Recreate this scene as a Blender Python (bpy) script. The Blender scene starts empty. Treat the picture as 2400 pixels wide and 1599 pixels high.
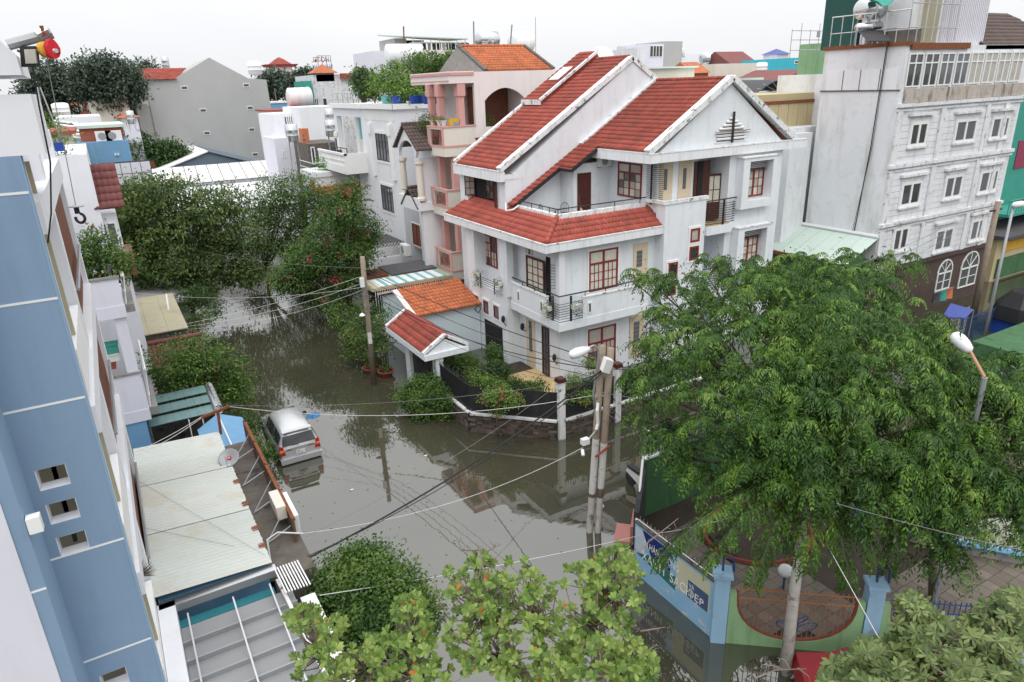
import bpy, math, random
import numpy as np
from mathutils import Vector, Matrix
random.seed(7); rng = np.random.default_rng(7)
scene = bpy.context.scene
COL = scene.collection
# ---------------------------------------------------------------- camera
HC = 15.0; FPX = 1611.2153
YAW, PIT, ROL = math.radians(29.76055), math.radians(20.4187), math.radians(2.02697)
_f = Vector((math.sin(YAW)*math.cos(PIT), math.cos(YAW)*math.cos(PIT), -math.sin(PIT)))
_r = Vector((math.cos(YAW), -math.sin(YAW), 0)); _d = _f.cross(_r)
RT = math.cos(ROL)*_r + math.sin(ROL)*_d; DN = -math.sin(ROL)*_r + math.cos(ROL)*_d; FW = _f
cam_data = bpy.data.cameras.new('camera'); cam = bpy.data.objects.new('camera', cam_data); COL.objects.link(cam)
cam_data.sensor_width = 36; cam_data.lens = 36*FPX/2400; cam_data.clip_start = .1; cam_data.clip_end = 6000
m3 = Matrix((RT, -DN, -FW)).transposed()
cam.matrix_world = Matrix.Translation((0, 0, HC)) @ m3.to_4x4()
scene.camera = cam
# ---------------------------------------------------------------- sky, sun, exposure
SUN_EL, SUN_AZ = math.radians(58), math.radians(205)      # azimuth clockwise from +Y
w = bpy.data.worlds.new('World'); scene.world = w; w.use_nodes = True
nt = w.node_tree; nt.nodes.clear()
def N(nt, t, **kw):
    n = nt.nodes.new(t)
    for k, v in kw.items():
        if k == 'i':
            for a, b in v.items(): n.inputs[a].default_value = b
        else: setattr(n, k, v)
    return n
sk = N(nt, 'ShaderNodeTexSky', sky_type='NISHITA', sun_disc=False, sun_elevation=SUN_EL, sun_rotation=SUN_AZ, air_density=1.0, dust_density=6.0, ozone_density=1.0)
tc = N(nt, 'ShaderNodeTexCoord'); mp = N(nt, 'ShaderNodeMapping', i={'Scale': (1, 1, 2.6)})
nz = N(nt, 'ShaderNodeTexNoise', i={'Scale': 2.2, 'Detail': 5, 'Roughness': .55})
cr = N(nt, 'ShaderNodeValToRGB'); cr.color_ramp.elements[0].position = .3; cr.color_ramp.elements[1].position = .7
cr.color_ramp.elements[0].color = (.79, .805, .835, 1); cr.color_ramp.elements[1].color = (.875, .877, .885, 1)
b1 = N(nt, 'ShaderNodeBackground', i={'Strength': .06}); b2 = N(nt, 'ShaderNodeBackground')
# standard overcast sky: brightness rises evenly from horizon to zenith
sz = N(nt, 'ShaderNodeSeparateXYZ'); el = N(nt, 'ShaderNodeMath', operation='MULTIPLY_ADD', use_clamp=False, i={1: 1.35, 2: 1.0}); mxz = N(nt, 'ShaderNodeMath', operation='MAXIMUM', i={1: 0.0})
ad = N(nt, 'ShaderNodeMixShader', i={'Fac': .9}); wo = N(nt, 'ShaderNodeOutputWorld')
L = nt.links.new
L(tc.outputs['Generated'], mp.inputs[0]); L(mp.outputs[0], nz.inputs['Vector']); L(nz.outputs['Fac'], cr.inputs[0]); L(cr.outputs[0], b2.inputs['Color'])
L(tc.outputs['Generated'], sz.inputs[0]); L(sz.outputs['Z'], mxz.inputs[0]); L(mxz.outputs[0], el.inputs[0]); L(el.outputs[0], b2.inputs['Strength'])
L(sk.outputs[0], b1.inputs['Color']); L(b1.outputs[0], ad.inputs[1]); L(b2.outputs[0], ad.inputs[2]); L(ad.outputs[0], wo.inputs['Surface'])
sl = bpy.data.lights.new('sun', 'SUN'); sl.energy = 0.9; sl.angle = math.radians(40); sl.color = (1, .97, .92)
so = bpy.data.objects.new('sun', sl); COL.objects.link(so)
sdir = Vector((math.sin(SUN_AZ)*math.cos(SUN_EL), math.cos(SUN_AZ)*math.cos(SUN_EL), math.sin(SUN_EL)))
so.rotation_euler = sdir.to_track_quat('Z', 'Y').to_euler(); so.location = (0, -20, 60)
vs = scene.view_settings; vs.view_transform = 'Standard'; vs.look = 'None'; vs.exposure = 0.22; vs.gamma = 1; vs.use_curve_mapping = False
scene.cycles.max_bounces = 6; scene.cycles.transparent_max_bounces = 8; scene.cycles.caustics_reflective = False; scene.cycles.caustics_refractive = False
# ---------------------------------------------------------------- pixel -> place (photo pixels 2400 x 1599, real planes)
def ray(px, py): return RT*((px-1200)/FPX) + DN*((py-799.5)/FPX) + FW
def XP(px, py, X): d = ray(px, py); return Vector((0, 0, HC)) + d*(X/d.x)
def YP(px, py, Y): d = ray(px, py); return Vector((0, 0, HC)) + d*(Y/d.y)
def ZP(px, py, z): d = ray(px, py); return Vector((0, 0, HC)) + d*((z-HC)/d.z)
def DP(px, py, D):
    d = ray(px, py); return Vector((0, 0, HC)) + d*(D/math.hypot(d.x, d.y))
# ---------------------------------------------------------------- mesh builder
class MB:
    def __init__(s): s.v = []; s.f = []
    def add(s, vs, fs):
        n = len(s.v); s.v += [tuple(p) for p in vs]; s.f += [tuple(i+n for i in f) for f in fs]; return s
    def box(s, x0, x1, y0, y1, z0, z1):
        if x0 > x1: x0, x1 = x1, x0
        if y0 > y1: y0, y1 = y1, y0
        if z0 > z1: z0, z1 = z1, z0
        return s.add([(x0,y0,z0),(x1,y0,z0),(x1,y1,z0),(x0,y1,z0),(x0,y0,z1),(x1,y0,z1),(x1,y1,z1),(x0,y1,z1)],
                     [(0,3,2,1),(4,5,6,7),(0,1,5,4),(1,2,6,5),(2,3,7,6),(3,0,4,7)])
    def ob(s, c, a, b, d):
        c, a, b, d = Vector(c), Vector(a), Vector(b), Vector(d)
        if a.cross(b).dot(d) < 0: a = -a
        return s.add([c-a-b-d, c+a-b-d, c+a+b-d, c-a+b-d, c-a-b+d, c+a-b+d, c+a+b+d, c-a+b+d],
                     [(0,3,2,1),(4,5,6,7),(0,1,5,4),(1,2,6,5),(2,3,7,6),(3,0,4,7)])
    def lb(s, o, u, n, u0, u1, w0, w1, n0, n1):   # local box: u along, z up, n outward
        o, u, n = Vector(o), Vector(u), Vector(n); z = Vector((0, 0, 1))
        c = o + u*((u0+u1)/2) + z*((w0+w1)/2) + n*((n0+n1)/2)
        return s.ob(c, u*abs(u1-u0)/2, n*abs(n1-n0)/2, z*abs(w1-w0)/2)
    def beam(s, p, q, wd, ht, up=(0, 0, 1)):
        p, q = Vector(p), Vector(q); a = (q-p)/2; up = Vector(up); side = a.cross(up)
        if side.length < 1e-6: side = a.cross(Vector((1, 0, 0)))
        side.normalize(); u2 = side.cross(a).normalized()
        return s.ob((p+q)/2, a, side*wd/2, u2*ht/2)
    def prism(s, pts, d):
        d = Vector(d); n = len(pts); P = [Vector(p) for p in pts]
        nr = Vector((0, 0, 0))
        for i in range(n): nr += P[i].cross(P[(i+1) % n])
        if nr.dot(d) > 0: P.reverse()
        return s.add(P + [p+d for p in P], [tuple(range(n)), tuple(range(2*n-1, n-1, -1))] + [(i, i+n, (i+1) % n+n, (i+1) % n)[::1] for i in range(n)])
    def tube(s, pts, r, n=6, r1=None, cap=True):
        P = [Vector(p) for p in pts]; m = len(P); r1 = r if r1 is None else r1; vs = []; up = None
        for i in range(m):
            t = (P[min(i+1, m-1)]-P[max(i-1, 0)])
            if t.length < 1e-9: t = Vector((0, 0, 1))
            t.normalize()
            if up is None: up = Vector((0, 0, 1)) if abs(t.z) < .9 else Vector((1, 0, 0))
            a = t.cross(up)
            if a.length < 1e-4: a = t.cross(Vector((0, 1, .3)))
            a.normalize(); b = a.cross(t).normalized(); up = b
            rr = r+(r1-r)*i/max(1, m-1)
            for k in range(n):
                q = 2*math.pi*k/n; vs.append(P[i]+a*math.cos(q)*rr+b*math.sin(q)*rr)
        fs = [(i*n+k, i*n+(k+1) % n, (i+1)*n+(k+1) % n, (i+1)*n+k) for i in range(m-1) for k in range(n)]
        if cap: fs += [tuple(range(n))[::-1], tuple(range((m-1)*n, m*n))]
        return s.add(vs, fs)
    def lathe(s, c, prof, n=12, axis=(0, 0, 1)):
        ax = Vector(axis).normalized(); a = ax.orthogonal().normalized(); b = ax.cross(a); c = Vector(c)
        vs = [c+ax*z+(a*math.cos(2*math.pi*k/n)+b*math.sin(2*math.pi*k/n))*r for r, z in prof for k in range(n)]
        m = len(prof)
        fs = [(i*n+k, i*n+(k+1) % n, (i+1)*n+(k+1) % n, (i+1)*n+k) for i in range(m-1) for k in range(n)]
        fs += [tuple(range(n))[::-1], tuple(range((m-1)*n, m*n))]
        return s.add(vs, fs)
    def build(s, name, mat, parent=None, smooth=False, label=None, cat=None, group=None, kind=None):
        me = bpy.data.meshes.new(name)
        V = np.array(s.v, dtype=float)
        if parent is not None: base = WB[parent.name]
        else: base = Vector(((V[:, 0].min()+V[:, 0].max())/2, (V[:, 1].min()+V[:, 1].max())/2, V[:, 2].min()))
        V = V-np.array(base)
        me.from_pydata([tuple(p) for p in V], [], s.f); me.update()
        if smooth:
            me.polygons.foreach_set('use_smooth', [True]*len(me.polygons))
        me.materials.append(mat)
        o = bpy.data.objects.new(name, me); COL.objects.link(o); WB[o.name] = Vector(base)
        if parent is not None: o.parent = parent
        else: o.location = base
        tag(o, label, cat, group, kind); return o
WB = {}
def tag(o, label=None, cat=None, group=None, kind=None):
    if label: o['label'] = label
    if cat: o['category'] = cat
    if group: o['group'] = group
    if kind: o['kind'] = kind
    return o
def thing(name, label, cat, loc, group=None):
    o = bpy.data.objects.new(name, None); COL.objects.link(o); o.empty_display_size = .3
    o.location = Vector(loc); WB[o.name] = Vector(loc); return tag(o, label, cat, group)
def inst(me, name, parent, mat4):          # shared-mesh piece below a parent, world matrix given
    o = bpy.data.objects.new(name, me); COL.objects.link(o); o.parent = parent
    b = WB[parent.name]; m = mat4.copy(); m.translation = m.translation-b; o.matrix_local = m; return o
def rawmesh(name, v, f, mat, smooth=False):
    me = bpy.data.meshes.new(name); me.from_pydata([tuple(p) for p in v], [], f); me.update(); me.materials.append(mat)
    if smooth: me.polygons.foreach_set('use_smooth', [True]*len(me.polygons))
    return me
# ---------------------------------------------------------------- materials
MT = {}
def mat(name, col, rough=.8, var=.1, scale=1.2, stain=None, samt=.5, metal=0, bump=0, bscale=30, island=0, orand=0, spec=.3, streak=(3, 3, .35), spot=None, spamt=.6, spscale=6, fine=0):
    m = bpy.data.materials.new(name); m.use_nodes = True; nt = m.node_tree; nt.nodes.clear(); L = nt.links.new
    out = N(nt, 'ShaderNodeOutputMaterial'); p = N(nt, 'ShaderNodeBsdfPrincipled', i={'Roughness': rough, 'Metallic': metal, 'Specular IOR Level': spec}); L(p.outputs[0], out.inputs[0])
    geo = N(nt, 'ShaderNodeNewGeometry')
    c = N(nt, 'ShaderNodeRGB'); c.outputs[0].default_value = (*col, 1); cur = c.outputs[0]
    def mul(cur, fac, lo, hi):
        mr = N(nt, 'ShaderNodeMapRange', i={'To Min': lo, 'To Max': hi}); L(fac, mr.inputs[0])
        hs = N(nt, 'ShaderNodeHueSaturation'); L(mr.outputs[0], hs.inputs['Value']); L(cur, hs.inputs['Color']); return hs.outputs[0]
    if var:
        nz = N(nt, 'ShaderNodeTexNoise', i={'Scale': scale, 'Detail': 6, 'Roughness': .6}); L(geo.outputs['Position'], nz.inputs['Vector'])
        cur = mul(cur, nz.outputs['Fac'], 1-var*2, 1+var*2)
    if fine:
        nf = N(nt, 'ShaderNodeTexNoise', i={'Scale': 24, 'Detail': 3}); L(geo.outputs['Position'], nf.inputs['Vector']); cur = mul(cur, nf.outputs['Fac'], 1-fine*2, 1+fine*2)
    if island: cur = mul(cur, geo.outputs['Random Per Island'], 1-island, 1+island)
    if orand:
        oi = N(nt, 'ShaderNodeObjectInfo'); cur = mul(cur, oi.outputs['Random'], 1-orand, 1+orand)
    def over(cur, colr, vec_scale, nscale, lo, hi, amt, det=6):
        mp = N(nt, 'ShaderNodeMapping', i={'Scale': vec_scale}); L(geo.outputs['Position'], mp.inputs[0])
        n2 = N(nt, 'ShaderNodeTexNoise', i={'Scale': nscale, 'Detail': det, 'Roughness': .65}); L(mp.outputs[0], n2.inputs['Vector'])
        r = N(nt, 'ShaderNodeMapRange', i={'From Min': lo, 'From Max': hi, 'To Max': amt}); L(n2.outputs['Fac'], r.inputs[0])
        mx = N(nt, 'ShaderNodeMix', data_type='RGBA'); L(r.outputs[0], mx.inputs[0]); L(cur, mx.inputs[6]); mx.inputs[7].default_value = (*colr, 1); return mx.outputs[2]
    if stain: cur = over(cur, stain, streak, 1.0, .5, .72, samt)
    if spot: cur = over(cur, spot, (1, 1, 1), spscale, .56, .64, spamt, 8)
    L(cur, p.inputs['Base Color'])
    if bump:
        nb = N(nt, 'ShaderNodeTexNoise', i={'Scale': bscale, 'Detail': 4}); L(geo.outputs['Position'], nb.inputs['Vector'])
        bp = N(nt, 'ShaderNodeBump', i={'Strength': bump, 'Distance': .02}); L(nb.outputs['Fac'], bp.inputs['Height']); L(bp.outputs[0], p.inputs['Normal'])
    MT[name] = m; return m
def leafmat(name, cols, trans=.25, rough=.5, clump=.5, cscale=.8):
    m = bpy.data.materials.new(name); m.use_nodes = True; nt = m.node_tree; nt.nodes.clear(); L = nt.links.new
    out = N(nt, 'ShaderNodeOutputMaterial'); geo = N(nt, 'ShaderNodeNewGeometry')
    nz = N(nt, 'ShaderNodeTexNoise', i={'Scale': cscale, 'Detail': 3}); L(geo.outputs['Position'], nz.inputs['Vector'])
    mm = N(nt, 'ShaderNodeMapRange', i={'From Min': .3, 'From Max': .7}); L(nz.outputs['Fac'], mm.inputs[0])
    mx = N(nt, 'ShaderNodeMix', i={'Factor': clump}); L(geo.outputs['Random Per Island'], mx.inputs[2]); L(mm.outputs[0], mx.inputs[3])
    cr = N(nt, 'ShaderNodeValToRGB'); L(mx.outputs[0], cr.inputs[0])
    el = cr.color_ramp.elements
    for i, c in enumerate(cols):
        pos = .12+.76*i/(len(cols)-1)
        e = el[i] if i < 2 else el.new(pos)
        e.position = pos; e.color = (*c, 1)
    p = N(nt, 'ShaderNodeBsdfPrincipled', i={'Roughness': rough, 'Specular IOR Level': .35}); L(cr.outputs[0], p.inputs['Base Color'])
    t = N(nt, 'ShaderNodeBsdfTranslucent'); L(cr.outputs[0], t.inputs['Color'])
    ms = N(nt, 'ShaderNodeMixShader', i={'Fac': trans}); L(p.outputs[0], ms.inputs[1]); L(t.outputs[0], ms.inputs[2]); L(ms.outputs[0], out.inputs[0])
    MT[name] = m; return m
def glassmat(name, col, rough=.08, spec=.6, var=.15):
    return mat(name, col, rough=rough, var=var, scale=3, spec=spec)
DIRT = (.16, .15, .13)
mat('house_white', (.72, .755, .785), var=.04, scale=.6, stain=(.50, .52, .52), samt=.4, spot=(.5, .52, .52), spamt=.25, spscale=1.7, rough=.85)
mat('house_blue', (.62, .71, .76), var=.03, scale=.6, stain=(.5, .55, .57), samt=.2, rough=.85)
mat('coping', (.74, .75, .75), var=.06, spot=(.05, .05, .045), spamt=.85, spscale=3.2, stain=(.3, .29, .26), samt=.5, rough=.9)
mat('fascia', (.75, .77, .79), var=.04, stain=(.42, .42, .40), samt=.45, streak=(5, 5, .5))
mat('tile_red', (.315, .072, .052), var=.2, scale=1.1, island=.14, orand=.14, rough=.75, stain=(.12, .05, .04), samt=.7, fine=.06, streak=(.8, .8, .8))
mat('tile_orange', (.43, .135, .058), var=.14, scale=1.5, island=.12, orand=.12, rough=.75, stain=(.16, .075, .05), samt=.6, streak=(1.2, 1.2, 1.2))
mat('tile_brown', (.115, .085, .078), var=.15, island=.1, rough=.75)
mat('tile_maroon', (.19, .07, .065), var=.15, island=.1, rough=.75)
mat('red_wood', (.21, .026, .022), var=.12, scale=4, rough=.45, spec=.4)
mat('dark_wood', (.075, .022, .018), var=.15, scale=4, rough=.45)
mat('brown_wood', (.17, .06, .035), var=.15, scale=4, rough=.5)
glassmat('curtain_glass', (.42, .40, .35), rough=.12, spec=.5)
glassmat('curtain_cream', (.60, .58, .50), rough=.18, spec=.4)
glassmat('dark_glass', (.035, .04, .042), rough=.05, spec=.7)
glassmat('grey_glass', (.10, .115, .13), rough=.06, spec=.7)
mat('tan_brick', (.62, .52, .38), var=.1, scale=9, spot=(.42, .35, .26), spamt=.6, spscale=14)
mat('black_iron', (.025, .026, .028), var=.1, rough=.5)
mat('white_trim', (.78, .78, .77), var=.03, rough=.75)
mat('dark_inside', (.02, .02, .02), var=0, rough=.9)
mat('shade_inside', (.10, .095, .09), var=.2, rough=.9)
mat('tan_floor', (.50, .36, .19), var=.14, scale=2, rough=.6)
mat('stone_brick', (.115, .088, .075), var=.3, scale=5, orand=.5, rough=.9, bump=.5, spot=(.06, .065, .05), spamt=.5)
mat('mortar', (.045, .042, .038), var=.2, rough=.95)
mat('black_panel', (.03, .031, .033), var=.2, scale=2, rough=.55, stain=(.075, .075, .07), samt=.5)
mat('pink', (.60, .33, .30), var=.05, stain=(.40, .24, .22), samt=.3)
mat('cream', (.70, .65, .57), var=.04, stain=(.5, .46, .4), samt=.3)
mat('pale_pink', (.74, .67, .65), var=.03, scale=.7, stain=(.56, .52, .50), samt=.3)
mat('white_wall', (.74, .75, .78), var=.03, scale=.7, stain=(.55, .55, .55), samt=.3)
mat('white_old', (.70, .72, .745), var=.06, scale=.5, stain=(.40, .385, .34), samt=.6, streak=(1.3, 1.3, .25), spot=(.48, .47, .44), spamt=.3, spscale=2.2)
mat('white_stained', (.70, .71, .73), var=.05, stain=(.30, .26, .22), samt=.55, streak=(2.5, 2.5, .9), spot=(.22, .19, .16), spamt=.6, spscale=2.6)
mat('rot_stain', (.45, .41, .37), var=.1, stain=(.12, .08, .05), samt=.9, streak=(2.2, 2.2, .9), spot=(.33, .22, .12), spamt=.8, spscale=2.4)
mat('grey_render', (.42, .42, .41), var=.05, scale=.25, stain=(.36, .36, .35), samt=.5, streak=(.4, .4, .2))
mat('concrete', (.26, .25, .235), var=.15, scale=2, spot=(.1, .1, .09), spamt=.5, spscale=3, rough=.95)
mat('old_concrete', (.13, .115, .10), var=.25, scale=2.5, spot=(.045, .042, .038), spamt=.8, spscale=2, rough=.95, stain=(.22, .17, .12), samt=.5)
mat('blue_wall', (.215, .315, .44), var=.05, scale=.7, stain=(.175, .26, .365), samt=.5, rough=.85)
mat('blue_wall_light', (.25, .37, .50), var=.03, scale=.4, rough=.85)
mat('sky_blue_paint', (.16, .33, .52), var=.08, stain=(.3, .42, .5), samt=.4)
mat('green_sheet', (.02, .075, .065), var=.1); mat('teal_paint', (.03, .20, .24), var=.08)
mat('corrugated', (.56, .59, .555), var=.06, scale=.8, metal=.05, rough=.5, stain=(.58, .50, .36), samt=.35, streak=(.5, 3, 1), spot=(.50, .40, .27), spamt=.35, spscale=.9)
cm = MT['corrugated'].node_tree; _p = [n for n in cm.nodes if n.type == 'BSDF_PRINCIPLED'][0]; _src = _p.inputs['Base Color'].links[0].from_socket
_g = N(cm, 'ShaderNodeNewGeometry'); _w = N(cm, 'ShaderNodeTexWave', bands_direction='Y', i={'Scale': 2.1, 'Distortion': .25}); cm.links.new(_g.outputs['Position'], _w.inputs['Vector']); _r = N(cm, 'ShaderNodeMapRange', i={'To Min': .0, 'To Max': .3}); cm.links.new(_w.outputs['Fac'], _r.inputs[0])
_m = N(cm, 'ShaderNodeMix', data_type='RGBA'); cm.links.new(_r.outputs[0], _m.inputs[0]); cm.links.new(_src, _m.inputs[6]); _m.inputs[7].default_value = (.33, .35, .31, 1); cm.links.new(_m.outputs[2], _p.inputs['Base Color'])  # darker wave bands paint shade between the ridges into the sheet colour
mat('rust', (.20, .075, .035), var=.3, scale=6, rough=.95)
mat('grey_metal', (.33, .345, .36), var=.08, rough=.45, metal=.3)
mat('grey_canvas', (.27, .275, .28), var=.08, scale=.6, rough=.6)
mat('steel', (.55, .56, .57), var=.06, rough=.28, metal=.9)
mat('chrome_tank', (.62, .63, .64), var=.03, rough=.18, metal=.95)
mat('white_paint', (.78, .79, .78), var=.04, rough=.5)
mat('plastic_white', (.75, .76, .76), var=.03, rough=.4)
mat('lavender_white', (.68, .68, .75), var=.03, stain=(.52, .51, .55), samt=.3)
mat('brown_facade', (.085, .058, .05), var=.1, stain=(.05, .038, .034), samt=.5)
mat('trunk', (.20, .165, .13), var=.25, scale=6, rough=.95, bump=.6)
mat('trunk_pale', (.50, .48, .44), var=.15, scale=5, rough=.95, spot=(.16, .13, .11), spamt=.85, spscale=2.2)
mat('trunk_dark', (.075, .06, .048), var=.25, scale=6, rough=.95, bump=.5)
mat('twig', (.21, .16, .14), var=.15, rough=.9)
mat('pole_concrete', (.27, .22, .17), var=.15, scale=3, rough=.95, spot=(.13, .10, .08), spamt=.6, spscale=4)
mat('poster_white', (.62, .62, .60), var=.12, scale=5, spot=(.2, .18, .16), spamt=.6, spscale=5)
mat('cable_black', (.018, .018, .02), var=0, rough=.6)
mat('cable_white', (.62, .62, .60), var=0, rough=.6)
mat('cable_grey', (.22, .22, .22), var=0, rough=.6)
mat('terracotta', (.30, .065, .05), var=.12, rough=.7)
mat('pot_white', (.66, .66, .62), var=.08)
mat('blue_plastic', (.02, .07, .34), var=.1, rough=.45)
mat('orange_wall', (.50, .17, .08), var=.12)
mat('yellow_plastic', (.62, .36, .04), var=.1)
mat('green_wall', (.24, .40, .21), var=.08, stain=(.12, .19, .10), samt=.6)
mat('green_dark', (.055, .14, .06), var=.12, stain=(.025, .05, .028), samt=.8)
mat('pillar_blue', (.28, .46, .62), var=.06, stain=(.2, .3, .4), samt=.4, spot=(.12, .13, .13), spamt=.4, spscale=3)
mat('peeling_blue', (.25, .46, .66), var=.08, spot=(.62, .56, .46), spamt=.9, spscale=2.6, rough=.9)
mat('sign_navy', (.012, .025, .16), var=.1); mat('sign_green', (.03, .16, .13), var=.1); mat('sign_cream', (.52, .52, .38), var=.05); mat('sign_slate', (.06, .10, .19), var=.1); mat('sign_sky', (.50, .58, .68), var=.06)
mat('sign_white', (.8, .8, .78), var=0)
mat('red_rail', (.19, .05, .035), var=.15); mat('orange_bar', (.33, .13, .05), var=.15); mat('blue_bar', (.02, .07, .19), var=.1)
mat('paver', (.15, .125, .105), var=.15, orand=.18, rough=.8, fine=.1)
mat('red_car', (.24, .012, .018), var=.03, rough=.25, spec=.6)
mat('car_silver', (.56, .57, .575), var=.02, rough=.3, metal=.45, spec=.5)
mat('car_trim', (.03, .03, .032), var=0, rough=.5)
mat('tail_red', (.45, .01, .012), var=.1, rough=.2, spec=.7); mat('tail_amber', (.6, .25, .12), var=.05, rough=.2)
mat('plate_white', (.75, .75, .74), var=0, rough=.5); mat('plate_ink', (.05, .05, .06), var=0)
mat('bag_blue', (.03, .15, .34), var=.3, scale=9, rough=.3)
mat('bench_pink', (.44, .20, .175), var=.08, rough=.7)
mat('teal_green', (.05, .29, .23), var=.08); mat('aqua', (.06, .48, .58), var=.05)
mat('magenta_paint', (.26, .05, .09), var=.1)
mat('brick_red', (.33, .10, .06), var=.2, scale=8); mat('panel_tan', (.50, .42, .25), var=.05, stain=(.36, .29, .17), samt=.4)
mat('roof_white', (.70, .70, .68), var=.05, scale=.6, stain=(.42, .25, .15), samt=.75, streak=(.18, 1.6, 1))
mat('roof_plain', (.70, .71, .72), var=.04, scale=.4); mat('roof_blue_grey', (.13, .17, .21), var=.06); mat('roof_green_pale', (.50, .60, .54), var=.05); mat('roof_slate', (.075, .072, .078), var=.08)
mat('beige_roof', (.42, .385, .27), var=.08, stain=(.25, .22, .16), samt=.5, streak=(1, 1, 1)); mat('awning_green', (.16, .26, .26), var=.12, scale=3, rough=.35)
mat('awning_aqua', (.16, .45, .48), var=.05); mat('tarp_blue', (.04, .065, .28), var=.1, rough=.4); mat('tarp_black', (.02, .02, .022), var=.2, rough=.4); mat('tarp_grey', (.09, .09, .095), var=.15, rough=.8)
mat('rust_bed', (.12, .045, .03), var=.35, scale=8); mat('floor_grey', (.3, .29, .28), var=.1)
mat('lamp_head', (.72, .73, .74), var=.03, rough=.35); mat('lamp_arm_rust', (.42, .22, .15), var=.15)
mat('hoist_red', (.55, .015, .025), var=.06, rough=.35); mat('hoist_yellow', (.62, .36, .06), var=.1)
mat('cloth_a', (.05, .05, .06), var=.2, orand=.6); mat('cloth_b', (.45, .42, .40), var=.2, orand=.4)
mat('soil', (.05, .038, .028), var=.3); mat('petal_pink', (.62, .05, .14), var=.2, island=.3); mat('petal_salmon', (.55, .16, .13), var=.2, island=.3)
leafmat('leaf_compound', [(.016, .046, .009), (.036, .092, .014), (.07, .155, .021), (.18, .31, .035)], trans=.32, clump=.55, cscale=1.1)
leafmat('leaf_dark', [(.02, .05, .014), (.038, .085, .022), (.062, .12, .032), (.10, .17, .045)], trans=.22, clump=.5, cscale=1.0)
leafmat('leaf_mid', [(.03, .07, .016), (.06, .13, .025), (.105, .19, .036), (.17, .25, .055)], trans=.35, clump=.72, cscale=1.0)
leafmat('leaf_olive', [(.045, .08, .024), (.085, .145, .04), (.14, .205, .055), (.20, .26, .08)], trans=.35, clump=.72, cscale=.7)
leafmat('leaf_fresh', [(.06, .13, .02), (.10, .20, .03), (.16, .27, .045), (.24, .33, .07)], trans=.3, clump=.4, cscale=1.5)
leafmat('leaf_almond', [(.06, .12, .022), (.12, .20, .035), (.19, .28, .055), (.30, .37, .10)], trans=.3, clump=.35, cscale=1.4)
leafmat('leaf_umbrella', [(.045, .08, .02), (.085, .13, .035), (.14, .19, .055), (.21, .26, .09)], trans=.22, clump=.35, cscale=1.2)
leafmat('leaf_far', [(.05, .08, .055), (.075, .11, .075), (.105, .14, .095)], trans=.3, clump=.6, cscale=.35)  # greyed, paler greens: distance haze painted into the leaf colour
leafmat('leaf_orange', [(.45, .10, .02), (.5, .2, .03), (.25, .05, .02)], trans=.25, clump=.2)
# ================================================================ setting: ground and flood water
def sheet(name, x0, x1, y0, y1, z, m):
    return MB().add([(x0,y0,z),(x1,y0,z),(x1,y1,z),(x0,y1,z)], [(0,1,2,3)]).build(name, m, kind='structure')
mat('ground', (.14, .13, .12), var=.15, scale=.05)
sheet('ground', -3000, 3000, -3000, 3000, -.5, MT['ground'])
def water_mat():
    m = bpy.data.materials.new('flood_water'); m.use_nodes = True; nt = m.node_tree; nt.nodes.clear(); L = nt.links.new
    out = N(nt, 'ShaderNodeOutputMaterial'); p = N(nt, 'ShaderNodeBsdfPrincipled', i={'Roughness': .018, 'IOR': 2.25, 'Specular IOR Level': .5}); L(p.outputs[0], out.inputs[0])
    geo = N(nt, 'ShaderNodeNewGeometry')
    n1 = N(nt, 'ShaderNodeTexNoise', i={'Scale': .22, 'Detail': 6, 'Roughness': .6}); L(geo.outputs['Position'], n1.inputs['Vector'])
    cr = N(nt, 'ShaderNodeValToRGB'); L(n1.outputs['Fac'], cr.inputs[0]); e = cr.color_ramp.elements
    e[0].position = .32; e[0].color = (.041, .042, .028, 1); e[1].position = .72; e[1].color = (.064, .059, .037, 1); L(cr.outputs[0], p.inputs['Base Color'])
    # long slow ripples, livelier far up the street
    mp = N(nt, 'ShaderNodeMapping', i={'Scale': (.6, 1.5, 1)}); L(geo.outputs['Position'], mp.inputs[0])
    n2 = N(nt, 'ShaderNodeTexNoise', i={'Scale': 1.3, 'Detail': 3, 'Roughness': .5}); L(mp.outputs[0], n2.inputs['Vector'])
    sx = N(nt, 'ShaderNodeSeparateXYZ'); L(geo.outputs['Position'], sx.inputs[0])
    mr = N(nt, 'ShaderNodeMapRange', i={'From Min': 34, 'From Max': 50, 'To Min': .05, 'To Max': .13}); L(sx.outputs['Y'], mr.inputs[0])
    bp = N(nt, 'ShaderNodeBump', i={'Distance': .05}); L(n2.outputs['Fac'], bp.inputs['Height']); L(mr.outputs[0], bp.inputs['Strength']); L(bp.outputs[0], p.inputs['Normal'])
    return m
sheet('water', -60, 90, -20, 130, 0, water_mat())
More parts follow.
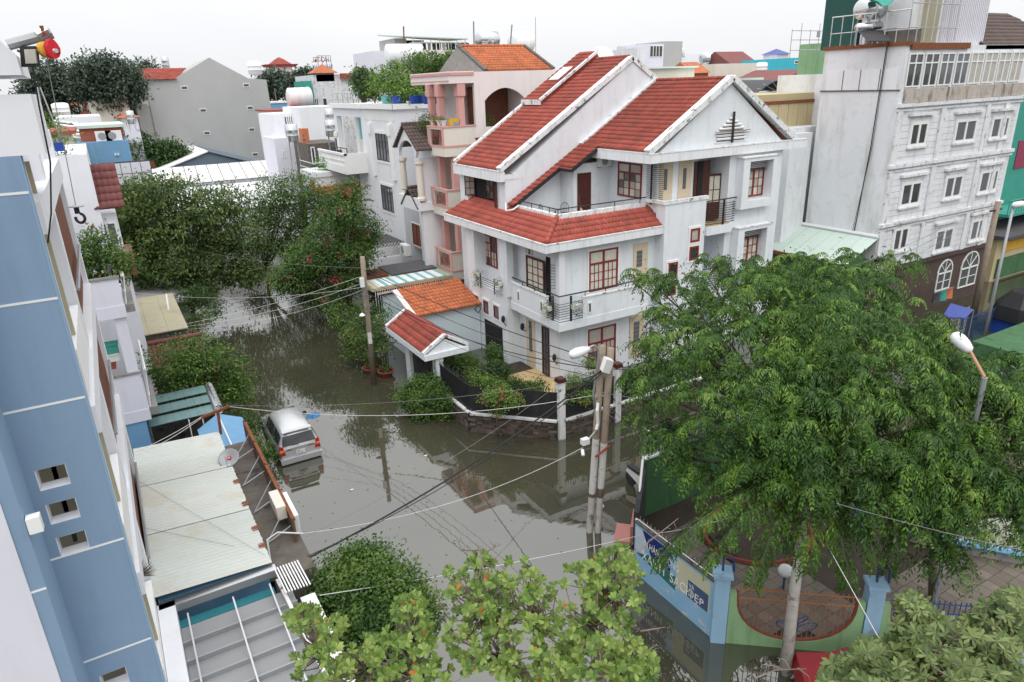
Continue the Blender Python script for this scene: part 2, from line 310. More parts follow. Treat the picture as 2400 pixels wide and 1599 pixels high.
# ================================================================ shared builders
def fY(Y, tl, br):      # rectangle on a plane Y=const facing -Y from two photo corners
    a, b = YP(*tl, Y), YP(*br, Y); return (Vector((a.x, Y, b.z)), Vector((1, 0, 0)), Vector((0, -1, 0)), b.x-a.x, a.z-b.z)
def fX(X, tl, br):      # plane X=const facing -X (left to right = falling Y)
    a, b = XP(*tl, X), XP(*br, X); return (Vector((X, a.y, b.z)), Vector((0, -1, 0)), Vector((-1, 0, 0)), a.y-b.y, a.z-b.z)
def window(par, F, cols=2, rows=3, fm='red_wood', pm='curtain_glass', fw=.07, trim=None, transom=0, mid=True, label=None, tw=.1, dep=.06, name='window', sub=0, sill=False):
    o, u, n, w_, h_ = F; z = Vector((0, 0, 1)); fr = MB()
    for a, b in ((0, fw), (w_-fw, w_)): fr.lb(o, u, n, a, b, 0, h_, 0, dep)
    for a, b in ((0, fw), (h_-fw, h_)): fr.lb(o, u, n, fw, w_-fw, a, b, 0, dep)
    top = h_-fw-transom*h_ if transom else h_-fw
    if transom: fr.lb(o, u, n, fw, w_-fw, top-fw/2, top+fw/2, 0, dep); top -= fw/2
    cells = []; cw = (w_-2*fw)/cols
    for c in range(1, cols): fr.lb(o, u, n, fw+cw*c-fw*.6, fw+cw*c+fw*.6, fw, h_-fw, 0, dep*.98)
    for c in range(cols):
        a = fw+cw*c+(fw*.6 if c else 0); b = fw+cw*(c+1)-(fw*.6 if c < cols-1 else 0)
        if transom: cells.append((a, b, top+fw, h_-fw))
        nn = sub or 1; hh = (top-fw)/rows; ww = (b-a)/nn
        for k in range(1, nn): fr.lb(o, u, n, a+ww*k-.018, a+ww*k+.018, fw, top, .004, dep*.7)
        for r in range(1, rows): fr.lb(o, u, n, a, b, fw+hh*r-.018, fw+hh*r+.018, .005, dep*.68)
        for k in range(nn):
            for r in range(rows): cells.append((a+ww*k, a+ww*(k+1), fw+hh*r, fw+hh*(r+1)))
    W = fr.build(name, MT[fm], par, label=label)
    for i, (a, b, c, d) in enumerate(cells):
        pmm = pm if isinstance(pm, str) else pm[i % len(pm)]
        MB().lb(o, u, n, a+.006, b-.006, c+.006, d-.006, .003, .016).build('pane', MT[pmm], W)
    if trim:
        t = MB()
        for a, b in ((-tw, 0), (w_, w_+tw)): t.lb(o, u, n, a, b, -tw, h_+tw, 0, .045)
        for a, b in ((-tw, 0), (h_, h_+tw)): t.lb(o, u, n, 0, w_, a, b, 0, .045)
        t.build('frame', MT[trim], W)
    if sill: MB().lb(o, u, n, -.12, w_+.12, -.12, -.02, 0, .16).build('sill', MT[trim or 'white_trim'], W)
    return W
def inpoly(x, y, P):
    c = False; j = len(P)-1
    for i in range(len(P)):
        if (P[i][1] > y) != (P[j][1] > y) and x < (P[j][0]-P[i][0])*(y-P[i][1])/(P[j][1]-P[i][1])+P[i][0]: c = not c
        j = i
    return c
TILE = {}
def tile_mesh(tw, th, m, flat=False):
    k = (round(tw, 3), round(th, 3), m)
    if k in TILE: return TILE[k]
    prof = [(0, .012), (.18, .0), (.42, .045), (.66, .055), (.88, .035), (1.02, .014)]
    if flat: prof = [(0, .01), (.5, .012), (1, .01)]
    v = []; n = len(prof); l = th*1.06
    for s, lift in ((-.02*l, .055), (l, .004)):
        for x, h in prof: v.append((x*tw, s, h+lift))
    for x, h in prof: v.append((x*tw, -.02*l, h+lift-.05+.01))
    f = [(i, i+1, n+i+1, n+i) for i in range(n-1)]+[(2*n+i, 2*n+i+1, i+1, i) for i in range(n-1)]
    TILE[k] = (v, f); return TILE[k]
TMESH = {}
BUD = {}
def tiles(par, O, U, S, poly, tw=.22, th=.36, m='tile_red', single=0, slab=.05, name='roof', under=None, label=None):
    """roof plane: O corner, U unit along eave, S unit up slope, poly in (u,s) metres"""
    O, U, S = Vector(O), Vector(U).normalized(), Vector(S).normalized(); Nn = U.cross(S)
    if Nn.z < 0: U2 = U
    nrm = Nn if Nn.z > 0 else -Nn
    base = MB().prism([O+U*a+S*b for a, b in poly], -nrm*slab).build(name, MT[under or m], par, label=label)
    us = [p[0] for p in poly]; ss = [p[1] for p in poly]
    v, f = tile_mesh(tw, th, m)
    flip = Nn.z < 0
    A = Matrix((( U if not flip else -U), S, nrm)).transposed().to_4x4()
    key = (round(tw, 3), round(th, 3), m)
    if key not in TMESH: TMESH[key] = rawmesh('tile', v, f, MT[m], True)
    pos = []; s = min(ss)
    r = 0
    while s < max(ss)-.1*th:
        u = min(us)
        while u < max(us)-.3*tw:
            if inpoly(u+tw/2, s+th*.45, poly): pos.append((u, s))
            u += tw
        s += th; r += 1
    used = 0; V = np.array(v); rv = []; rf = []
    for (u, s) in pos:
        oo = O+U*((u+tw) if flip else u)+S*s+nrm*.002*random.random()
        if used < single:
            mm = A.copy(); mm.translation = oo; inst(TMESH[key], 'tile', base, mm); used += 1
        else:
            n0 = len(rv); B = np.array(A.to_3x3()); W = V@B.T+np.array(oo); rv += [tuple(p) for p in W]; rf += [tuple(i+n0 for i in q) for q in f]
    if rv:
        q = MB(); q.v = rv; q.f = rf; q.build('tile_courses', MT[m], base, smooth=True, kind='stuff')
    return base
def ridge(par, p, q, m='tile_red', r=.11, step=.33, name='ridge_tile'):
    p, q = Vector(p), Vector(q); n = max(1, int((q-p).length/step)); d = (q-p).normalized()
    for i in range(n):
        a = p+(q-p)*i/n; b = p+(q-p)*((i+1)/n)+d*.03
        MB().tube([a, b], r*1.12, 8, r).build(name, MT[m], par, smooth=True)
# ---------------------------------------------------------------- leaves
def leaves(name, P, D, Nm, ln, wd, m, parent, fold=.15, kind=None, label=None):
    """P base points, D unit directions, Nm unit normals, ln/wd arrays: one folded four-point leaf each"""
    P, D, Nm = np.asarray(P, float), np.asarray(D, float), np.asarray(Nm, float); n = len(P)
    ln = np.broadcast_to(ln, (n,))[:, None]; wd = np.broadcast_to(wd, (n,))[:, None]
    S = np.cross(D, Nm); S /= np.linalg.norm(S, axis=1, keepdims=True)+1e-9
    V = np.empty((n, 4, 3)); V[:, 0] = P; V[:, 2] = P+D*ln-Nm*ln*.08
    mid = P+D*ln*.5; V[:, 1] = mid+S*wd*.5+Nm*wd*fold; V[:, 3] = mid-S*wd*.5+Nm*wd*fold
    base = np.array(WB[parent.name]); V = (V-base).reshape(-1, 3)
    me = bpy.data.meshes.new(name); nf = n*2
    me.vertices.add(n*4); me.vertices.foreach_set('co', V.astype(np.float32).ravel())
    idx = (np.arange(n)[:, None]*4+np.array([0, 1, 2, 0, 2, 3])[None]).ravel()
    me.loops.add(nf*3); me.loops.foreach_set('vertex_index', idx.astype(np.int32))
    me.polygons.add(nf); me.polygons.foreach_set('loop_start', np.arange(0, nf*3, 3, dtype=np.int32)); me.polygons.foreach_set('loop_total', np.full(nf, 3, dtype=np.int32))
    me.update(calc_edges=True); me.materials.append(MT[m])
    o = bpy.data.objects.new(name, me); COL.objects.link(o); o.parent = parent; WB[o.name] = WB[parent.name]
    return tag(o, label, kind=kind)
def unit(a): return a/(np.linalg.norm(a, axis=-1, keepdims=True)+1e-9)
def rdir(n): return unit(rng.normal(size=(n, 3)))
def lobes_points(lobes, n, shell=.55):
    """points spread through lobes [(cx,cy,cz,rx,ry,rz)], denser near the surface"""
    wts = np.array([l[3]*l[4]+l[4]*l[5]+l[3]*l[5] for l in lobes]); wts /= wts.sum()
    k = rng.choice(len(lobes), n, p=wts); Lb = np.array(lobes)[k]; d = rdir(n)
    r = shell+(1-shell)*rng.random(n)**.7; r *= 1+.13*rng.normal(size=n)
    return Lb[:, :3]+d*Lb[:, 3:]*r[:, None], d
def foliage(name, par, lobes, nclump, nleaf, ln, wd, m, spread=.35, shell=.5, droop=.2, up=.9, low=-1.0):
    C, d = lobes_points(lobes, nclump, shell)
    ok = d[:, 2] > low; C, d = C[ok], d[ok]
    C = np.repeat(C, nleaf, 0); d = np.repeat(d, nleaf, 0); n = len(C)
    sc = np.repeat(.6+.8*rng.random(n//nleaf), nleaf)
    off = rng.normal(size=(n, 3))*np.array([spread, spread, spread*.6])*sc[:, None]
    P = C+off; D = unit(d*.6+rdir(n)*.9+np.array([0, 0, -droop])); Nm = unit(np.array([0, 0, up])+d*.5+rdir(n)*.55)
    return leaves(name, P, D, Nm, ln*(.7+.6*rng.random(n)), wd*(.7+.6*rng.random(n)), m, par)
def branches(par, base, top, r, lobes, m='trunk', nb=10, name='trunk', sub=2, bend=.15):
    b = MB(); base, top = Vector(base), Vector(top)
    mid = (base+top)/2+Vector((random.uniform(-bend, bend), random.uniform(-bend, bend), 0))
    b.tube([base, mid, top], r, 8, r*.6)
    for i in range(nb):
        l = lobes[i % len(lobes)]; d = rdir(1)[0]; e = Vector((l[0]+d[0]*l[3]*.7, l[1]+d[1]*l[4]*.7, l[2]+abs(d[2])*l[5]*.6-.1*l[5]))
        s = mid.lerp(top, random.uniform(.5, 1)); k = s.lerp(e, .5)+Vector((random.uniform(-.2, .2), random.uniform(-.2, .2), .15*(e-s).length))
        b.tube([s, k, e], r*.38, 5, r*.1)
        for j in range(sub):
            d = rdir(1)[0]; q = k.lerp(e, random.random()); e2 = q+Vector((d[0]*l[3], d[1]*l[4], abs(d[2])*l[5]))*.5
            b.tube([q, q.lerp(e2, .5)+Vector((0, 0, .05)), e2], r*.14, 4, r*.05)
    return b.build(name, MT[m], par, smooth=True)
def tree(name, label, base, lobes, ncl, nl, ln, wd, m, r=.15, top=None, tm='trunk', group=None, nb=10, cat='tree', spread=.35, shell=.5, **kw):
    t = thing(name, label, cat, base, group); l0 = lobes[0]
    branches(t, base, top or (l0[0], l0[1], l0[2]-.3*l0[5]), r, lobes, tm, nb)
    foliage('crown', t, lobes, ncl, nl, ln, wd, m, spread, shell, **kw); return t
def pot(par_label, loc, r, h, m, group=None, name='flower_pot', plant=None, lab=True):
    t = thing(name, par_label, 'pot', loc, group); x, y, z = loc
    MB().lathe((x, y, z), [(r*.62, 0), (r*.95, h*.85), (r*1.08, h*.86), (r*1.08, h), (r*.92, h), (r*.88, h*.8)], 14).build('bowl', MT[m], t, smooth=False)
    MB().lathe((x, y, z+h*.78), [(r*.87, 0), (r*.87, .01)], 12).build('soil', MT['soil'], t)
    return t
# ================================================================ the corner house
H = thing('corner_house', 'pale blue-white three-storey corner house with red tiled roofs and wrap-around balcony', 'house', (25, 32, 0))
WX, WY = 18.7, 27.7                 # door wall and window wall planes
b = MB()
b.box(WX, 27.85, WY, 38.6, .02, 7.46)
b.box(27.85, 29.5, 28.7, 38.6, .02, 11.2)
b.box(29.5, 33.7, 27.1, 38.6, .02, 11.2)
b.box(24.9, 27.83, 27.0, WY-.002, .02, 8.9)                   # stair block
b.box(17.9, WX-.002, 31.72, 36.3, 2.05, 4.05)               # wing above the garage
b.box(17.9, WX-.002, 31.72, 32.35, .02, 2.05); b.box(17.9, WX-.002, 34.6, 36.3, .02, 2.05)
p1a, p1b = XP(1092, 560, 17.9).y, XP(1110, 560, 17.9).y; p2a, p2b = XP(1169, 600, 17.9).y, XP(1187, 600, 17.9).y
b.box(17.9, WX-.002, p1b, p1a, 4.05, 7.45); b.box(17.9, 18.3, p2b, p2a, 4.05, 7.45)
b.box(25.0, 27.85, 27.82, 33.0, 7.46, 11.2)                  # upper room
b.box(22.4, 24.998, 31.7, 33.0, 7.9, 10.8)                   # wall with the air conditioner
b.box(19.3, 33.6, 33.003, 38.6, 7.46, 10.5); b.box(18.8, 19.298, 33.003, 33.95, 8.2, 10.2); b.box(18.8, 19.298, 37.6, 38.6, 8.2, 10.2)
b.prism([(19.3, 33.001, 10.45), (27.4, 33.001, 16.05), (35.6, 33.001, 10.8), (35.6, 33.001, 7.9), (19.3, 33.001, 7.9)], (0, 5.58, 0))
b.prism([(23.9, 27.1, 11.2), (29.08, 27.1, 14.75), (34.0, 27.1, 11.2)], (0, 5.88, 0))
b.box(33.7, 36.1, 29.6, 38, 0, 11.0)
b.build('wall', MT['house_white'], H)
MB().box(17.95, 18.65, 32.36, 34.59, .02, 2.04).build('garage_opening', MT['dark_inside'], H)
# copings and fascias
b = MB(); b.box(24.8, 27.95, 26.95, 27.2, 8.9, 9.08); b.box(24.8, 25.02, 27.2, 28.5, 8.9, 9.08); b.build('coping', MT['coping'], H)
b = MB(); b.box(19.1, 24.79, 28.42, 28.68, 8.55, 8.86); b.box(19.1, 19.34, 28.68, 32.4, 8.55, 8.86); b.build('terrace_curb', MT['coping'], H)
MB().beam((18.5, 33.12, 10.74), (27.45, 33.12, 16.22), .42, .26).beam((27.4, 33.12, 16.22), (35.6, 33.12, 10.95), .42, .26).build('verge', MT['coping'], H)
MB().beam((18.5, 38.5, 10.76), (27.45, 38.5, 16.3), .3, .24).build('verge', MT['coping'], H)
MB().beam((23.6, 27.05, 11.62), (29.08, 27.05, 14.98), .42, .3).beam((29.08, 27.05, 14.98), (34.5, 27.05, 11.55), .42, .3).build('verge', MT['coping'], H)
MB().beam((23.75, 32.85, 11.72), (29.08, 32.85, 15.02), .28, .2).build('verge', MT['coping'], H)
b = MB()
b.box(17.5, 25.72, 27.08, 27.4, 7.38, 7.76); b.box(17.5, 17.8, 27.4, 38.45, 7.38, 7.76); b.box(17.8, 25.6, 27.4, 38.4, 7.47, 7.62)
b.box(23.6, 35.35, 26.82, 27.098, 11.08, 11.52); b.box(23.6, 23.9, 27.1, 33, 11.08, 11.55); b.box(23.9, 33.6, 27.1, 33, 11.22, 11.4)
b.box(18.42, 18.75, 32.95, 38.65, 10.1, 10.62); b.box(18.75, 19.6, 32.98, 38.62, 10.2, 10.44)
b.build('fascia', MT['fascia'], H)
b = MB(); b.box(17.48, 25.75, 27.06, 27.36, 7.762, 7.82); b.box(17.48, 17.72, 27.36, 38.46, 7.762, 7.82); b.box(18.4, 18.68, 32.92, 38.66, 10.622, 10.68); b.box(23.58, 35.36, 26.8, 26.98, 11.522, 11.58); b.box(23.58, 23.78, 26.98, 33, 11.552, 11.6)
b.build('eave_edge', MT['coping'], H)
# low wrap-around roof: two planes meeting at a hip
E0 = Vector((17.62, 27.2, 7.8)); E1 = Vector((19.15, 28.52, 8.7))
sl = math.hypot(1.53, .9)
rl = tiles(H, (17.62, 27.2, 7.8), (0, 1, 0), (1.53, 0, .9), [(0, 0), (1.32, sl), (11.0, sl), (11.15, 0)], single=110, name='lower_roof_left')
sr = math.hypot(1.32, .9)
rr = tiles(H, (17.62, 27.2, 7.8), (1, 0, 0), (0, 1.32, .9), [(0, 0), (1.53, sr), (7.4, sr), (7.95, 0)], single=110, name='lower_roof_right')
ridge(H, E0+Vector((0, 0, .08)), E1+Vector((0, 0, .08)), r=.12)
# big left roof and right gable roof
sb = math.hypot(8.85, 5.52)
rb = tiles(H, (18.55, 33.3, 10.72), (0, 1, 0), (8.85, 0, 5.52), [(0, 0), (0, sb), (5.1, sb), (5.1, 0)], single=40, name='upper_roof_left')
sg = math.hypot(5.33, 3.28)
rg = tiles(H, (23.72, 27.2, 11.66), (0, 1, 0), (5.33, 0, 3.28), [(0, 0), (0, sg), (5.6, sg), (5.6, 0)], single=40, name='upper_roof_right')
MB().prism([(29.08, 27.2, 14.95), (34.4, 27.2, 11.6), (34.4, 27.2, 11.5), (29.08, 27.2, 14.85)], (0, 5.6, 0)).build('roof_back_slope', MT['tile_red'], H)
ridge(H, (29.08, 27.2, 14.98), (29.08, 32.8, 14.98), r=.1); ridge(H, (27.42, 33.3, 16.3), (27.42, 38.4, 16.3), r=.1)
# raised strip with skylight
k = 5.52/8.85
def on_roof(X, dz): return 10.72+(X-18.55)*k+dz
tiles(H, (23.4, 36.5, on_roof(23.4, .34)), (0, 1, 0), (8.85, 0, 5.52), [(0, 0), (0, 4.9), (1.9, 4.9), (1.9, 0)], slab=.3, name='raised_roof', single=0)
MB().beam((23.3, 36.42, on_roof(23.3, .42)), (27.5, 36.42, on_roof(27.5, .42)), .16, .14).beam((23.32, 36.4, on_roof(23.3, .3)), (23.32, 38.5, on_roof(23.3, .3)), .12, .3).build('raised_coping', MT['coping'], H)
MB().prism([(25.0, 37.0, on_roof(25.0, .47)), (26.1, 37.0, on_roof(26.1, .47)), (26.1, 38.0, on_roof(26.1, .47)), (25.0, 38.0, on_roof(25.0, .47))], (0, 0, .03)).build('skylight', MT['white_paint'], H)
# lean-to roof along the gable wall
k2 = .58
def lz(X): return 8.88+(X-18.9)*k2
S2 = Vector((1, 0, k2)).normalized(); q = math.hypot(1, k2)
tiles(H, (18.9, 32.36, lz(18.9)), (0, 1, 0), S2, [(0, 0), (0, 3.0*q), (-1.15, 3.0*q), (-1.15, 5.2*q), (.64, 5.2*q), (.64, 0)], single=30, name='lean_to_roof')
MB().beam((18.9, 32.3, lz(18.9)-.08), (21.9, 32.3, lz(21.9)-.08), .05, .18).beam((21.9, 31.16, lz(21.9)-.08), (24.1, 31.16, lz(24.1)-.08), .05, .18).beam((21.88, 31.2, lz(21.88)-.06), (21.88, 32.3, lz(21.88)-.06), .05, .16).build('lean_to_edge', MT['black_iron'], H)
# terrace
MB().box(19.34, 25, 28.68, 33, 7.62, 7.95).build('terrace_floor', MT['floor_grey'], H)
rp = [(19.2, 32.2, 9.12), (19.2, 28.55, 9.12), (24.9, 28.55, 9.12)]
b = MB(); b.tube(rp, .03, 6)
for x, y in ((19.2, 31), (19.2, 29.3), (19.22, 28.55), (21, 28.55), (22.8, 28.55), (24.5, 28.55)): b.tube([(x, y, 8.86), (x, y, 9.12)], .022, 5)
b.build('terrace_rail', MT['black_iron'], H)
# windows
window(H, fX(24.995, (1450, 379), (1503, 467)), 2, 3, transom=.24, sub=2, fw=.08, pm=['curtain_cream', 'curtain_glass', 'grey_glass', 'curtain_glass'])
window(H, fY(WY-.003, (1380, 590), (1446, 671)), 2, 3, transom=.28, sub=3, fw=.09, trim='white_trim', pm=['curtain_cream'])
window(H, fY(WY-.003, (1377, 773), (1441, 850)), 2, 3, transom=.33, sub=3, fw=.09, trim='white_trim', pm=['curtain_glass', 'curtain_glass', 'grey_glass'])
window(H, fX(WX-.003, (1136, 548), (1167, 630)), 2, 3, transom=.22, sub=2, pm=['curtain_glass', 'dark_glass', 'curtain_glass'])
for tl, br in (((1112, 690), (1124, 724)), ((1134, 702), (1147, 737)), ((1158, 714), (1171, 749))):
    window(H, fX(17.897, tl, br), 1, 1, fw=.06, pm='grey_glass', trim='white_trim', tw=.12)
for tl, br in (((1618, 537), (1638, 565)), ((1615, 579), (1635, 607)), ((1566, 617), (1586, 645)), ((1562, 660), (1582, 690))):
    window(H, fY(26.997, tl, br), 1, 1, fw=.1, pm=['curtain_glass'] if tl[1] == 537 else ['dark_glass'], trim='white_trim', tw=.11)
# projecting window boxes of the right bay
for (z0, z1) in ((8.12, 10.86), (4.3, 7.05)):
    b = MB(); b.box(30.0, 30.5, 26.55, 27.098, z0, z1); b.box(32.35, 32.68, 26.55, 27.098, z0, z1); b.box(30.5, 32.35, 26.55, 27.098, z1-.2, z1); b.box(30.5, 32.35, 26.55, 27.098, z0, z0+.42)
    b.build('window_box', MT['house_white'], H)
    MB().box(29.95, 32.73, 26.5, 26.95, z1+.003, z1+.07).build('window_box_cap', MT['coping'], H)
    window(H, (Vector((30.6, 27.097, z0+.52)), Vector((1, 0, 0)), Vector((0, -1, 0)), 1.65, 1.55), 2, 3, sub=2, fw=.09, pm=['curtain_cream', 'curtain_glass'])
    g = MB()
    for i in range(7): g.box(30.55, 32.3, 26.94, 26.97, z1-.3-i*.085, z1-.28-i*.085)
    g.build('window_grille', MT['black_iron'], H)
# left wing upper window with open casements
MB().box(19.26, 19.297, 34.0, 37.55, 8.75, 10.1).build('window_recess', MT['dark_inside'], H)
window(H, (Vector((19.2, 36.0, 8.85)), Vector((0, -1, 0)), Vector((-1, 0, 0)), 1.9, 1.2), 2, 3, sub=2, fm='dark_wood', pm=['dark_glass', 'grey_glass'], fw=.06)
c1 = MB(); o = Vector((19.2, 37.4, 8.85)); u = Vector((-.8, .35, 0)).normalized(); nn = Vector((-.35, -.8, 0)).normalized()
window(H, (o, u, nn, .62, 1.25), 1, 3, sub=2, fm='dark_wood', pm='curtain_glass', fw=.06, name='open_casement')
window(H, (Vector((19.2, 34.1, 8.6)), Vector((-.85, -.3, 0)).normalized(), Vector((-.3, .85, 0)).normalized(), .62, 1.35), 1, 3, sub=1, fm='dark_wood', pm='brown_wood', fw=.06, name='open_casement')
# doors
D = MB().box(*(lambda a, c: (a.x, c.x, 27.74, 27.818, 8.9, a.z))(YP(1628, 379, 27.8), YP(1659, 460, 27.8))).build('door', MT['dark_wood'], H)
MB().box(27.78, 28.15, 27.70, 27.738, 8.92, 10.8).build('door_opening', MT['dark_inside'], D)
dl = window(H, (Vector((28.62, 27.95, 7.55)), Vector((.96, -.28, 0)), Vector((-.28, -.96, 0)), 1.0, 2.5), 1, 3, sub=2, fm='dark_wood', pm='curtain_cream', fw=.11, name='door_leaf')
MB().lb(Vector((28.62, 27.95, 7.55)), Vector((.96, -.28, 0)), Vector((-.28, -.96, 0)), .1, .9, .05, .95, .018, .05).build('door_panel', MT['dark_wood'], dl)
dl = window(H, fX(18.5, (1234, 597), (1278, 692)), 1, 4, sub=3, fm='dark_wood', pm='curtain_cream', fw=.12, name='door_leaf')
MB().box(WX-.05, WX-.003, XP(1290, 600, WX).y, XP(1281, 600, WX).y, 3.8, 6.75).build('door_opening', MT['dark_inside'], H)
F = fX(WX-.003, (1271, 763), (1289, 886)); window(H, F, 1, 6, sub=2, fm='dark_wood', pm='grey_glass', fw=.09, name='front_door')
MB().box(22.65, 23.55, 31.63, 31.698, 7.97, 10.3).build('terrace_door', MT['dark_wood'], H)
# tan brick strips with glass-block slits
for kind, tl, br, s0, s1 in (('X', (1234, 745), (1256, 866), (1241, 750), (1250, 826)), ('Y', (1485, 573), (1515, 655), (1491, 588), (1503, 624)), ('Y', (1476, 743), (1506, 830), (1484, 755), (1496, 800)),
                             ('X', (1232, 582), (1249, 598), (1240, 583), (1245, 597))):
    f = fX if kind == 'X' else fY; pl = WX-.003 if kind == 'X' else WY-.003
    o, u, n, w_, h_ = f(pl, tl, br); st = MB().lb(o, u, n, 0, w_, 0, h_, 0, .05).build('brick_strip', MT['tan_brick'], H)
    o, u, n, w_, h_ = f(pl, s0, s1); nb = max(1, int(h_/.22))
    for i in range(nb): MB().lb(o, u, n, .01, w_-.01, h_*i/nb+.01, h_*(i+1)/nb-.01, .052, .066).build('glass_block', MT['grey_glass'], st)
for a, c in (((1547, 374), (1573, 468)), ((1592, 372), (1617, 465))):
    o, u, n, w_, h_ = fY(27.817, a, c); st = MB().lb(o, u, n, 0, w_, 0, h_, 0, .04).build('brick_strip', MT['tan_brick'], H)
    MB().lb(o, u, n, w_*.32, w_*.56, h_*.26, h_*.76, .042, .06).build('glass_slit', MT['grey_glass'], st)
# balcony
BX, BY, BZ, BT = 18.1, 26.85, 3.35, 4.86
yl, xr = XP(1196, 690, BX).y, YP(1519, 700, BY).x
b = MB(); b.box(BX, xr, BY, WY-.002, BZ, 3.78); b.box(BX, WX-.002, WY, yl, BZ, 3.78); b.build('balcony_slab', MT['house_white'], H)
ya = XP(1280, 720, BX).y; xa = YP(1367, 720, BY).x
b = MB(); b.box(BX+.02, BX+.16, ya, yl-.003, 3.78, BT); b.box(xa, xr-.003, BY+.02, BY+.16, 3.78, BT); b.box(xr-.15, xr-.004, BY+.16, WY-.4, 3.78, BT)
b.build('balcony_parapet', MT['house_white'], H)
b = MB(); b.box(BX-.02, BX+.2, ya, yl+.01, BT+.002, BT+.07); b.box(xa, xr+.01, BY-.02, BY+.2, BT+.002, BT+.07); b.build('parapet_cap', MT['coping'], H)
for (F, n_) in ((XP(1216, 712, BX), 'X'), (XP(1270, 740, BX), 'X'), (YP(1382, 730, BY), 'Y'), (YP(1505, 704, BY), 'Y')):
    q = MB(); d_ = MB()
    if n_ == 'X': q.box(BX-.02, BX+.019, F.y-.13, F.y+.13, 4.0, 4.6); d_.box(BX-.028, BX-.021, F.y-.06, F.y+.06, 4.08, 4.52)
    else: q.box(F.x-.13, F.x+.13, BY-.02, BY+.019, 4.0, 4.6); d_.box(F.x-.06, F.x+.06, BY-.028, BY-.021, 4.08, 4.52)
    s = q.build('slot_frame', MT['white_trim'], H); d_.build('slot', MT['shade_inside'], s)
b = MB(); b.tube([(BX+.1, yl-.1, 5.15), (BX+.1, BY+.12, 5.15), (xr-.05, BY+.12, 5.15)], .035, 6)
for y in (yl-1.2, yl-2.4, ya+.1): b.tube([(BX+.1, y, BT), (BX+.1, y, 5.15)], .022, 5)
for x in (xa+.2, xa+1.5, xa+2.8): b.tube([(x, BY+.12, BT), (x, BY+.12, 5.15)], .022, 5)
b.build('handrail', MT['black_iron'], H)
b = MB()
for i in range(8):
    z = 3.84+i*.13; b.tube([(BX+.03, ya+.02, z), (BX+.03, BY+.05, z), (xa, BY+.05, z)], .016, 5)
for x, y in ((BX+.03, ya-.5), (BX+.06, ya-.58), (xa-.75, BY+.05), (xa-.68, BY+.05)): b.tube([(x, y, 3.5), (x, y, 5.1)], .03, 5)
b.build('corner_grille', MT['black_iron'], H)
MB().box(18.5, 18.86, 27.42, WY-.003, 3.78, 7.4).build('corner_column', MT['white_wall'], H)
b = MB()
for i in range(9):
    z = 5.35+i*.15; b.tube([(18.55, 28.75, z), (18.4, 28.3, z-.06), (18.46, 27.72, z)], .014, 4)
b.build('chevron_grille', MT['black_iron'], H)
b = MB()
for i in range(20):
    z = 8.95+i*.105; b.tube([(24.9, 28.55, z), (24.85, 27.75, z), (25.35, 27.72, z)], .014, 4)
for y in (28.05, 28.12): b.tube([(24.84, y, 8.8), (24.84, y, 11.05)], .028, 5)
b.build('wall_grille', MT['black_iron'], H)
# loggia of the stair bay
b = MB(); b.box(27.86, 29.75, 26.85, 28.69, 6.9, 7.38); b.box(27.86, 29.7, 26.9, 28.69, 3.2, 3.6); b.build('loggia_slab', MT['house_white'], H)
MB().box(27.9, 29.6, 26.9, 28.6, 7.385, 7.42).build('loggia_floor', MT['tan_floor'], H)
for z0 in (7.4, 3.62):
    b = MB()
    for i in range(9): b.tube([(27.9, 27.1, z0+.1+i*.13), (27.9, 26.9, z0+.1+i*.13), (29.95, 26.9, z0+.1+i*.13), (29.95, 27.09, z0+.1+i*.13)], .016, 4)
    b.tube([(27.8, 26.9, z0+1.38), (30.1, 26.9, z0+1.38)], .035, 5); b.tube([(29.0, 26.88, z0-.3), (29.0, 26.88, z0+1.38)], .03, 5); b.tube([(29.08, 26.88, z0-.3), (29.08, 26.88, z0+1.38)], .03, 5)
    b.build('loggia_railing', MT['black_iron'], H)
# gable vent: louvre triangle with iron cross
V = MB().box(28.2, 30.6, 27.05, 27.098, 11.75, 11.79).build('vent', MT['white_trim'], H)
for i in range(7):
    z = 11.9+i*.17; hw = 1.05 if i < 3 else 1.05-(i-2.4)*.24
    MB().ob((29.4, 27.04, z+.05), (hw, 0, 0), (0, .05, .03), (0, -.012, .035)).build('slat', MT['white_trim'], V)
    MB().box(29.4-hw*.95, 29.4+hw*.95, 27.07, 27.092, z-.065, z+.0).build('slot', MT['dark_inside'], V)
b = MB().box(29.33, 29.47, 26.94, 26.99, 11.72, 13.3)
for z in (12.2, 12.32): b.box(28.1, 30.75, 26.96, 26.98, z-.012, z+.012)
b.build('vent_cross', MT['black_iron'], V)
# planter rails on the wing
b = MB()
for i in range(4): b.tube([(17.95, p1b-.05, 4.25+i*.13), (17.78, p1b-.25, 4.25+i*.13), (17.78, p2a+.2, 4.25+i*.13), (17.95, p2a, 4.25+i*.13)], .016, 4)
for y in (p1b-.9, p2a+.4): b.tube([(17.76, y, 3.95), (17.76, y, 4.85)], .035, 5)
b.build('planter_rail', MT['black_iron'], H)
b = MB()
for y, z in ((31.0, 2.1),): b.tube([(18.69, y, z), (18.45, y, z+.1)], .025, 5); b.lathe((18.42, y, z+.1), [(.06, 0), (.13, .12), (.11, .34), (.03, .42)], 6)
b.lathe((17.72, 31.9, 2.55), [(.05, 0), (.12, .12), (.1, .32), (.03, .4)], 6); b.tube([(17.9, 31.9, 2.3), (17.75, 31.9, 2.55)], .025, 5)
b.lathe((18.5, 27.95, 1.35), [(.05, 0), (.12, .12), (.1, .32), (.03, .4)], 6); b.tube([(18.69, 27.95, 1.1), (18.5, 27.95, 1.35)], .025, 5)
b.build('wall_lamps', MT['black_iron'], H)
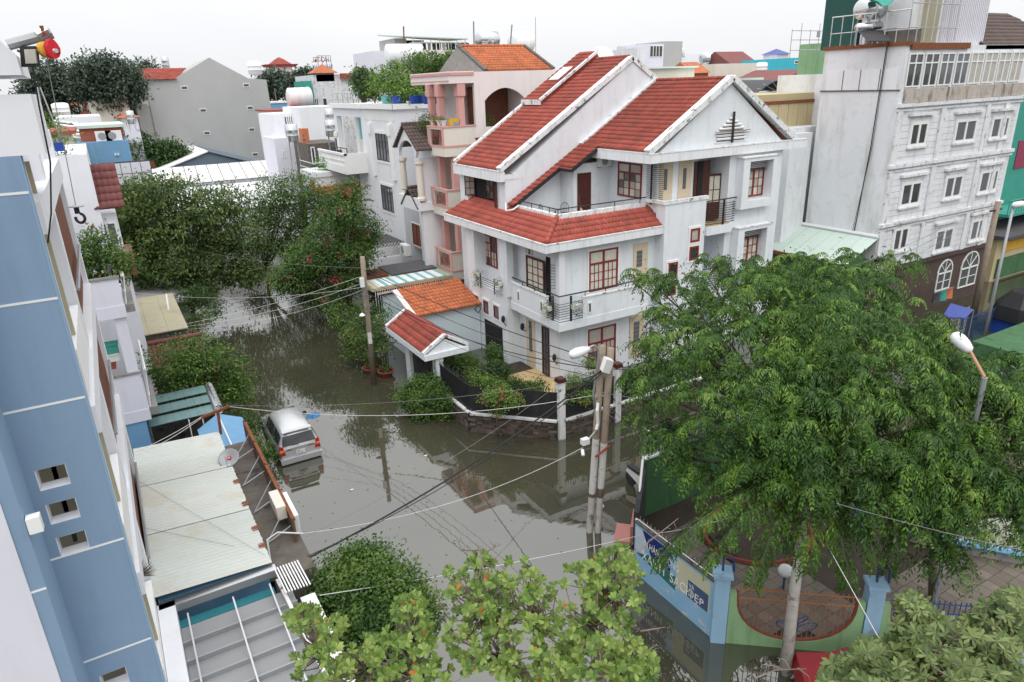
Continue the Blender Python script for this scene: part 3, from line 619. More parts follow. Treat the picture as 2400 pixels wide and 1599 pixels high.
MB().tube([(18.72, 32.9, 8.95), (18.5, 32.5, 8.62), (18.75, 32.2, 8.68), (19.1, 32.1, 8.9)], .05, 6).build('drain_hose', MT['plastic_white'], H)
# yard
MB().box(16.6, WX-.01, 26.4, 30.2, .0, .12).build('patio', MT['tan_floor'], kind='structure')
MB().add([(12.55, 28.9, .06), (12.55, 25.8, .06), (15.3, 23.0, .06), (24, 23.0, .06), (24, 27, .06), (18.6, 27.2, .06), (18.6, 31.7, .06), (12.6, 31.7, .06)], [tuple(range(8))]).build('garden_soil', MT['soil'], kind='structure')
# air conditioner on the terrace wall
def aircon(label, o, u, n, s=1.0, group=None):
    o, u, n = Vector(o), Vector(u), Vector(n); A = thing('air_conditioner', label, 'air conditioner', o, group)
    MB().lb(o, u, n, -.42*s, .42*s, 0, .56*s, .02, .32*s).build('case', MT['plastic_white'], A)
    MB().lathe(o+n*.325*s+u*-.08*s+Vector((0, 0, .28*s)), [(.215*s, 0), (.215*s, .012), (.2*s, .02)], 14, n).build('fan_grille', MT['grey_metal'], A)
    MB().lb(o, u, n, -.4*s, -.34*s, -.06*s, 0, .02, .3*s).lb(o, u, n, .34*s, .4*s, -.06*s, 0, .02, .3*s).build('bracket', MT['grey_metal'], A); return A
pa = YP(1412, 389, 31.7); aircon('white air conditioner unit high on the terrace wall of the corner house', (pa.x, 31.69, pa.z), (1, 0, 0), (0, -1, 0))
# terrace furniture
def chair(label, x, y, z, rz, group):
    t = thing('garden_chair', label, 'chair', (x, y, z), group); c, s = math.cos(rz), math.sin(rz)
    def R(a, b_, h): return (x+a*c-b_*s, y+a*s+b_*c, z+h)
    MB().lathe(R(0, 0, .43), [(.2, 0), (.21, .03)], 12).build('seat', MT['black_iron'], t)
    for a, b_ in ((-.14, -.14), (.14, -.14), (.14, .14), (-.14, .14)): MB().tube([R(a*.8, b_*.8, .43), R(a*1.3, b_*1.3, 0)], .014, 5).build('leg', MT['black_iron'], t)
    q = MB(); q.tube([R(-.19, .17, .43), R(-.22, .2, .75), R(-.12, .22, .95), R(.0, .22, 1.0), R(.12, .22, .95), R(.22, .2, .75), R(.19, .17, .43)], .016, 5)
    for a in (-.08, 0, .08): q.tube([R(a, .18, .44), R(a*1.2, .22, .97)], .01, 4)
    q.build('backrest', MT['black_iron'], t)
chair('black iron garden chair left of the terrace table', 20.1, 31.2, 7.95, .5, 'terrace chairs'); chair('black iron garden chair right of the terrace table', 21.25, 30.9, 7.95, -.6, 'terrace chairs')
t = thing('garden_table', 'small round black iron table on the upper terrace', 'table', (20.7, 31.0, 7.95))
MB().lathe((20.7, 31, 8.62), [(.32, 0), (.33, .03)], 14).build('tabletop', MT['grey_metal'], t)
for k_ in range(3): MB().tube([(20.7, 31, 8.6), (20.7+.12*math.cos(k_*2.1), 31+.12*math.sin(k_*2.1), 8.2), (20.7+.27*math.cos(k_*2.1), 31+.27*math.sin(k_*2.1), 7.95)], .016, 5).build('leg', MT['black_iron'], t)
t = thing('broom', 'broom with a fanned straw head leaning by the terrace door', 'broom', (22.1, 30.4, 7.95))
MB().prism([(21.85, 30.4, 7.95), (22.45, 30.3, 7.95), (22.0, 30.45, 8.7)], (0, .05, 0)).build('straw_head', MT['panel_tan'], t); MB().tube([(22.0, 30.45, 8.65), (21.9, 30.5, 9.35)], .018, 5).build('handle', MT['brown_wood'], t)
# flower boxes on the balcony
def flowerbox(label, x, y, z, u, drop=.5, n=420):
    t = thing('flower_box', label, 'planter', (x, y, z), 'balcony flower boxes'); u = Vector(u)
    MB().ob((x, y, z+.1), u*.28, Vector((-u.y, u.x, 0))*.11, (0, 0, .1)).build('box', MT['pot_white'], t)
    foliage('plant', t, [(x, y, z+.22, .32, .22, .2), (x-.05, y-.05, z-.15, .22, .16, drop*.6)], 60, n//60, .07, .035, 'leaf_olive', spread=.1, droop=.5)
    P, d = lobes_points([(x, y, z+.15, .36, .26, .3)], 70, .85); leaves('blossom', P, rdir(70), rdir(70), .035, .03, 'white_trim', t)
flowerbox('white flower box with trailing plants left of the balcony corner', BX-.05, BY+.95, 4.3, (0, 1, 0)); flowerbox('white flower box with blossoming plants right of the balcony corner', BX+1.0, BY-.1, 4.45, (1, 0, 0))
flowerbox('flower box with trailing green plants on the wing rail nearest the pink house', 17.75, p1b-.55, 4.6, (0, 1, 0), .9); flowerbox('flower box with pale blossoms on the wing rail beside the balcony', 17.75, p2a-.1, 4.6, (0, 1, 0), .8)
# ================================================================ garden wall of the corner house
GW = thing('garden_wall', 'dark stone-brick garden wall with black iron fence and white posts around the corner house', 'fence', (14, 25, 0))
BR = rawmesh('brick', *(lambda m: (m.v, m.f))(MB().box(-.19, .19, -.04, .04, 0, .105)), MT['stone_brick'])
BR2 = rawmesh('brick', *(lambda m: (m.v, m.f))(MB().box(-.13, .13, -.045, .045, 0, .105)), MT['stone_brick'])
runs = [((12.4, 28.9), (12.4, 25.75), .95), ((12.4, 25.75), (15.25, 22.85), .9), ((15.6, 22.85), (18.4, 22.85), .85), ((18.75, 22.85), (24, 22.85), .85)]
for (x0, y0), (x1, y1), h in runs:
    a, c = Vector((x0, y0, 0)), Vector((x1, y1, 0)); d = (c-a); ln = d.length; d.normalize(); n = Vector((d.y, -d.x, 0))
    if n.x+n.y > 0: n = -n
    core = MB().ob((a+c)/2+Vector((0, 0, h/2-.2)), d*ln/2, n*.1, (0, 0, h/2+.2)).build('stone_course', MT['mortar'], GW)
    rz = math.atan2(d.y, d.x)
    for r in range(int(h/.118)):
        s = random.uniform(.05, .2)
        while s < ln-.15:
            me = BR if random.random() < .65 else BR2
            mm = Matrix.Translation(a+d*s+n*(.1+random.uniform(-.012, .015))+Vector((0, 0, .01+r*.118))) @ Matrix.Rotation(rz, 4, 'Z')
            inst(me, 'brick', core, mm); s += .39 if me is BR else .285
    MB().ob((a+c)/2+Vector((0, 0, h+.045)), d*(ln/2-.01), n*.17, (0, 0, .045)).build('coping', MT['coping'], GW)
    MB().ob((a+c)/2+Vector((0, 0, (h+2.25)/2+.05)), d*(ln/2-.02), n*.012, (0, 0, (2.25-h)/2-.05)).build('sheet_panel', MT['black_panel'], GW)
    b = MB(); k = 0
    for s in np.arange(.08, ln, .13):
        p = a+d*s+n*.03; k += 1
        b.tube([p+Vector((0, 0, h+.1)), p+Vector((0, 0, 2.5+.12*(k % 4 == 0)))], .014, 4)
        if k % 4 == 0: b.tube([p+Vector((0, 0, 2.45)), p+d*.06+Vector((0, 0, 2.62)), p+d*.13+Vector((0, 0, 2.45))], .022, 4)
    for z in (1.2, 2.3): b.beam(a+n*.03+Vector((0, 0, z)), c+n*.03+Vector((0, 0, z)), .03, .05)
    b.build('iron_bars', MT['black_iron'], GW)
for x, y, h in ((15.42, 22.85, 2.8), (18.57, 22.85, 2.75)):
    P_ = MB().box(x-.16, x+.16, y-.16, y+.16, -.3, h).build('post', MT['coping'], GW)
    MB().box(x-.2, x+.2, y-.2, y+.2, h, h+.06).prism([(x-.18, y-.18, h+.06), (x+.18, y-.18, h+.06), (x+.18, y+.18, h+.06), (x-.18, y+.18, h+.06)], (0, 0, .12)).build('post_cap', MT['dark_wood'], P_)
# gatehouse with its small tiled gable
G = thing('gatehouse', 'small white gatehouse with red tiled gable over a black street gate', 'gate', (13, 31, 0))
b = MB(); b.box(12.25, 12.65, 29.0, 29.45, -.2, 2.85); b.box(12.25, 12.7, 32.55, 33.15, -.2, 2.85)
b.prism([(11.75, 29.0, 2.85), (12.8, 29.0, 3.5), (13.9, 29.0, 2.85)], (0, 5.0, 0)); b.box(11.62, 14.0, 28.85, 34.1, 2.62, 2.9); b.build('wall', MT['house_white'], G)
sgt = math.hypot(1.12, .7)
tiles(G, (11.68, 29.1, 2.93), (0, 1, 0), (1.12, 0, .7), [(0, 0), (0, sgt), (4.8, sgt), (4.8, 0)], single=90, name='roof')
MB().prism([(12.8, 29.1, 3.62), (13.95, 29.1, 2.95), (13.95, 29.1, 2.9), (12.8, 29.1, 3.55)], (0, 4.8, 0)).build('roof_back_slope', MT['tile_red'], G)
MB().beam((11.62, 29.02, 2.98), (12.8, 29.02, 3.7), .2, .14).beam((12.8, 29.02, 3.7), (14.02, 29.02, 2.98), .2, .14).build('coping', MT['coping'], G)
ridge(G, (12.8, 29.1, 3.66), (12.8, 33.9, 3.66), r=.09)
MB().beam((11.62, 33.98, 2.98), (12.8, 33.98, 3.7), .2, .14).build('coping', MT['coping'], G)
gt = MB().box(12.42, 12.48, 29.46, 32.54, .02, 2.6).build('gate_leaf', MT['black_panel'], G)
for y in (29.9, 30.6, 31.3, 32.0): MB().box(12.39, 12.419, y-.28, y+.28, .2, 1.2).box(12.39, 12.419, y-.28, y+.28, 1.35, 2.4).build('gate_panel', MT['black_iron'], gt)
MB().box(12.24, 12.249, 29.12, 29.32, 1.9, 2.1).build('number_plate', MT['sky_blue_paint'], G)
# garage annex with orange roof
A = thing('garage_annex', 'low garage with mossy orange tiled roof between the gate and the corner house', 'garage', (15.5, 36.5, 0))
MB().box(13.6, 17.85, 35.0, 40.0, 0, 2.85).prism([(13.6, 34.7, 2.85), (13.6, 40.2, 2.85), (13.6, 37.45, 3.65)], (.25, 0, 0)).build('wall', MT['house_blue'], A)
MB().beam((13.55, 34.6, 2.95), (13.55, 37.45, 3.83), .3, .12).beam((13.55, 40.3, 2.95), (13.55, 37.45, 3.83), .3, .12).build('coping', MT['pale_pink'], A)
sa = math.hypot(2.8, .85)
tiles(A, (13.75, 34.7, 2.92), (1, 0, 0), (0, 2.8, .85), [(0, 0), (0, sa), (4.1, sa), (4.1, 0)], m='tile_orange', tw=.24, th=.34, single=120, name='roof')
MB().prism([(13.6, 37.5, 3.75), (13.6, 40.3, 2.9), (13.6, 40.3, 2.8), (13.6, 37.5, 3.65)], (4.2, 0, 0)).build('roof_back_slope', MT['tile_orange'], A)
ridge(A, (13.7, 37.5, 3.79), (17.8, 37.5, 3.79), 'tile_orange', .09)
MB().tube([(17.3, 34.55, 2.7), (17.5, 34.5, 2.95), (17.7, 34.5, 2.7), (17.5, 34.52, 2.45), (17.3, 34.55, 2.7)], .03, 6).build('cable_coil', MT['cable_black'], A)
# ================================================================ pink house
PK = thing('pink_house', 'cream and pink four-storey house with iron-panelled balconies and an arched side opening', 'house', (23, 43, 0))
PY = 40.9
def archwall(par, Y, x0, x1, z0, z1, ax0, ax1, az0, az1, rise, thick, m, name='wall', back=None, bdepth=1.6):
    n = 12; c = MB(); xs = [ax0+(ax1-ax0)*i/n for i in range(n+1)]; zs = [az1-rise+rise*math.sin(math.pi*i/n)**.8 if 0 < i < n else az1-rise for i in range(n+1)]
    c.box(x0, ax0, Y, Y+thick, z0, z1); c.box(ax1, x1, Y, Y+thick, z0, z1); c.box(ax0, ax1, Y, Y+thick, z0, az0)
    c.prism([(ax0, Y, z1)]+[(x, Y, z) for x, z in zip(xs, zs)]+[(ax1, Y, z1)], (0, thick, 0))
    o = c.build(name, MT[m], par)
    if back: MB().box(ax0-.05, ax1+.05, Y+bdepth, Y+bdepth+.1, az0-.2, az1+.1).box(ax0-.12, ax0-.02, Y+thick, Y+bdepth, az0, az1).box(ax1+.02, ax1+.12, Y+thick, Y+bdepth, az0, az1).build('inner_wall', MT[back], par)
    return o
a0, a1 = YP(1139, 298, PY), YP(1231, 204, PY)
archwall(PK, PY, 21.3, 33, 0, 15.85, a0.x, a1.x, a0.z, a1.z, .75, .25, 'pale_pink', back='brown_wood', bdepth=2.2)
MB().box(21.3, 33, 43.3, 46.9, 0, 15.8).box(25, 33, PY+.25, 43.3, 0, 15.8).box(21.3, 25, PY+.25, 43.3, 0, 11.5).box(21.3, 25, PY+.26, 43.3, 15.3, 15.84).build('body', MT['pale_pink'], PK)
tp = MB().box(19.55, 21.298, PY, 46.9, 15.2, 15.9).build('top_canopy', MT['pale_pink'], PK)
MB().box(19.49, 19.548, PY-.05, 46.9, 15.68, 15.84).box(19.52, 19.549, PY-.05, 46.9, 15.33, 15.39).box(19.56, 21.3, PY-.06, PY-.003, 15.68, 15.84).build('trim_band', MT['pink'], tp)
for i, (zb, zt) in enumerate(((10.85, 12.62), (7.0, 8.7), (2.75, 4.6))):
    bl = MB().box(19.0, 21.3, PY-.0, 43.4, zb, zb+.62).build('balcony_slab', MT['cream'], PK)
    q = MB(); q.box(19.0, 21.3, PY, PY+.14, zb+.62, zt); q.box(19.0, 19.14, PY+.14, PY+.35, zb+.62, zt); q.box(19.0, 19.14, 43.05, 43.4, zb+.62, zt); q.box(19.0, 19.14, PY+.35, 43.05, zt-.12, zt); q.build('parapet', MT['cream'], bl)
    MB().box(18.95, 21.3, PY-.05, PY+.19, zt+.002, zt+.09).box(18.95, 19.19, PY+.19, 43.45, zt+.002, zt+.09).box(18.97, 21.3, PY-.03, PY-.002, zb+.56, zb+.68).box(18.97, 18.999, PY, 43.42, zb+.56, zb+.68).build('trim_band', MT['pink'], bl)
    MB().box(18.97, 18.999, PY, PY+.32, zb+.68, zt).box(18.97, 18.999, 43.08, 43.4, zb+.68, zt).build('corner_trim', MT['pink'], bl)
    g = MB(); cz = (zb+.62+zt-.12)/2
    for y in np.linspace(PY+.45, 42.95, 9): g.tube([(19.06, y, zb+.62), (19.06, y, zt-.12)], .014, 4)
    for yc in (41.6, 42.3):
        for r_ in (.2, .34): g.tube([(19.04, yc+r_*math.cos(t_), cz+r_*math.sin(t_)) for t_ in np.linspace(0, 6.28, 12)], .016, 4)
    g.build('iron_panel', MT['brown_wood'], bl)
    if i: MB().box(21.2, 21.298, PY+.6, 43.2, zb+.63, zb+3.3).build('folding_door', MT['dark_wood'], PK)
    top = 15.2 if i == 0 else (10.85 if i == 1 else 7.0)
    for (cx, cy) in ((19.6, 42.9), (19.75, 41.15)) if i else ((19.7, 44.0), (19.7, 42.6), (20.4, 41.2)):
        MB().box(cx-.2, cx+.2, cy-.2, cy+.2, zb+.63, top).build('column', MT['pink'], PK)
        if i == 0: MB().box(cx-.27, cx+.27, cy-.27, cy+.27, top-.75, top-.002).build('capital', MT['pink'], PK)
    if i: MB().box(19.9, 21.3, 43.4, 43.6, zb, top).build('side_wall', MT['cream'], PK)
a, c, rg_ = YP(1140, 160, PY), YP(1298, 160, PY), YP(1106, 110, 44.6)
U = 1
sv = Vector((0, 44.6-PY-.1, rg_.z-15.9)); sn = sv.length
tiles(PK, (a.x, PY+.1, 15.9), (1, 0, 0), sv, [(0, 0), (.1, sn), (c.x-a.x-.1, sn), (c.x-a.x, 0)], m='tile_orange', tw=.26, th=.38, single=60, name='roof')
MB().prism([(a.x-.02, PY+.1, 15.86), (a.x-.02, 44.6, rg_.z), (a.x-.02, 48, 15.86)], (-.15, 0, 0)).build('gable_wall', MT['concrete'], PK)
MB().beam((a.x-.05, PY, 15.95), (a.x-.05, 44.6, rg_.z+.08), .25, .12).beam((c.x, PY, 15.95), (c.x, 44.6, rg_.z+.08), .2, .12).build('verge', MT['old_concrete'], PK)
ridge(PK, (a.x, 44.6, rg_.z+.05), (c.x, 44.6, rg_.z+.05), 'tile_orange', .1)
for x, y, r, h, m, lb in ((19.25, 43.0, .2, .3, 'pot_white', 'white'), (19.25, 42.45, .18, .28, 'terracotta', 'terracotta'), (19.25, 41.95, .22, .32, 'pot_white', 'broad white'), (19.3, 41.4, .22, .32, 'pot_white', 'grey-white')):
    t = pot(f'{lb} flower pot on the top pink balcony rail, {"far end" if y > 42.9 else "second from far end" if y > 42.2 else "third from far end" if y > 41.7 else "nearest the corner"}', (x, y, 12.72), r, h, m, 'pots on the pink balcony')
    foliage('plant', t, [(x, y, 13.1, .22, .22, .18)], 20, 6, .1, .05, 'leaf_olive', spread=.08)
t = thing('crate', 'yellow plastic crate on the top pink balcony rail', 'crate', (19.7, 41.0, 12.72))
MB().box(19.5, 20.1, 40.92, 41.15, 12.72, 13.15).build('shell', MT['yellow_plastic'], t); MB().box(19.75, 20.05, 40.9, 40.919, 12.74, 12.92).build('label', MT['sky_blue_paint'], t)
t = thing('potted_shrub', 'bushy potted shrub at the far end of the top pink balcony', 'plant', (19.4, 44.2, 12.2)); MB().lathe((19.4, 44.2, 12.2), [(.2, 0), (.26, .4), (.24, .4)], 10).build('pot', MT['old_concrete'], t)
foliage('plant', t, [(19.4, 44.2, 12.95, .75, .7, .5)], 130, 7, .13, .06, 'leaf_olive', spread=.16)
t = thing('potted_tree', 'leafy potted tree inside the arched opening of the pink house', 'plant', (22.0, 41.7, 11.6)); MB().lathe((22.0, 41.7, 11.6), [(.25, 0), (.34, .35), (.3, .35)], 12).build('pot', MT['terracotta'], t); MB().tube([(22, 41.7, 11.9), (22.1, 41.7, 12.6)], .03, 5).build('trunk', MT['trunk'], t)
foliage('crown', t, [(22.1, 41.6, 13.0, .6, .4, .5), (22.5, 41.5, 12.5, .5, .35, .5)], 90, 8, .13, .06, 'leaf_dark', spread=.18)
for i, (x, lb) in enumerate(((21.35, 'red bowl planter on the arched window sill'), (22.6, 'white square planter on the arched window sill'), (23.1, 'white tray planter by the roof end of the arched sill'))):
    t = thing('sill_planter', lb, 'planter', (x, 41.05, 11.62)); MB().lathe((x, 41.05, 11.62), [(.16, 0), (.25, .28), (.22, .28), (.2, .2)], 6 if i else 12).build('bowl', MT['terracotta' if i == 0 else 'pot_white'], t); MB().lathe((x, 41.05, 11.83), [(.2, 0), (.2, .01)], 8).build('soil', MT['soil'], t)
# ================================================================ brown-gabled house
BH = thing('brown_gable_house', 'narrow white house with brown tiled gable porch and cream columns', 'house', (21, 45, 0))
MB().box(20.0, 30, 43.62, 48.4, 0, 12.0).box(18.3, 20, 43.62, 43.9, 0, 10.6).build('wall', MT['white_wall'], BH)
for (zt, za, X0, m) in ((11.2, 12.75, 17.9, 1), (7.35, 8.6, 17.9, 0)):
    ya, yb, ym = (47.1, 42.9, 45.1) if m else (46.5, 43.5, 45.0)
    for s_, (y0, y1) in enumerate(((ya, ym), (yb, ym))):
        sv = Vector((0, y1-y0, za-zt))
        tiles(BH, (X0, y0, zt), (1, 0, 0), sv, [(0, 0), (0, sv.length), (3.0 if m else 1.9, sv.length), (3.0 if m else 1.9, 0)], m='tile_brown', tw=.24, th=.36, name='porch_roof')
    ridge(BH, (X0, ym, za+.06), (X0+(3 if m else 1.9), ym, za+.06), 'tile_brown', .1)
    n = 10; pts = [(X0+.2, ya-.4, zt+.1), (X0+.2, ym, za-.15), (X0+.2, yb+.4, zt+.1)]+[(X0+.2, ym-1.45*math.cos(math.pi*i/n), zt-.55+1.1*math.sin(math.pi*i/n)) for i in range(n+1)]
    if m: MB().prism(pts, (.2, 0, 0)).build('gable_arch', MT['white_wall'], BH)
for y in (43.6, 46.5): MB().lathe((18.3, y, 7.9), [(.32, 0), (.32, .15), (.24, .25), (.21, 2.3), (.3, 2.42), (.3, 2.6)], 14).build('column', MT['cream'], BH)
MB().box(17.95, 20, 43.4, 47, 7.2, 7.75).box(17.95, 18.1, 43.4, 47, 7.75, 8.05).build('balcony', MT['white_wall'], BH)
MB().tube([(18.0, 43.5, 8.4), (18.0, 46.2, 8.4)], .03, 5).build('handrail', MT['black_iron'], BH)
q = [(19.97, 44.3, 7.75), (19.97, 44.3, 9.7)]+[(19.97, 44.85-.55*math.cos(math.pi*i/8), 9.7+.6*math.sin(math.pi*i/8)) for i in range(1, 8)]+[(19.97, 45.4, 9.7), (19.97, 45.4, 7.75)]
MB().prism(q, (-.06, 0, 0)).build('arched_door', MT['red_wood'], BH)
window(BH, fX(19.99, (966, 522), (989, 580)), 2, 3, fm='brown_wood', pm='brown_wood', trim='white_trim')
# street-side canopies in front of these houses
SC = thing('striped_awning', 'flat shed roof with white and aqua striped sheets beside the utility pole', 'awning', (16, 42, 0))
MB().box(13.2, 18.8, 40.6, 46.0, 3.05, 3.25).build('roof_deck', MT['beige_roof'], SC)
for i in range(7):
    x0 = 13.7+i*.68; MB().box(x0, x0+.42, 40.7, 42.6, 3.27, 3.3).build('white_sheet', MT['white_paint'], SC); MB().box(x0+.42, x0+.66, 40.7, 42.6, 3.265, 3.29).build('aqua_sheet', MT['awning_aqua'], SC)
MB().box(15.4, 18.7, 42.8, 45.6, 3.3, 3.36).build('grey_tarp', MT['tarp_grey'], SC); MB().box(13.4, 15.2, 42.9, 44.9, 3.28, 3.4).build('rust_bed', MT['rust_bed'], SC)
b = MB()
for x in np.arange(13.4, 18.8, .16): b.tube([(x, 40.62, 1.4), (x, 40.62, 3.04)], .022, 4)
b.build('bars', MT['white_paint'], SC); MB().box(13.2, 18.8, 40.7, 41.0, 0, 1.4).build('front_wall', MT['pale_pink'], SC); MB().box(13.2, 18.8, 42.2, 42.3, 0, 3).build('inner_wall', MT['dark_inside'], SC)
LT = thing('lattice_fence', 'white diagonal lattice fence on a low wall beside the brown gabled house', 'fence', (17, 50, 0))
MB().box(14.6, 19, 48.9, 49.2, 2.3, 3.1).build('wall', MT['white_wall'], LT)
b = MB()
for i in range(18):
    x = 14.6+i*.26
    b.beam((x, 49, 3.1), (min(x+1.0, 19), 49, 3.1+min(1.0, 19-x)), .03, .03); b.beam((max(x-1.0, 14.6), 49.03, 3.1+min(1.0, x-14.6)), (x, 49.03, 3.1), .03, .03)
b.build('lattice', MT['white_paint'], LT); MB().box(14.5, 19, 49.3, 53, 3.8, 4.0).build('shed_roof', MT['roof_slate'], LT)
pa = YP(955, 590, 47.4); aircon('weathered white air conditioner unit beside the lattice fence', (18.6, 47.6, 3.4), (0, -1, 0), (-1, 0, 0), 1.4)
# ================================================================ white neoclassical house
WH = thing('white_house', 'white neoclassical house with tall grey window and plants on its flat roof', 'house', (25, 56, 0))
MB().box(19.5, 32, 50.2, 57.2, 0, 13.95).box(21.4, 32, 57.2, 65.6, 0, 13.9).box(19.5, 21.4, 57.2, 65.6, 12.9, 13.9).box(19.5, 20.2, 57.2, 58.1, 8.4, 12.9).box(19.5, 20.0, 64.9, 65.6, 9.9, 12.9).box(19.5, 21.4, 57.2, 60, 0, 8.4).build('wall', MT['white_wall'], WH)
MB().box(19.3, 19.498, 50.1, 57.3, 13.6, 13.98).box(19.2, 19.498, 57.3, 65.7, 13.6, 13.98).box(19.3, 32, 50.0, 50.198, 13.6, 13.98).build('cornice', MT['white_trim'], WH)
b = MB()
for y in np.arange(50.4, 57, .22): b.box(19.44, 19.499, y, y+.09, 12.75, 13.55)
b.build('fluting', MT['white_trim'], WH, kind='stuff')
for y in (51.3, 55.7):
    MB().box(19.3, 19.499, y-.25, y+.25, 8.4, 12.6).build('pilaster', MT['white_trim'], WH); MB().box(19.2, 19.299, y-.33, y+.33, 11.7, 12.5).build('pilaster_head', MT['white_trim'], WH)
window(WH, fX(19.49, (880, 312), (915, 380)), 4, 1, fm='roof_slate', pm='grey_glass', transom=.25, fw=.06, trim='white_trim', tw=.2)
window(WH, fX(19.49, (893, 432), (926, 500)), 4, 2, fm='roof_slate', pm='grey_glass', transom=.2, fw=.06, trim='white_trim', tw=.2)
MB().box(17.6, 21.3, 57.5, 65.6, 8.45, 9.1).build('balcony_slab', MT['white_trim'], WH); MB().box(17.6, 17.8, 57.5, 65.6, 9.95, 10.12).box(17.6, 21.3, 57.5, 57.7, 9.1, 10.12).build('balcony_rail', MT['white_trim'], WH)
for y in np.arange(58, 65.4, .42): MB().lathe((17.7, y, 9.1), [(.09, 0), (.07, .2), (.12, .4), (.06, .7), (.1, .86)], 6).build('baluster', MT['white_trim'], WH)
b = MB(); b.tube([(17.9, 57.6, 10.5), (17.9, 63, 10.5)], .04, 5)
for y in (57.7, 59.5, 61.3, 63): b.tube([(17.9, y, 10.1), (17.9, y, 10.5)], .03, 4)
b.build('iron_rail', MT['black_iron'], WH)
MB().box(21.3, 21.398, 59.0, 64.5, 9.2, 12.6).build('loggia_back', MT['cream'], WH); MB().box(21.26, 21.299, 62.0, 64.0, 10.8, 12.6).build('curtain', MT['awning_aqua'], WH)
for i in range(4): MB().box(21.26, 21.299, 59.6+i*.5, 59.7+i*.5, 10.9, 12.5).build('window_bar', MT['grey_metal'], WH)
b = MB()
for y in np.arange(58.5, 65.5, 1.4): b.tube([(19.6, y, 13.95), (19.6, y, 14.8)], .03, 4)
for z in (14.3, 14.8): b.tube([(19.6, 58.5, z), (19.6, 65.4, z)], .03, 4)
b.build('roof_rail', MT['grey_metal'], WH)
# roof garden: tubs and small trees
for i, (px, col, lb) in enumerate(((905, 'awning_aqua', 'aqua tub of bamboo-like plants at the far end of the roof garden'), (930, 'blue_plastic', 'blue tub under the brightest green roof tree'), (972, 'blue_plastic', 'blue tub near the middle of the white roof edge'), (1003, 'blue_plastic', 'blue tub of plants nearest the pink columns'))):
    c = XP(px, 233, 20.2); t = thing('plant_tub', lb, 'planter', (20.4, c.y, 13.97), 'plant tubs on the white roof'); MB().lathe((20.4, c.y, 13.97), [(.5, 0), (.58, .55), (.5, .55), (.48, .4)], 14).build('tub', MT[col], t); MB().lathe((20.4, c.y, 14.36), [(.49, 0), (.49, .02)], 12).build('soil', MT['soil'], t)
def px_tree(name, label, X, spots, base, m, ln=.24, wd=.12, dens=110, r=.06, group=None, **kw):
    lob = []
    for px, py, rad in spots: p = XP(px, py, X); lob.append((p.x, p.y, p.z, rad, rad, rad*.85))
    return tree(name, label, base, lob, dens*len(lob), 8, ln, wd, m, r=r, group=group, nb=8, spread=.22, **kw)
px_tree('roof_tree', 'bright green bushy tree in the roof garden of the white house', 21, [(905, 190, 1.1), (925, 175, 1.1), (940, 205, 1.2), (880, 205, 1.0), (960, 215, .9)], (21.0, 50.9, 14.2), 'leaf_fresh', group='roof garden trees')
px_tree('roof_tree', 'darker green tree behind the bright one in the roof garden', 24, [(975, 155, 1.3), (1005, 150, 1.2), (1000, 190, 1.2), (990, 215, 1.1), (960, 175, 1.0)], (23.9, 52.5, 14.2), 'leaf_mid', group='roof garden trees')
px_tree('roof_tree', 'small green tree touching the pink house gable in the roof garden', 25, [(1045, 150, 1.0), (1070, 148, .9), (1025, 170, .9)], (25.2, 51, 14.2), 'leaf_mid', group='roof garden trees')
px_tree('roof_tree', 'sparse dark shrub at the far left end of the roof garden', 20.6, [(850, 190, .8), (860, 212, .8), (845, 175, .5)], (20.5, 57.0, 14.0), 'leaf_dark', group='roof garden trees', ln=.2)
# ================================================================ weathered white block on the right
WB_ = thing('weathered_block', 'tall weathered white building with panelled front, brown ground floor and stained parapet', 'building', (45, 28, 0))
FY_ = 24.0; CX = 39.0
MB().box(CX, 52.4, FY_, 29.05, 3.62, 16.3).box(CX+2, 52, 29.05, 34, 3.6, 15).build('wall', MT['white_old'], WB_)
MB().box(CX+.05, 52.35, FY_+.06, 29, -.2, 3.62).build('ground_floor', MT['brown_facade'], WB_)
MB().box(CX-.06, 52.42, FY_-.1, FY_+.059, 3.45, 3.7).build('ground_cornice', MT['brown_facade'], WB_)
sp = MB().box(CX-.03, CX-.003, 24.25, 28.7, 14.05, 15.15).build('side_panels', MT['white_wall'], WB_)
for y in (25.3, 26.5, 27.6): MB().box(CX-.045, CX-.031, y-.02, y+.02, 14.05, 15.15).build('panel_joint', MT['roof_slate'], sp)
MB().box(CX-.06, CX-.002, 24.0, 29.05, 13.98, 14.05).build('panel_ledge', MT['old_concrete'], WB_)
MB().box(CX-.12, CX+.3, 23.9, 29.15, 16.3, 16.5).box(CX+.3, 45, 23.85, 24.1, 16.1, 16.42).build('roof_edge', MT['rust'], WB_)
bays = [CX+.25, YP(2167, 497, FY_).x, YP(2272, 470, FY_).x, YP(2338, 450, FY_).x-1.2, 52.3]
for fl, (z0, z1) in enumerate(((3.72, 6.35), (6.55, 9.75), (9.95, 13.1))):
    MB().box(CX-.12, 52.5, FY_-.2, FY_-.003, z1, z1+.2).build('cornice', MT['white_stained'], WB_); MB().box(CX-.06, 52.5, FY_-.1, FY_-.004, z1-.22, z1-.1).build('cornice_band', MT['white_stained'], WB_)
    for i in range(4):
        MB().box(bays[i]-.22, bays[i]+.22, FY_-.12, FY_-.003, z0, z1-.23).build('pilaster', MT['white_stained'], WB_)
        for r in range(int((z1-z0-.3)/.36)):
            zz = z0+.02+r*.36; MB().box(bays[i]+.24, bays[i+1]-.24, FY_-.045, FY_-.004, zz, zz+.335).build('panel', MT['white_old'], WB_)
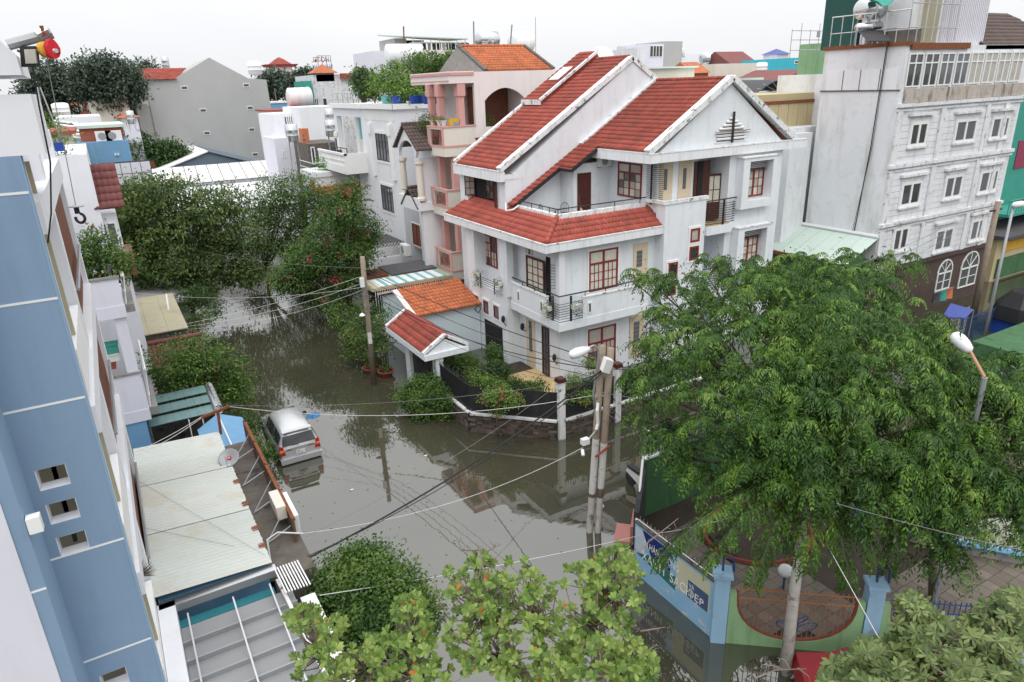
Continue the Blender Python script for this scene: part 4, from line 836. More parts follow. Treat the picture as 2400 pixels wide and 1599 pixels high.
wins = [[(2093, 559), (2122, 584)], [(2195, 538), (2226, 582)], [(2278, 519), (2302, 559)], [(2115, 430), (2152, 478)], [(2218, 414), (2248, 461)], [(2300, 402), (2331, 447)], [(2136, 290), (2167, 340)], [(2242, 283), (2281, 330)], [(2327, 276), (2357, 322)]]
for i, (tl, br) in enumerate(wins):
    F = fY(FY_-.047, tl, br)
    o, u, n, w_, h_ = F; o = Vector((o.x, o.y, o.z if i > 2 else o.z)); F = (o, u, n, w_, max(h_, 1.35)) if i > 2 else (Vector((o.x, o.y, o.z)), u, n, w_, 1.45)
    W = window(WB_, F, 2, 1, fm='white_paint', pm='grey_glass' if i % 3 else 'dark_glass', fw=.15, sill=True, trim='white_stained', tw=.12)
    o, u, n, w_, h_ = F
    MB().lb(o, u, n, -.35, w_+.35, h_+.35, h_+.5, 0, .22).build('hood', MT['white_stained'], W)
# glazed top storey above the rotten parapet
for i in range(4):
    a, c = bays[i]+.1, bays[i+1]-.1
    MB().box(a, c, FY_-.14, FY_-.004, 13.32, 14.05).build('parapet_panel', MT['rot_stain'], WB_)
x = CX+.3; k = 0
while x < 51.2:
    window(WB_, (Vector((x, FY_-.02, 14.15)), Vector((1, 0, 0)), Vector((0, -1, 0)), 1.35, 1.75), 2, 1, fm='white_paint', pm=['dark_glass', 'grey_glass', 'curtain_glass'][min(2, k//2)] if k < 6 else 'curtain_glass', transom=.25, fw=.07); x += 1.55; k += 1
for i, (px0, py0, px1, py1) in enumerate(((2200, 860-235, 2222, 675), (2255, 612, 2282, 665))):
    F = fY(FY_+.05, (px0, py0), (px1, py1)); o, u, n, w_, h_ = F; h_ = min(h_, 2.2)
    W = window(WB_, (o, u, n, w_, h_*.72), 2, 2, fm='white_paint', pm='dark_glass', fw=.09)
    g = MB(); cx_ = w_/2
    for t0 in range(8):
        t1 = math.pi*t0/8; t2 = math.pi*(t0+1)/8; P1 = o+u*(cx_-cx_*math.cos(t1))+Vector((0, 0, h_*.72+cx_*math.sin(t1))); P2 = o+u*(cx_-cx_*math.cos(t2))+Vector((0, 0, h_*.72+cx_*math.sin(t2))); g.beam(P1+n*.03, P2+n*.03, .09, .06, n)
    for t1 in (.25, .5, .75): g.beam(o+u*cx_+Vector((0, 0, h_*.72))+n*.03, o+u*(cx_-cx_*math.cos(math.pi*t1))+Vector((0, 0, h_*.72+cx_*math.sin(math.pi*t1)))+n*.03, .04, .04, n)
    g.build('arch_frame', MT['white_paint'], W)
    MB().prism([o+u*(cx_-cx_*math.cos(math.pi*t_/8))+Vector((0, 0, h_*.72+cx_*math.sin(math.pi*t_/8))) for t_ in range(9)], n*.012).build('arch_pane', MT['dark_glass'], W)
MB().tube([(CX-.08, 25.1, 16.6), (CX-.08, 25.2, 11), (CX-.06, 25.5, 5.9)], .028, 5).tube([(CX-.14, 25.0, 16.6), (CX-.1, 25.1, 11), (CX-.1, 25.6, 5.9)], .016, 4).build('drain_pipe', MT['cable_black'], WB_)
# roof-top sheds, tank and solar heater
def rt(px, py, Y): return YP(px, py, Y)
S = thing('roof_tower', 'dark green corrugated rooftop shed behind scaffolding rails', 'shed', (40.5, 28, 16.4))
p0, p1 = rt(1995, 95, 28.9), rt(2110, 0, 28.9)
for i in range(22):
    x0 = p0.x+(p1.x-p0.x)*i/22; MB().box(x0, x0+(p1.x-p0.x)/22-.05, 28.6, 28.75, 16.4, 21).build('sheet', MT['green_sheet'], S)
MB().box(p0.x, p1.x, 28.76, 31, 16.4, 20.9).build('core', MT['green_sheet'], S)
S = thing('lift_tower', 'pale corrugated rooftop tower leaning over the weathered block', 'shed', (45, 26, 16.4))
p0, p1 = rt(2190, 112, 24.5), rt(2300, 112, 24.5)
MB().box(p0.x, p1.x, 24.5, 28, 16.2, 22).build('core', MT['beige_roof'], S)
for i in range(26):
    x0 = p0.x+(p1.x-p0.x)*i/26; MB().box(x0, x0+(p1.x-p0.x)/26*.6, 24.44, 24.498, 16.2, 22).build('sheet', MT['lavender_white'], S)
S = thing('pent_room', 'small grey-white rooftop room with stair door beside the lift tower', 'shed', (43.5, 26.5, 16.3))
p0, p1 = rt(2125, 100, 25.5), rt(2188, 100, 25.5)
MB().box(p0.x, p1.x, 25.5, 28.5, 16.3, 19.6).build('wall', MT['white_old'], S); MB().box(p0.x-.2, p0.x+.3, 24.9, 28, 16.3, 17.2).build('parapet', MT['old_concrete'], S)
S = thing('slate_roof', 'dark slate hipped roof at the far right end of the weathered block', 'roof', (52, 27, 16.3))
p0 = rt(2300, 105, 24.3); tiles(S, (p0.x, 24.2, 16.3), (1, 0, 0), (0, 3.4, 2.1), [(0, 0), (.2, 4.0), (9, 4.0), (10, 0)], m='tile_brown', tw=.3, th=.45, under='roof_slate'); MB().box(p0.x, p0.x+10, 24.0, 24.2, 16.05, 16.28).build('gutter', MT['white_trim'], S)
def tank(label, c, r, l, ax, group='steel water tanks', m='chrome_tank', legs=.8):
    c = Vector(c); ax = Vector(ax).normalized(); t = thing('water_tank', label, 'water tank', c-Vector((0, 0, r+legs)), group)
    MB().lathe(c-ax*l/2, [(r*.55, -.12*r), (r*.9, 0), (r, .08*r), (r, l*.33), (r*1.03, l*.34), (r, l*.36), (r, l*.64), (r*1.03, l*.66), (r, l*.68), (r, l-.08*r), (r*.9, l), (r*.55, l+.12*r)], 20, ax).build('drum', MT[m], t, smooth=True)
    side = ax.cross(Vector((0, 0, 1))); side = side.normalized() if side.length > .1 else Vector((1, 0, 0))
    for s in (-1, 1):
        for q in (-1, 1): MB().tube([c+ax*s*l*.3+side*q*r*.6-Vector((0, 0, r*.6)), c+ax*s*l*.3+side*q*r*.75-Vector((0, 0, r+legs))], .04, 5).build('leg', MT['grey_metal'], t)
    return t
c = rt(2040, 22, 27.2); tank('steel water tank on the scaffold of the weathered block', c, .55, 1.6, (1, -.1, 0), legs=1.6)
S = thing('solar_heater', 'solar water heater with black tubes on the weathered block roof', 'solar heater', (40, 25.6, 16.4))
p0, p1 = rt(2010, 65, 26.2), rt(2062, 60, 26.2); MB().tube([p0, p1], .22, 12).build('tank', MT['chrome_tank'], S, smooth=True)
for i in range(16):
    a = p0.lerp(p1, i/15); MB().tube([a-Vector((0, .1, .2)), Vector((a.x-.9, a.y-1.4, 16.55))], .035, 5).build('tube', MT['roof_slate'], S)
for a in (p0, p1): MB().tube([a, Vector((a.x, a.y, 16.4))], .03, 5).build('leg', MT['steel'], S)
S = thing('scaffold_rail', 'rusty pipe railing with scaffold uprights on the weathered block roof', 'railing', (41, 25, 16.4))
for i in range(8):
    y = 24.1+i*.68; MB().tube([(CX+.1, y, 16.5), (CX+.1, y, 18.1)], .03, 4).build('post', MT['steel'], S)
for z in (17.2, 18.1): MB().tube([(CX+.1, 24.1, z), (CX+.1, 28.9, z)], .03, 4).build('rail', MT['steel'], S)
for i in range(7):
    x = CX+.1+i*.75; MB().tube([(x, 24.1, 16.5), (x, 24.1, 19.5)], .03, 4).build('post', MT['steel'], S)
for z in (17.2, 18.4, 19.5): MB().tube([(CX+.1, 24.1, z), (CX+5, 24.1, z)], .03, 4).build('rail', MT['steel'], S)
a, c = rt(2058, 5, 25.5), rt(2125, 0, 25.5); q = MB()
n = 8
for i in range(n):
    t0, t1 = i/n, (i+1)/n; A0, A1 = a.lerp(c, t0), a.lerp(c, t1); A0 = A0-Vector((0, 0, .25*math.sin(t0*6))); A1 = A1-Vector((0, 0, .25*math.sin(t1*6))); q.prism([A0, A1, A1+Vector((0, 1.2, .5)), A0+Vector((0, 1.2, .5))], (0, 0, .03))
q.build('green_netting', MT['teal_green'], S)
# pale lean-to roof at the foot of the blank wall
S = thing('lean_to', 'pale green metal lean-to roof against the blank white wall', 'shed', (38, 27, 0))
for i in range(6):
    y0 = 23.9+i*.95; MB().prism([(CX-.01, y0, 5.75), (36.2, y0, 4.5), (36.2, y0+.93, 4.5), (CX-.01, y0+.93, 5.75)], (0, 0, .04)).build('roof_sheet', MT['roof_green_pale'], S)
MB().beam((36.15, 23.9, 4.42), (36.15, 29.6, 4.42), .1, .2).build('gutter', MT['rust'], S); MB().box(36.4, 38.9, 24.2, 29.4, 0, 4.4).build('wall', MT['green_dark'], S)
MB().tube([(CX-.1, 23.9, 5.85), (CX-.1, 29.6, 5.85)], .12, 6).build('roof_flashing', MT['roof_plain'], S)
# narrow white wall and tan panel building behind the corner house
S = thing('party_building', 'narrow white building with tan sheet-metal storey behind the corner house', 'building', (38, 33, 0))
MB().box(36.1, 40.9, 29.7, 36, 0, 11.9).box(36.9, 38.9, 29.2, 29.69, 0, 11.6).build('wall', MT['white_old'], S)
p0, p1 = YP(1772, 225, 31), YP(1916, 225, 31)
tn = MB().box(34.0, p1.x, 31, 38, 11.6, 13.9).build('metal_storey', MT['panel_tan'], S)
for i in range(8):
    x = 34.0+(p1.x-34.0)*i/8; MB().box(x+.03, x+(p1.x-34.0)/8-.03, 30.96, 30.998, 11.7, 13.3).build('metal_panel', MT['panel_tan'], tn)
MB().box(33.9, p1.x+.1, 30.9, 31.05, 13.32, 13.5).build('rust_rail', MT['rust'], tn)
# ---- things down the side street at the right edge
S = thing('teal_house', 'bright teal house with magenta shutter panels at the right edge', 'house', (68, 30, 0))
p0, p1 = YP(2372, 300, 28), YP(2400, 300, 28)
MB().box(p0.x-.5, p0.x+12, 28, 36, 0, 13).build('wall', MT['teal_green'], S)
for (ya, yb) in ((330, 385), (466, 486)):
    a, c = YP(2388, ya, 28), YP(2440, yb, 28); MB().box(a.x, a.x+5, 27.93, 27.995, c.z, a.z).build('shutter', MT['magenta_paint'], S)
a = YP(2330, 500, 26.5); MB().box(a.x, a.x+12, 25.5, 27.9, a.z-.2, a.z).build('balcony_slab', MT['teal_green'], S); b = MB()
for i in range(24): b.tube([(a.x+i*.4, 25.6, a.z), (a.x+i*.4, 25.6, a.z+1)], .04, 4)
b.tube([(a.x, 25.6, a.z+1), (a.x+11, 25.6, a.z+1)], .05, 4); b.build('balcony_rail', MT['teal_green'], S)
S = thing('yellow_shop', 'low tan and yellow shop with dark roof down the side street', 'shop', (62, 25, 0))
a, c = YP(2340, 560, 25), YP(2420, 640, 25); MB().box(a.x, a.x+12, 25, 29, 0, a.z).build('wall', MT['panel_tan'], S); MB().box(a.x-.3, a.x+12, 24.2, 29, a.z, a.z+.25).build('roof', MT['roof_slate'], S)
MB().box(a.x+.8, a.x+5, 24.9, 24.99, a.z-1.1, a.z-.4).build('signboard', MT['yellow_plastic'], S); MB().box(a.x+.5, a.x+11, 24.85, 24.99, .2, a.z-1.6).build('shutter', MT['green_dark'], S)
S = thing('market_tarp', 'blue tarpaulin roof over a stall in the side street', 'tarpaulin', (36, 17, 0))
q = [ZP(2208, 745, 2.2), ZP(2228, 713, 2.4), ZP(2282, 728, 2.2), ZP(2262, 748, 2.1)]; MB().prism(q, (0, 0, .06)).build('sheet', MT['tarp_blue'], S)
for p_ in q: MB().tube([p_, (p_.x, p_.y, 0)], .03, 4).build('pole', MT['grey_metal'], S)
S = thing('black_tarp', 'black tarpaulin heap over a blue cart at the right edge', 'tarpaulin', (42, 15, 0))
c = ZP(2392, 740, 1); MB().lathe((c.x, c.y, .9), [(1.6, 0), (1.4, .8), (.7, 1.6), (.1, 1.9)], 7).build('sheet', MT['tarp_black'], S); MB().box(c.x-1.2, c.x+1.2, c.y-1, c.y+1, 0, .9).build('cart', MT['blue_plastic'], S)
for i, (px, py, m, lb) in enumerate(((2195, 700, 'cloth_a', 'dark laundry hanging outside the brown ground floor'), (2210, 695, 'teal_green', 'green laundry hanging outside the brown ground floor'), (2225, 690, 'orange_wall', 'orange laundry hanging outside the brown ground floor'))):
    c = ZP(px, py, 1.6); S = thing('laundry', lb, 'laundry', (c.x, c.y, 0)); MB().prism([(c.x-.3, c.y, 2.0), (c.x+.3, c.y, 2.0), (c.x+.25, c.y-.1, 1.3), (c.x-.2, c.y+.1, 1.3)], (.02, .1, 0)).build('cloth', MT[m], S); MB().tube([(c.x-.45, c.y, 2.02), (c.x+.45, c.y, 2.02)], .015, 4).build('hanger', MT['cable_grey'], S)
S = thing('aerial_rack', 'wire-frame aerial rack and mesh panels left of the weathered block roof', 'aerial', YP(1900, 120, 44)); a, c = YP(1858, 60, 44), YP(1975, 125, 44)
for i in range(7): x = a.x+(c.x-a.x)*i/6; MB().tube([(x, 44, c.z-.5), (x, 44, a.z-.3+.5*(i % 2))], .035, 4).build('upright', MT['steel'], S)
for z in (c.z+.3, (a.z+c.z)/2, a.z-.4): MB().tube([(a.x, 44, z), (c.x, 44, z)], .035, 4).build('rail', MT['steel'], S)
for px, py, w_, h_ in ((1945, 55, .55, .28), (1918, 80, .22, .28), (1958, 82, .25, .3)): p = YP(px, py, 43.9); MB().box(p.x-w_, p.x+w_, 43.86, 43.9, p.z-h_, p.z+h_).build('mesh_panel', MT['grey_metal'], S)
p = YP(1925, 115, 46); MB().box(p.x-.6, p.x+1.6, 46, 48, p.z-3, p.z+.5).build('green_room', MT['green_wall'], S)
# ================================================================ blue block close on the left
BL = thing('blue_block', 'slate blue block of flats close on the left with white joint lines and square openings', 'building', (-3, 14, 0))
Y0 = 12.0; X0 = -.94
def by(px, py): return YP(px, py, Y0)
kx = by(118, 1311).x                 # inner fold of the wall
_j = by(118, 1311).z; _e = ZP(108, 1376, _j); ex, ey = _e.x, _e.y; lx = ZP(71.6, 1388, _j).x                  # outer fold, 45 degree return
top = by(46, 365).z
joints = [by(69, 451).z, by(132, 699).z, by(196, 931).z, by(289, 1262).z, by(357, 1494).z]
ops = [((75, 1090), (160, 1133)), ((100, 1166), (179, 1212)), ((124, 1240), (205, 1286)), ((232, 1560), (298, 1600))]
# wall with real square openings: cells around the openings
holes = []
for tl, br in ops:
    a, c = by(*tl), by(*br); holes.append((a.x, c.x, min(a.z, c.z)-.04 if False else c.z-.02, a.z+.1))
hx0, hx1 = min(h[0] for h in holes), max(h[1] for h in holes); hx0 = holes[0][0]; hx1 = hx0+.42
b = MB(); b.box(kx, hx0, Y0, Y0+.25, -.2, top); b.box(hx1, X0, Y0, Y0+.25, -.2, top)
zs = sorted([(h[2], h[2]+.38) for h in holes]); z = -.2
for za, zb in zs: b.box(hx0, hx1, Y0, Y0+.25, z, za); z = zb
b.box(hx0, hx1, Y0, Y0+.25, z, top)
b.build('wall', MT['blue_wall'], BL)
for za, zb in zs:
    t = .012; q = MB(); q.box(hx0, hx0+t, Y0+.01, Y0+.26, za, zb); q.box(hx1-t, hx1, Y0+.01, Y0+.26, za, zb); q.box(hx0+t, hx1-t, Y0+.01, Y0+.26, za, za+t); q.box(hx0+t, hx1-t, Y0+.01, Y0+.26, zb-t, zb)
    q.build('opening_lining', MT['white_wall'], BL)
MB().box(hx0-.5, X0-.02, Y0+1.7, Y0+1.8, -.2, top-.2).build('stair_wall', MT['beige_roof'], BL)
for za, zb in zs[1:]: MB().box(hx0+.1, hx0+.16, Y0+.9, Y0+1.0, za-.3, zb+.3).build('stair_rail', MT['roof_slate'], BL)
MB().prism([(kx, Y0, -.2), (ex, ey, -.2), (ex-.02, ey+.3, -.2), (kx-.02, Y0+.3, -.2)], (0, 0, top+.2)).build('wall_return', MT['blue_wall_light'], BL)
MB().box(lx, ex, ey, ey+.3, -.2, top).build('wall_recess', MT['blue_wall'], BL)
MB().box(-6, lx, ey-.02, ey+.6, -.2, by(0, 1180).z+.6).build('light_wall', MT['lavender_white'], BL); MB().box(-6, lx, ey+.3, ey+.6, by(0, 1180).z+.6, top).build('upper_recess', MT['blue_wall'], BL)
for z in joints: MB().box(lx, ex, ey-.006, ey-.001, z-.018, z+.018).build('joint_line', MT['white_trim'], BL)
for z in joints: MB().box(kx-.002, X0+.004, Y0-.006, Y0-.001, z-.018, z+.018).build('joint_line', MT['white_trim'], BL)
MB().box(X0-.0, X0+.02, Y0-.008, Y0+.24, -.2, top).build('corner_bead', MT['blue_wall_light'], BL)
p = YP(80, 1230, ey); MB().box(p.x-.08, p.x+.1, ey-.06, ey+.1, p.z-.12, p.z+.14).build('vent_cowl', MT['white_trim'], BL)
# street-side front of the block: white frame, piers, brown doors, seen edge-on
FX = X0
b = MB(); b.box(-5, FX-.25, Y0+1.85, 22.6, -.2, top-.1); b.box(FX-.4, FX-.25, Y0+.3, Y0+1.85, -.2, top-.1); b.build('body', MT['white_wall'], BL)
for y0, y1 in ((Y0+.26, Y0+.6), (16.0, 16.5), (22.1, 22.6)): MB().box(FX-.25, FX, y0, y1, -.2, top).build('pier', MT['white_wall'], BL)
for z in (2.9, 6.3, 9.7, 13.1): MB().box(FX-.25, FX+.06, Y0+.6, 22.1, z, z+.5).build('floor_band', MT['white_wall'], BL)
for z in (3.5, 6.9, 10.3):
    MB().box(FX-.23, FX-.1, 17.2, 21.9, z, z+2.6).build('brown_shutter', MT['brown_wood'], BL); MB().box(FX-.15, FX-.0, 12.8, 15.9, z, z+.85).build('balcony_wall', MT['white_trim'], BL)
    MB().tube([(FX+.03, 16.6, z+1.0), (FX+.03, 22, z+1.0)], .04, 5).build('rail', MT['grey_metal'], BL)
# top terrace canopy
cz = by(46, 365).z
MB().box(-6, by(92, 300).x, Y0, Y0+2.2, cz, cz+.8).build('roof_slab', MT['white_wall'], BL)
MB().box(-6, FX-.15, Y0-.05, Y0+.1, cz+.82, cz+1.02).build('terrace_glass', MT['teal_green'], BL)
for i in range(5): MB().box(-1.3+i*.18-.6, -1.25+i*.18-.6, Y0-.02, Y0+.04, cz+.82, cz+1.04).build('terrace_post', MT['white_trim'], BL)
MB().prism([(-6, Y0-.1, cz+1.04), (by(66, 228).x, Y0-.1, cz+1.04), (by(38, 130).x, Y0-.1, by(38, 130).z), (by(0, 95).x, Y0-.1, by(0, 95).z), (-6, Y0-.1, by(0, 95).z+1)], (0, 2, 0)).build('stair_roof', MT['white_wall'], BL)
# hoist on its beam
hz = by(30, 110)
T = thing('electric_hoist', 'red and yellow electric hoist hanging from a steel beam at the top left', 'hoist', by(95, 140))
a, c = YP(18, 106, 12.3), YP(122, 78, 12.3); MB().tube([a, c], .07, 8).build('beam', MT['grey_metal'], T); MB().tube([YP(88, 82, 12.25), YP(112, 70, 12.25)], .075, 8).build('motor', MT['steel'], T)
c = YP(111, 116, 12.2)
MB().lathe(c+Vector((-.06, .02, 0)), [(.07, 0), (.1, .02), (.1, .08), (.07, .1)], 14, (.6, -.8, 0)).build('drum', MT['hoist_yellow'], T)
pts = [Vector((.1*math.cos(t)*(1-.35*max(0, math.sin(t))), 0, .13*math.sin(t))) for t in np.linspace(0, 6.28, 14)[:-1]]
MB().prism([c+Vector((p.x*.8+.03, -p.x*.35-.1, p.z)) for p in pts], (.05, -.06, 0)).build('cover', MT['hoist_red'], T); MB().lathe(c+Vector((.09, -.19, -.03)), [(.035, 0), (.03, .03)], 8, (.6, -.8, 0)).build('hub', MT['steel'], T)
MB().tube([c+Vector((0, 0, .18)), c+Vector((0, 0, .3))], .03, 5).build('hanger', MT['rust'], T)
T = thing('floodlight', 'black framed floodlight bracketed below the hoist beam', 'lamp', by(70, 130))
c = YP(70, 133, 12.2); MB().ob(c, (.09, -.045, 0), (.02, .05, 0), (.02, 0, .13)).build('housing', MT['cable_black'], T); MB().ob(c+Vector((.015, -.06, 0)), (.065, -.03, 0), (.006, .015, 0), (.012, 0, .09)).build('lens', MT['curtain_glass'], T)
MB().tube([c, YP(40, 118, 12.2)], .015, 4).build('bracket', MT['cable_black'], T)
T = thing('crane_hook', 'black hoist hook with a disc hanging on a thin cable before the white wall', 'hook', YP(186, 512, 12.2))
a = YP(109, 140, 12.2); h = YP(178, 485, 12.2); MB().tube([a, h], .006, 4).build('cable', MT['cable_grey'], T); MB().lathe(h, [(.11, 0), (.12, .012), (.02, .03)], 14).build('disc', MT['grey_metal'], T)
MB().tube([h, h-Vector((0, 0, .1))], .04, 6).build('swivel', MT['cable_black'], T)
MB().tube([h+Vector((.02+.06*math.sin(t), -.03*math.sin(t), -.17+.07*math.cos(t))) for t in np.linspace(.2, 5.0, 12)], .022, 5).build('hook', MT['cable_black'], T)
MB().tube([YP(75, 150, 12.1), YP(92, 250, 12.1), YP(118, 380, 12.1), YP(120, 500, 12.1), YP(112, 570, 12.1)], .012, 5).build('loose_cable', MT['cable_black'], label='black cable hanging down past the top of the blue block', cat='cable')
# ================================================================ white houses further up the left side
LH = thing('balcony_house', 'pale lavender house with stacked corner balconies and blue ground floor', 'house', (-2, 30, 0))
Y1 = 27.4
def cy(px, py): return YP(px, py, Y1)
MB().box(-9, -1.9, Y1+.3, 34, 0, 12.4).build('wall', MT['lavender_white'], LH)
MB().box(-9, -.45, Y1+.05, 33, 0, cy(330, 985).z).build('ground_floor', MT['sky_blue_paint'], LH)
for (t0, t1, xr) in (((195, 665), (285, 745), 290), ((255, 890), (345, 985), 345)):
    za, zb = cy(*t0).z, cy(*t1).z; xr_ = cy(xr, (t0[1]+t1[1])/2).x
    bl = MB().box(-3, xr_, Y1, 31.5, zb, zb+.45).build('balcony_slab', MT['lavender_white'], LH)
    MB().box(-3, xr_-.02, Y1+.02, Y1+.15, zb+.45, za).build('balcony_wall', MT['lavender_white'], bl); MB().box(-3, xr_+.03, Y1-.02, Y1+.2, za+.002, za+.08).build('parapet_cap', MT['concrete'], bl)
    q = MB()
    for i in range(11):
        y = Y1+.3+i*.37; q.tube([(xr_+.05, y, zb+.4), (xr_+.18, y+.15, za)], .025, 4)
    q.tube([(xr_+.15, Y1+.2, za+.05), (xr_+.15, 31.4, za+.05)], .05, 4); q.tube([(xr_+.1, Y1+.2, zb+.9), (xr_+.1, 31.4, zb+.9)], .03, 4); q.build('balcony_railing', MT['white_paint'], bl)
    MB().box(xr_-.05, xr_+.3, Y1+.2, 31.4, zb+.1, zb+.4).build('balcony_planter', MT['concrete'], bl)
c = cy(300, 820); MB().box(c.x-.2, c.x+.18, Y1+.1, Y1+.5, cy(335, 985).z, cy(285, 655).z).build('pier', MT['lavender_white'], LH)
for i, (px, py, m, w_, h_, lb) in enumerate(((262, 828, 'teal_green', .45, .42, 'mint storage box stacked on the lower lavender balcony'), (262, 848, 'pot_white', .5, .3, 'ribbed white basket under the mint box'), (258, 868, 'terracotta', .4, .25, 'terracotta bowl under the white basket'))):
    c = cy(px, py); T = thing('storage_box' if i < 2 else 'flower_pot', lb, 'box' if i < 2 else 'pot', (c.x, Y1+.6, c.z-h_/2))
    MB().box(c.x-w_/2, c.x+w_/2, Y1+.4, Y1+.8, c.z-h_/2, c.z+h_/2-.05).build('shell', MT[m], T); MB().box(c.x-w_/2-.03, c.x+w_/2+.03, Y1+.37, Y1+.83, c.z+h_/2-.048, c.z+h_/2).build('lid', MT[m], T)
T = thing('balcony_shrub', 'yellow-green bush overflowing the upper lavender balcony', 'shrub', (-1.2, 28.5, cy(230, 665).z)); l = []
for px, py, r in ((215, 600, .95), (245, 590, .85), (260, 625, .8), (200, 640, .8), (275, 610, .6), (225, 565, .6)): q = YP(px, py, 28.6); l.append((q.x, q.y, q.z, r, r, r*.85))
MB().lathe((-1.2, 28.6, cy(230, 665).z-.5), [(.5, 0), (.55, .5), (.5, .5)], 10).build('planter', MT['old_concrete'], T); branches(T, (-1.2, 28.6, cy(230, 665).z), (-1.2, 28.6, cy(230, 620).z), .06, l, nb=6); foliage('crown', T, l, 420, 9, .15, .07, 'leaf_mid', spread=.17)
P, d = lobes_points(l, 120, .9); leaves('yellow_leaves', P, d, rdir(120), .13, .07, 'leaf_orange', T)
MB().tube([cy(255, 640), cy(257, 620)], .07, 6).build('garden_lamp', MT['roof_slate'], label='small lantern on the upper lavender balcony corner', cat='lamp')
L3 = thing('tall_white_house', 'tall plain white house with maroon tiled awning behind the hook', 'house', (-3, 40, 0))
Y2 = 36.0
def dy(px, py): return YP(px, py, Y2)
a, c = dy(105, 368), dy(210, 560); MB().box(-10, dy(212, 400).x, Y2, 45, 0, a.z).build('wall', MT['white_wall'], L3)
tiles(L3, dy(222, 492), (1, 0, 0), (0, 1.6, 1.8), [(0, 0), (0, 2.4), (1.1, 2.4), (1.1, 0)], m='tile_maroon', tw=.24, th=.4, name='awning_roof')
q = dy(230, 500); MB().box(q.x-.4, q.x+.7, Y2+.4, Y2+2.4, 0, q.z-.1).build('bay', MT['white_wall'], L3); window(L3, (Vector((q.x-.2, Y2+.39, q.z-1.6)), Vector((1, 0, 0)), Vector((0, -1, 0)), .8, 1.1), 2, 1, fm='white_paint', pm='grey_glass'); MB().box(q.x-.5, q.x+1.0, Y2+.1, Y2+2.2, q.z-3.0, q.z-1.9).build('balcony', MT['brown_wood'], L3)
T = thing('roof_planter', 'blue trough of tall climbing plants on the tall white house roof', 'planter', dy(118, 360)); q = dy(118, 357); MB().box(q.x-.55, q.x+.55, Y2+.2, Y2+.7, q.z, q.z+.35).build('trough', MT['blue_plastic'], T)
l = []
for px, py, r in ((112, 335, .6), (120, 300, .45), (125, 275, .3), (150, 340, .5), (100, 345, .4)): p_ = YP(px, py, Y2+.5); l.append((p_.x, p_.y, p_.z, r, r*.6, r*.9))
foliage('crown', T, l, 90, 8, .16, .06, 'leaf_fresh', spread=.2); MB().tube([(q.x, Y2+.5, q.z+.2), (q.x+.1, Y2+.5, q.z+2.6)], .04, 5).tube([(q.x+.5, Y2+.5, q.z+.2), (q.x+.2, Y2+.5, q.z+2.6)], .03, 4).build('stake', MT['steel'], T)
# ================================================================ shed, ledge and dish below the blue block
SH = thing('corrugated_shed', 'low shed with pale green corrugated roof and rusting eave beside the flooded street', 'shed', (.3, 19.5, 0))
MB().box(-.9, 1.6, 15.6, 23.6, -.2, 3.9).build('wall', MT['sky_blue_paint'], SH)
for s in range(3):
    ya = 15.45+s*2.8; yb = ya+2.8; q = MB(); n = 37; prof = []
    for i in range(n+1):
        for k in range(2): pass
    ys = np.linspace(ya, yb+.04, n*2+1); vs = []; fs = []
    for i, y in enumerate(ys):
        h = .03*math.sin(i*math.pi/1.0+.5)*0+.036*math.cos(i*math.pi/2)
        vs += [(-.95, y, 4.12+h-.003*s), (1.68+.03*random.random(), y, 3.98+h-.003*s)]
    fs = [(2*i, 2*i+1, 2*i+3, 2*i+2) for i in range(len(ys)-1)]
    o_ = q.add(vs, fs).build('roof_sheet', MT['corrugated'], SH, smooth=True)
for y in (17.1, 18.5, 19.9, 16.2): MB().box(1.55, 1.72, y, y+.22, 4.0, 4.015).build('rust_patch', MT['rust'], SH)
LG = thing('street_ledge', 'mossy concrete ledge with rusted sign fence along the flooded street', 'ledge', (2.2, 19.5, 0))
MB().box(1.7, 2.75, 15.6, 23.9, -.2, 3.35).box(1.62, 1.75, 15.6, 23.9, 3.35, 3.6).build('slab', MT['old_concrete'], LG)
for i in range(4):
    y = 16.9+i*1.75; s = MB().box(2.58, 2.62, y, y+1.7, 3.37, 4.05).build('fence_panel', MT['old_concrete'], LG); MB().box(2.55, 2.65, y, y+1.7, 4.05, 4.1).build('fence_rail', MT['rust'], s); MB().tube([(1.85, y+.3, 3.4), (2.58, y+.9, 4.0)], .02, 4).build('brace', MT['grey_metal'], s); MB().tube([(1.9, y+.35, 3.4), (2.58, y+.5, 3.6)], .02, 4).build('brace', MT['grey_metal'], s)
for i in range(5): MB().tube([(2.56, 16.9+i*1.75, 3.36), (2.56, 16.9+i*1.75, 4.15)], .025, 4).build('fence_post', MT['rust'], LG)
MB().tube([(1.75, 16.2, 3.5), (1.8, 16.5, 4.0), (2.1, 16.6, 4.05), (2.7, 16.4, 3.9)], .025, 5).build('conduit', MT['cable_white'], LG)
T = thing('satellite_dish', 'grey satellite dish with a red logo on the shed roof edge', 'satellite dish', ZP(535, 1110, 3.6))
c = ZP(536, 1073, 4.15); ax = Vector((-.25, -.55, .8)).normalized()
MB().lathe(c, [(.02, -.07), (.2, -.045), (.31, 0), (.32, .012), (.3, .01), (.18, -.03), (.02, -.055)], 22, ax).build('dish', MT['grey_metal'], T, smooth=True)
e1 = ax.cross(Vector((0, 0, 1))).normalized(); e2 = e1.cross(ax)
lg = MB().ob(c-ax*.035, e1*.065, e2*.05, ax*.012).build('logo', MT['hoist_red'], T)
MB().ob(c-ax*.02, e1*.035, e2*.006, ax*.002).build('logo_mark', MT['white_trim'], lg); MB().beam(c-ax*.02+e1*.03-e2*.03, c-ax*.02-e1*.01+e2*.03, .01, .004, ax).build('logo_mark', MT['white_trim'], lg)
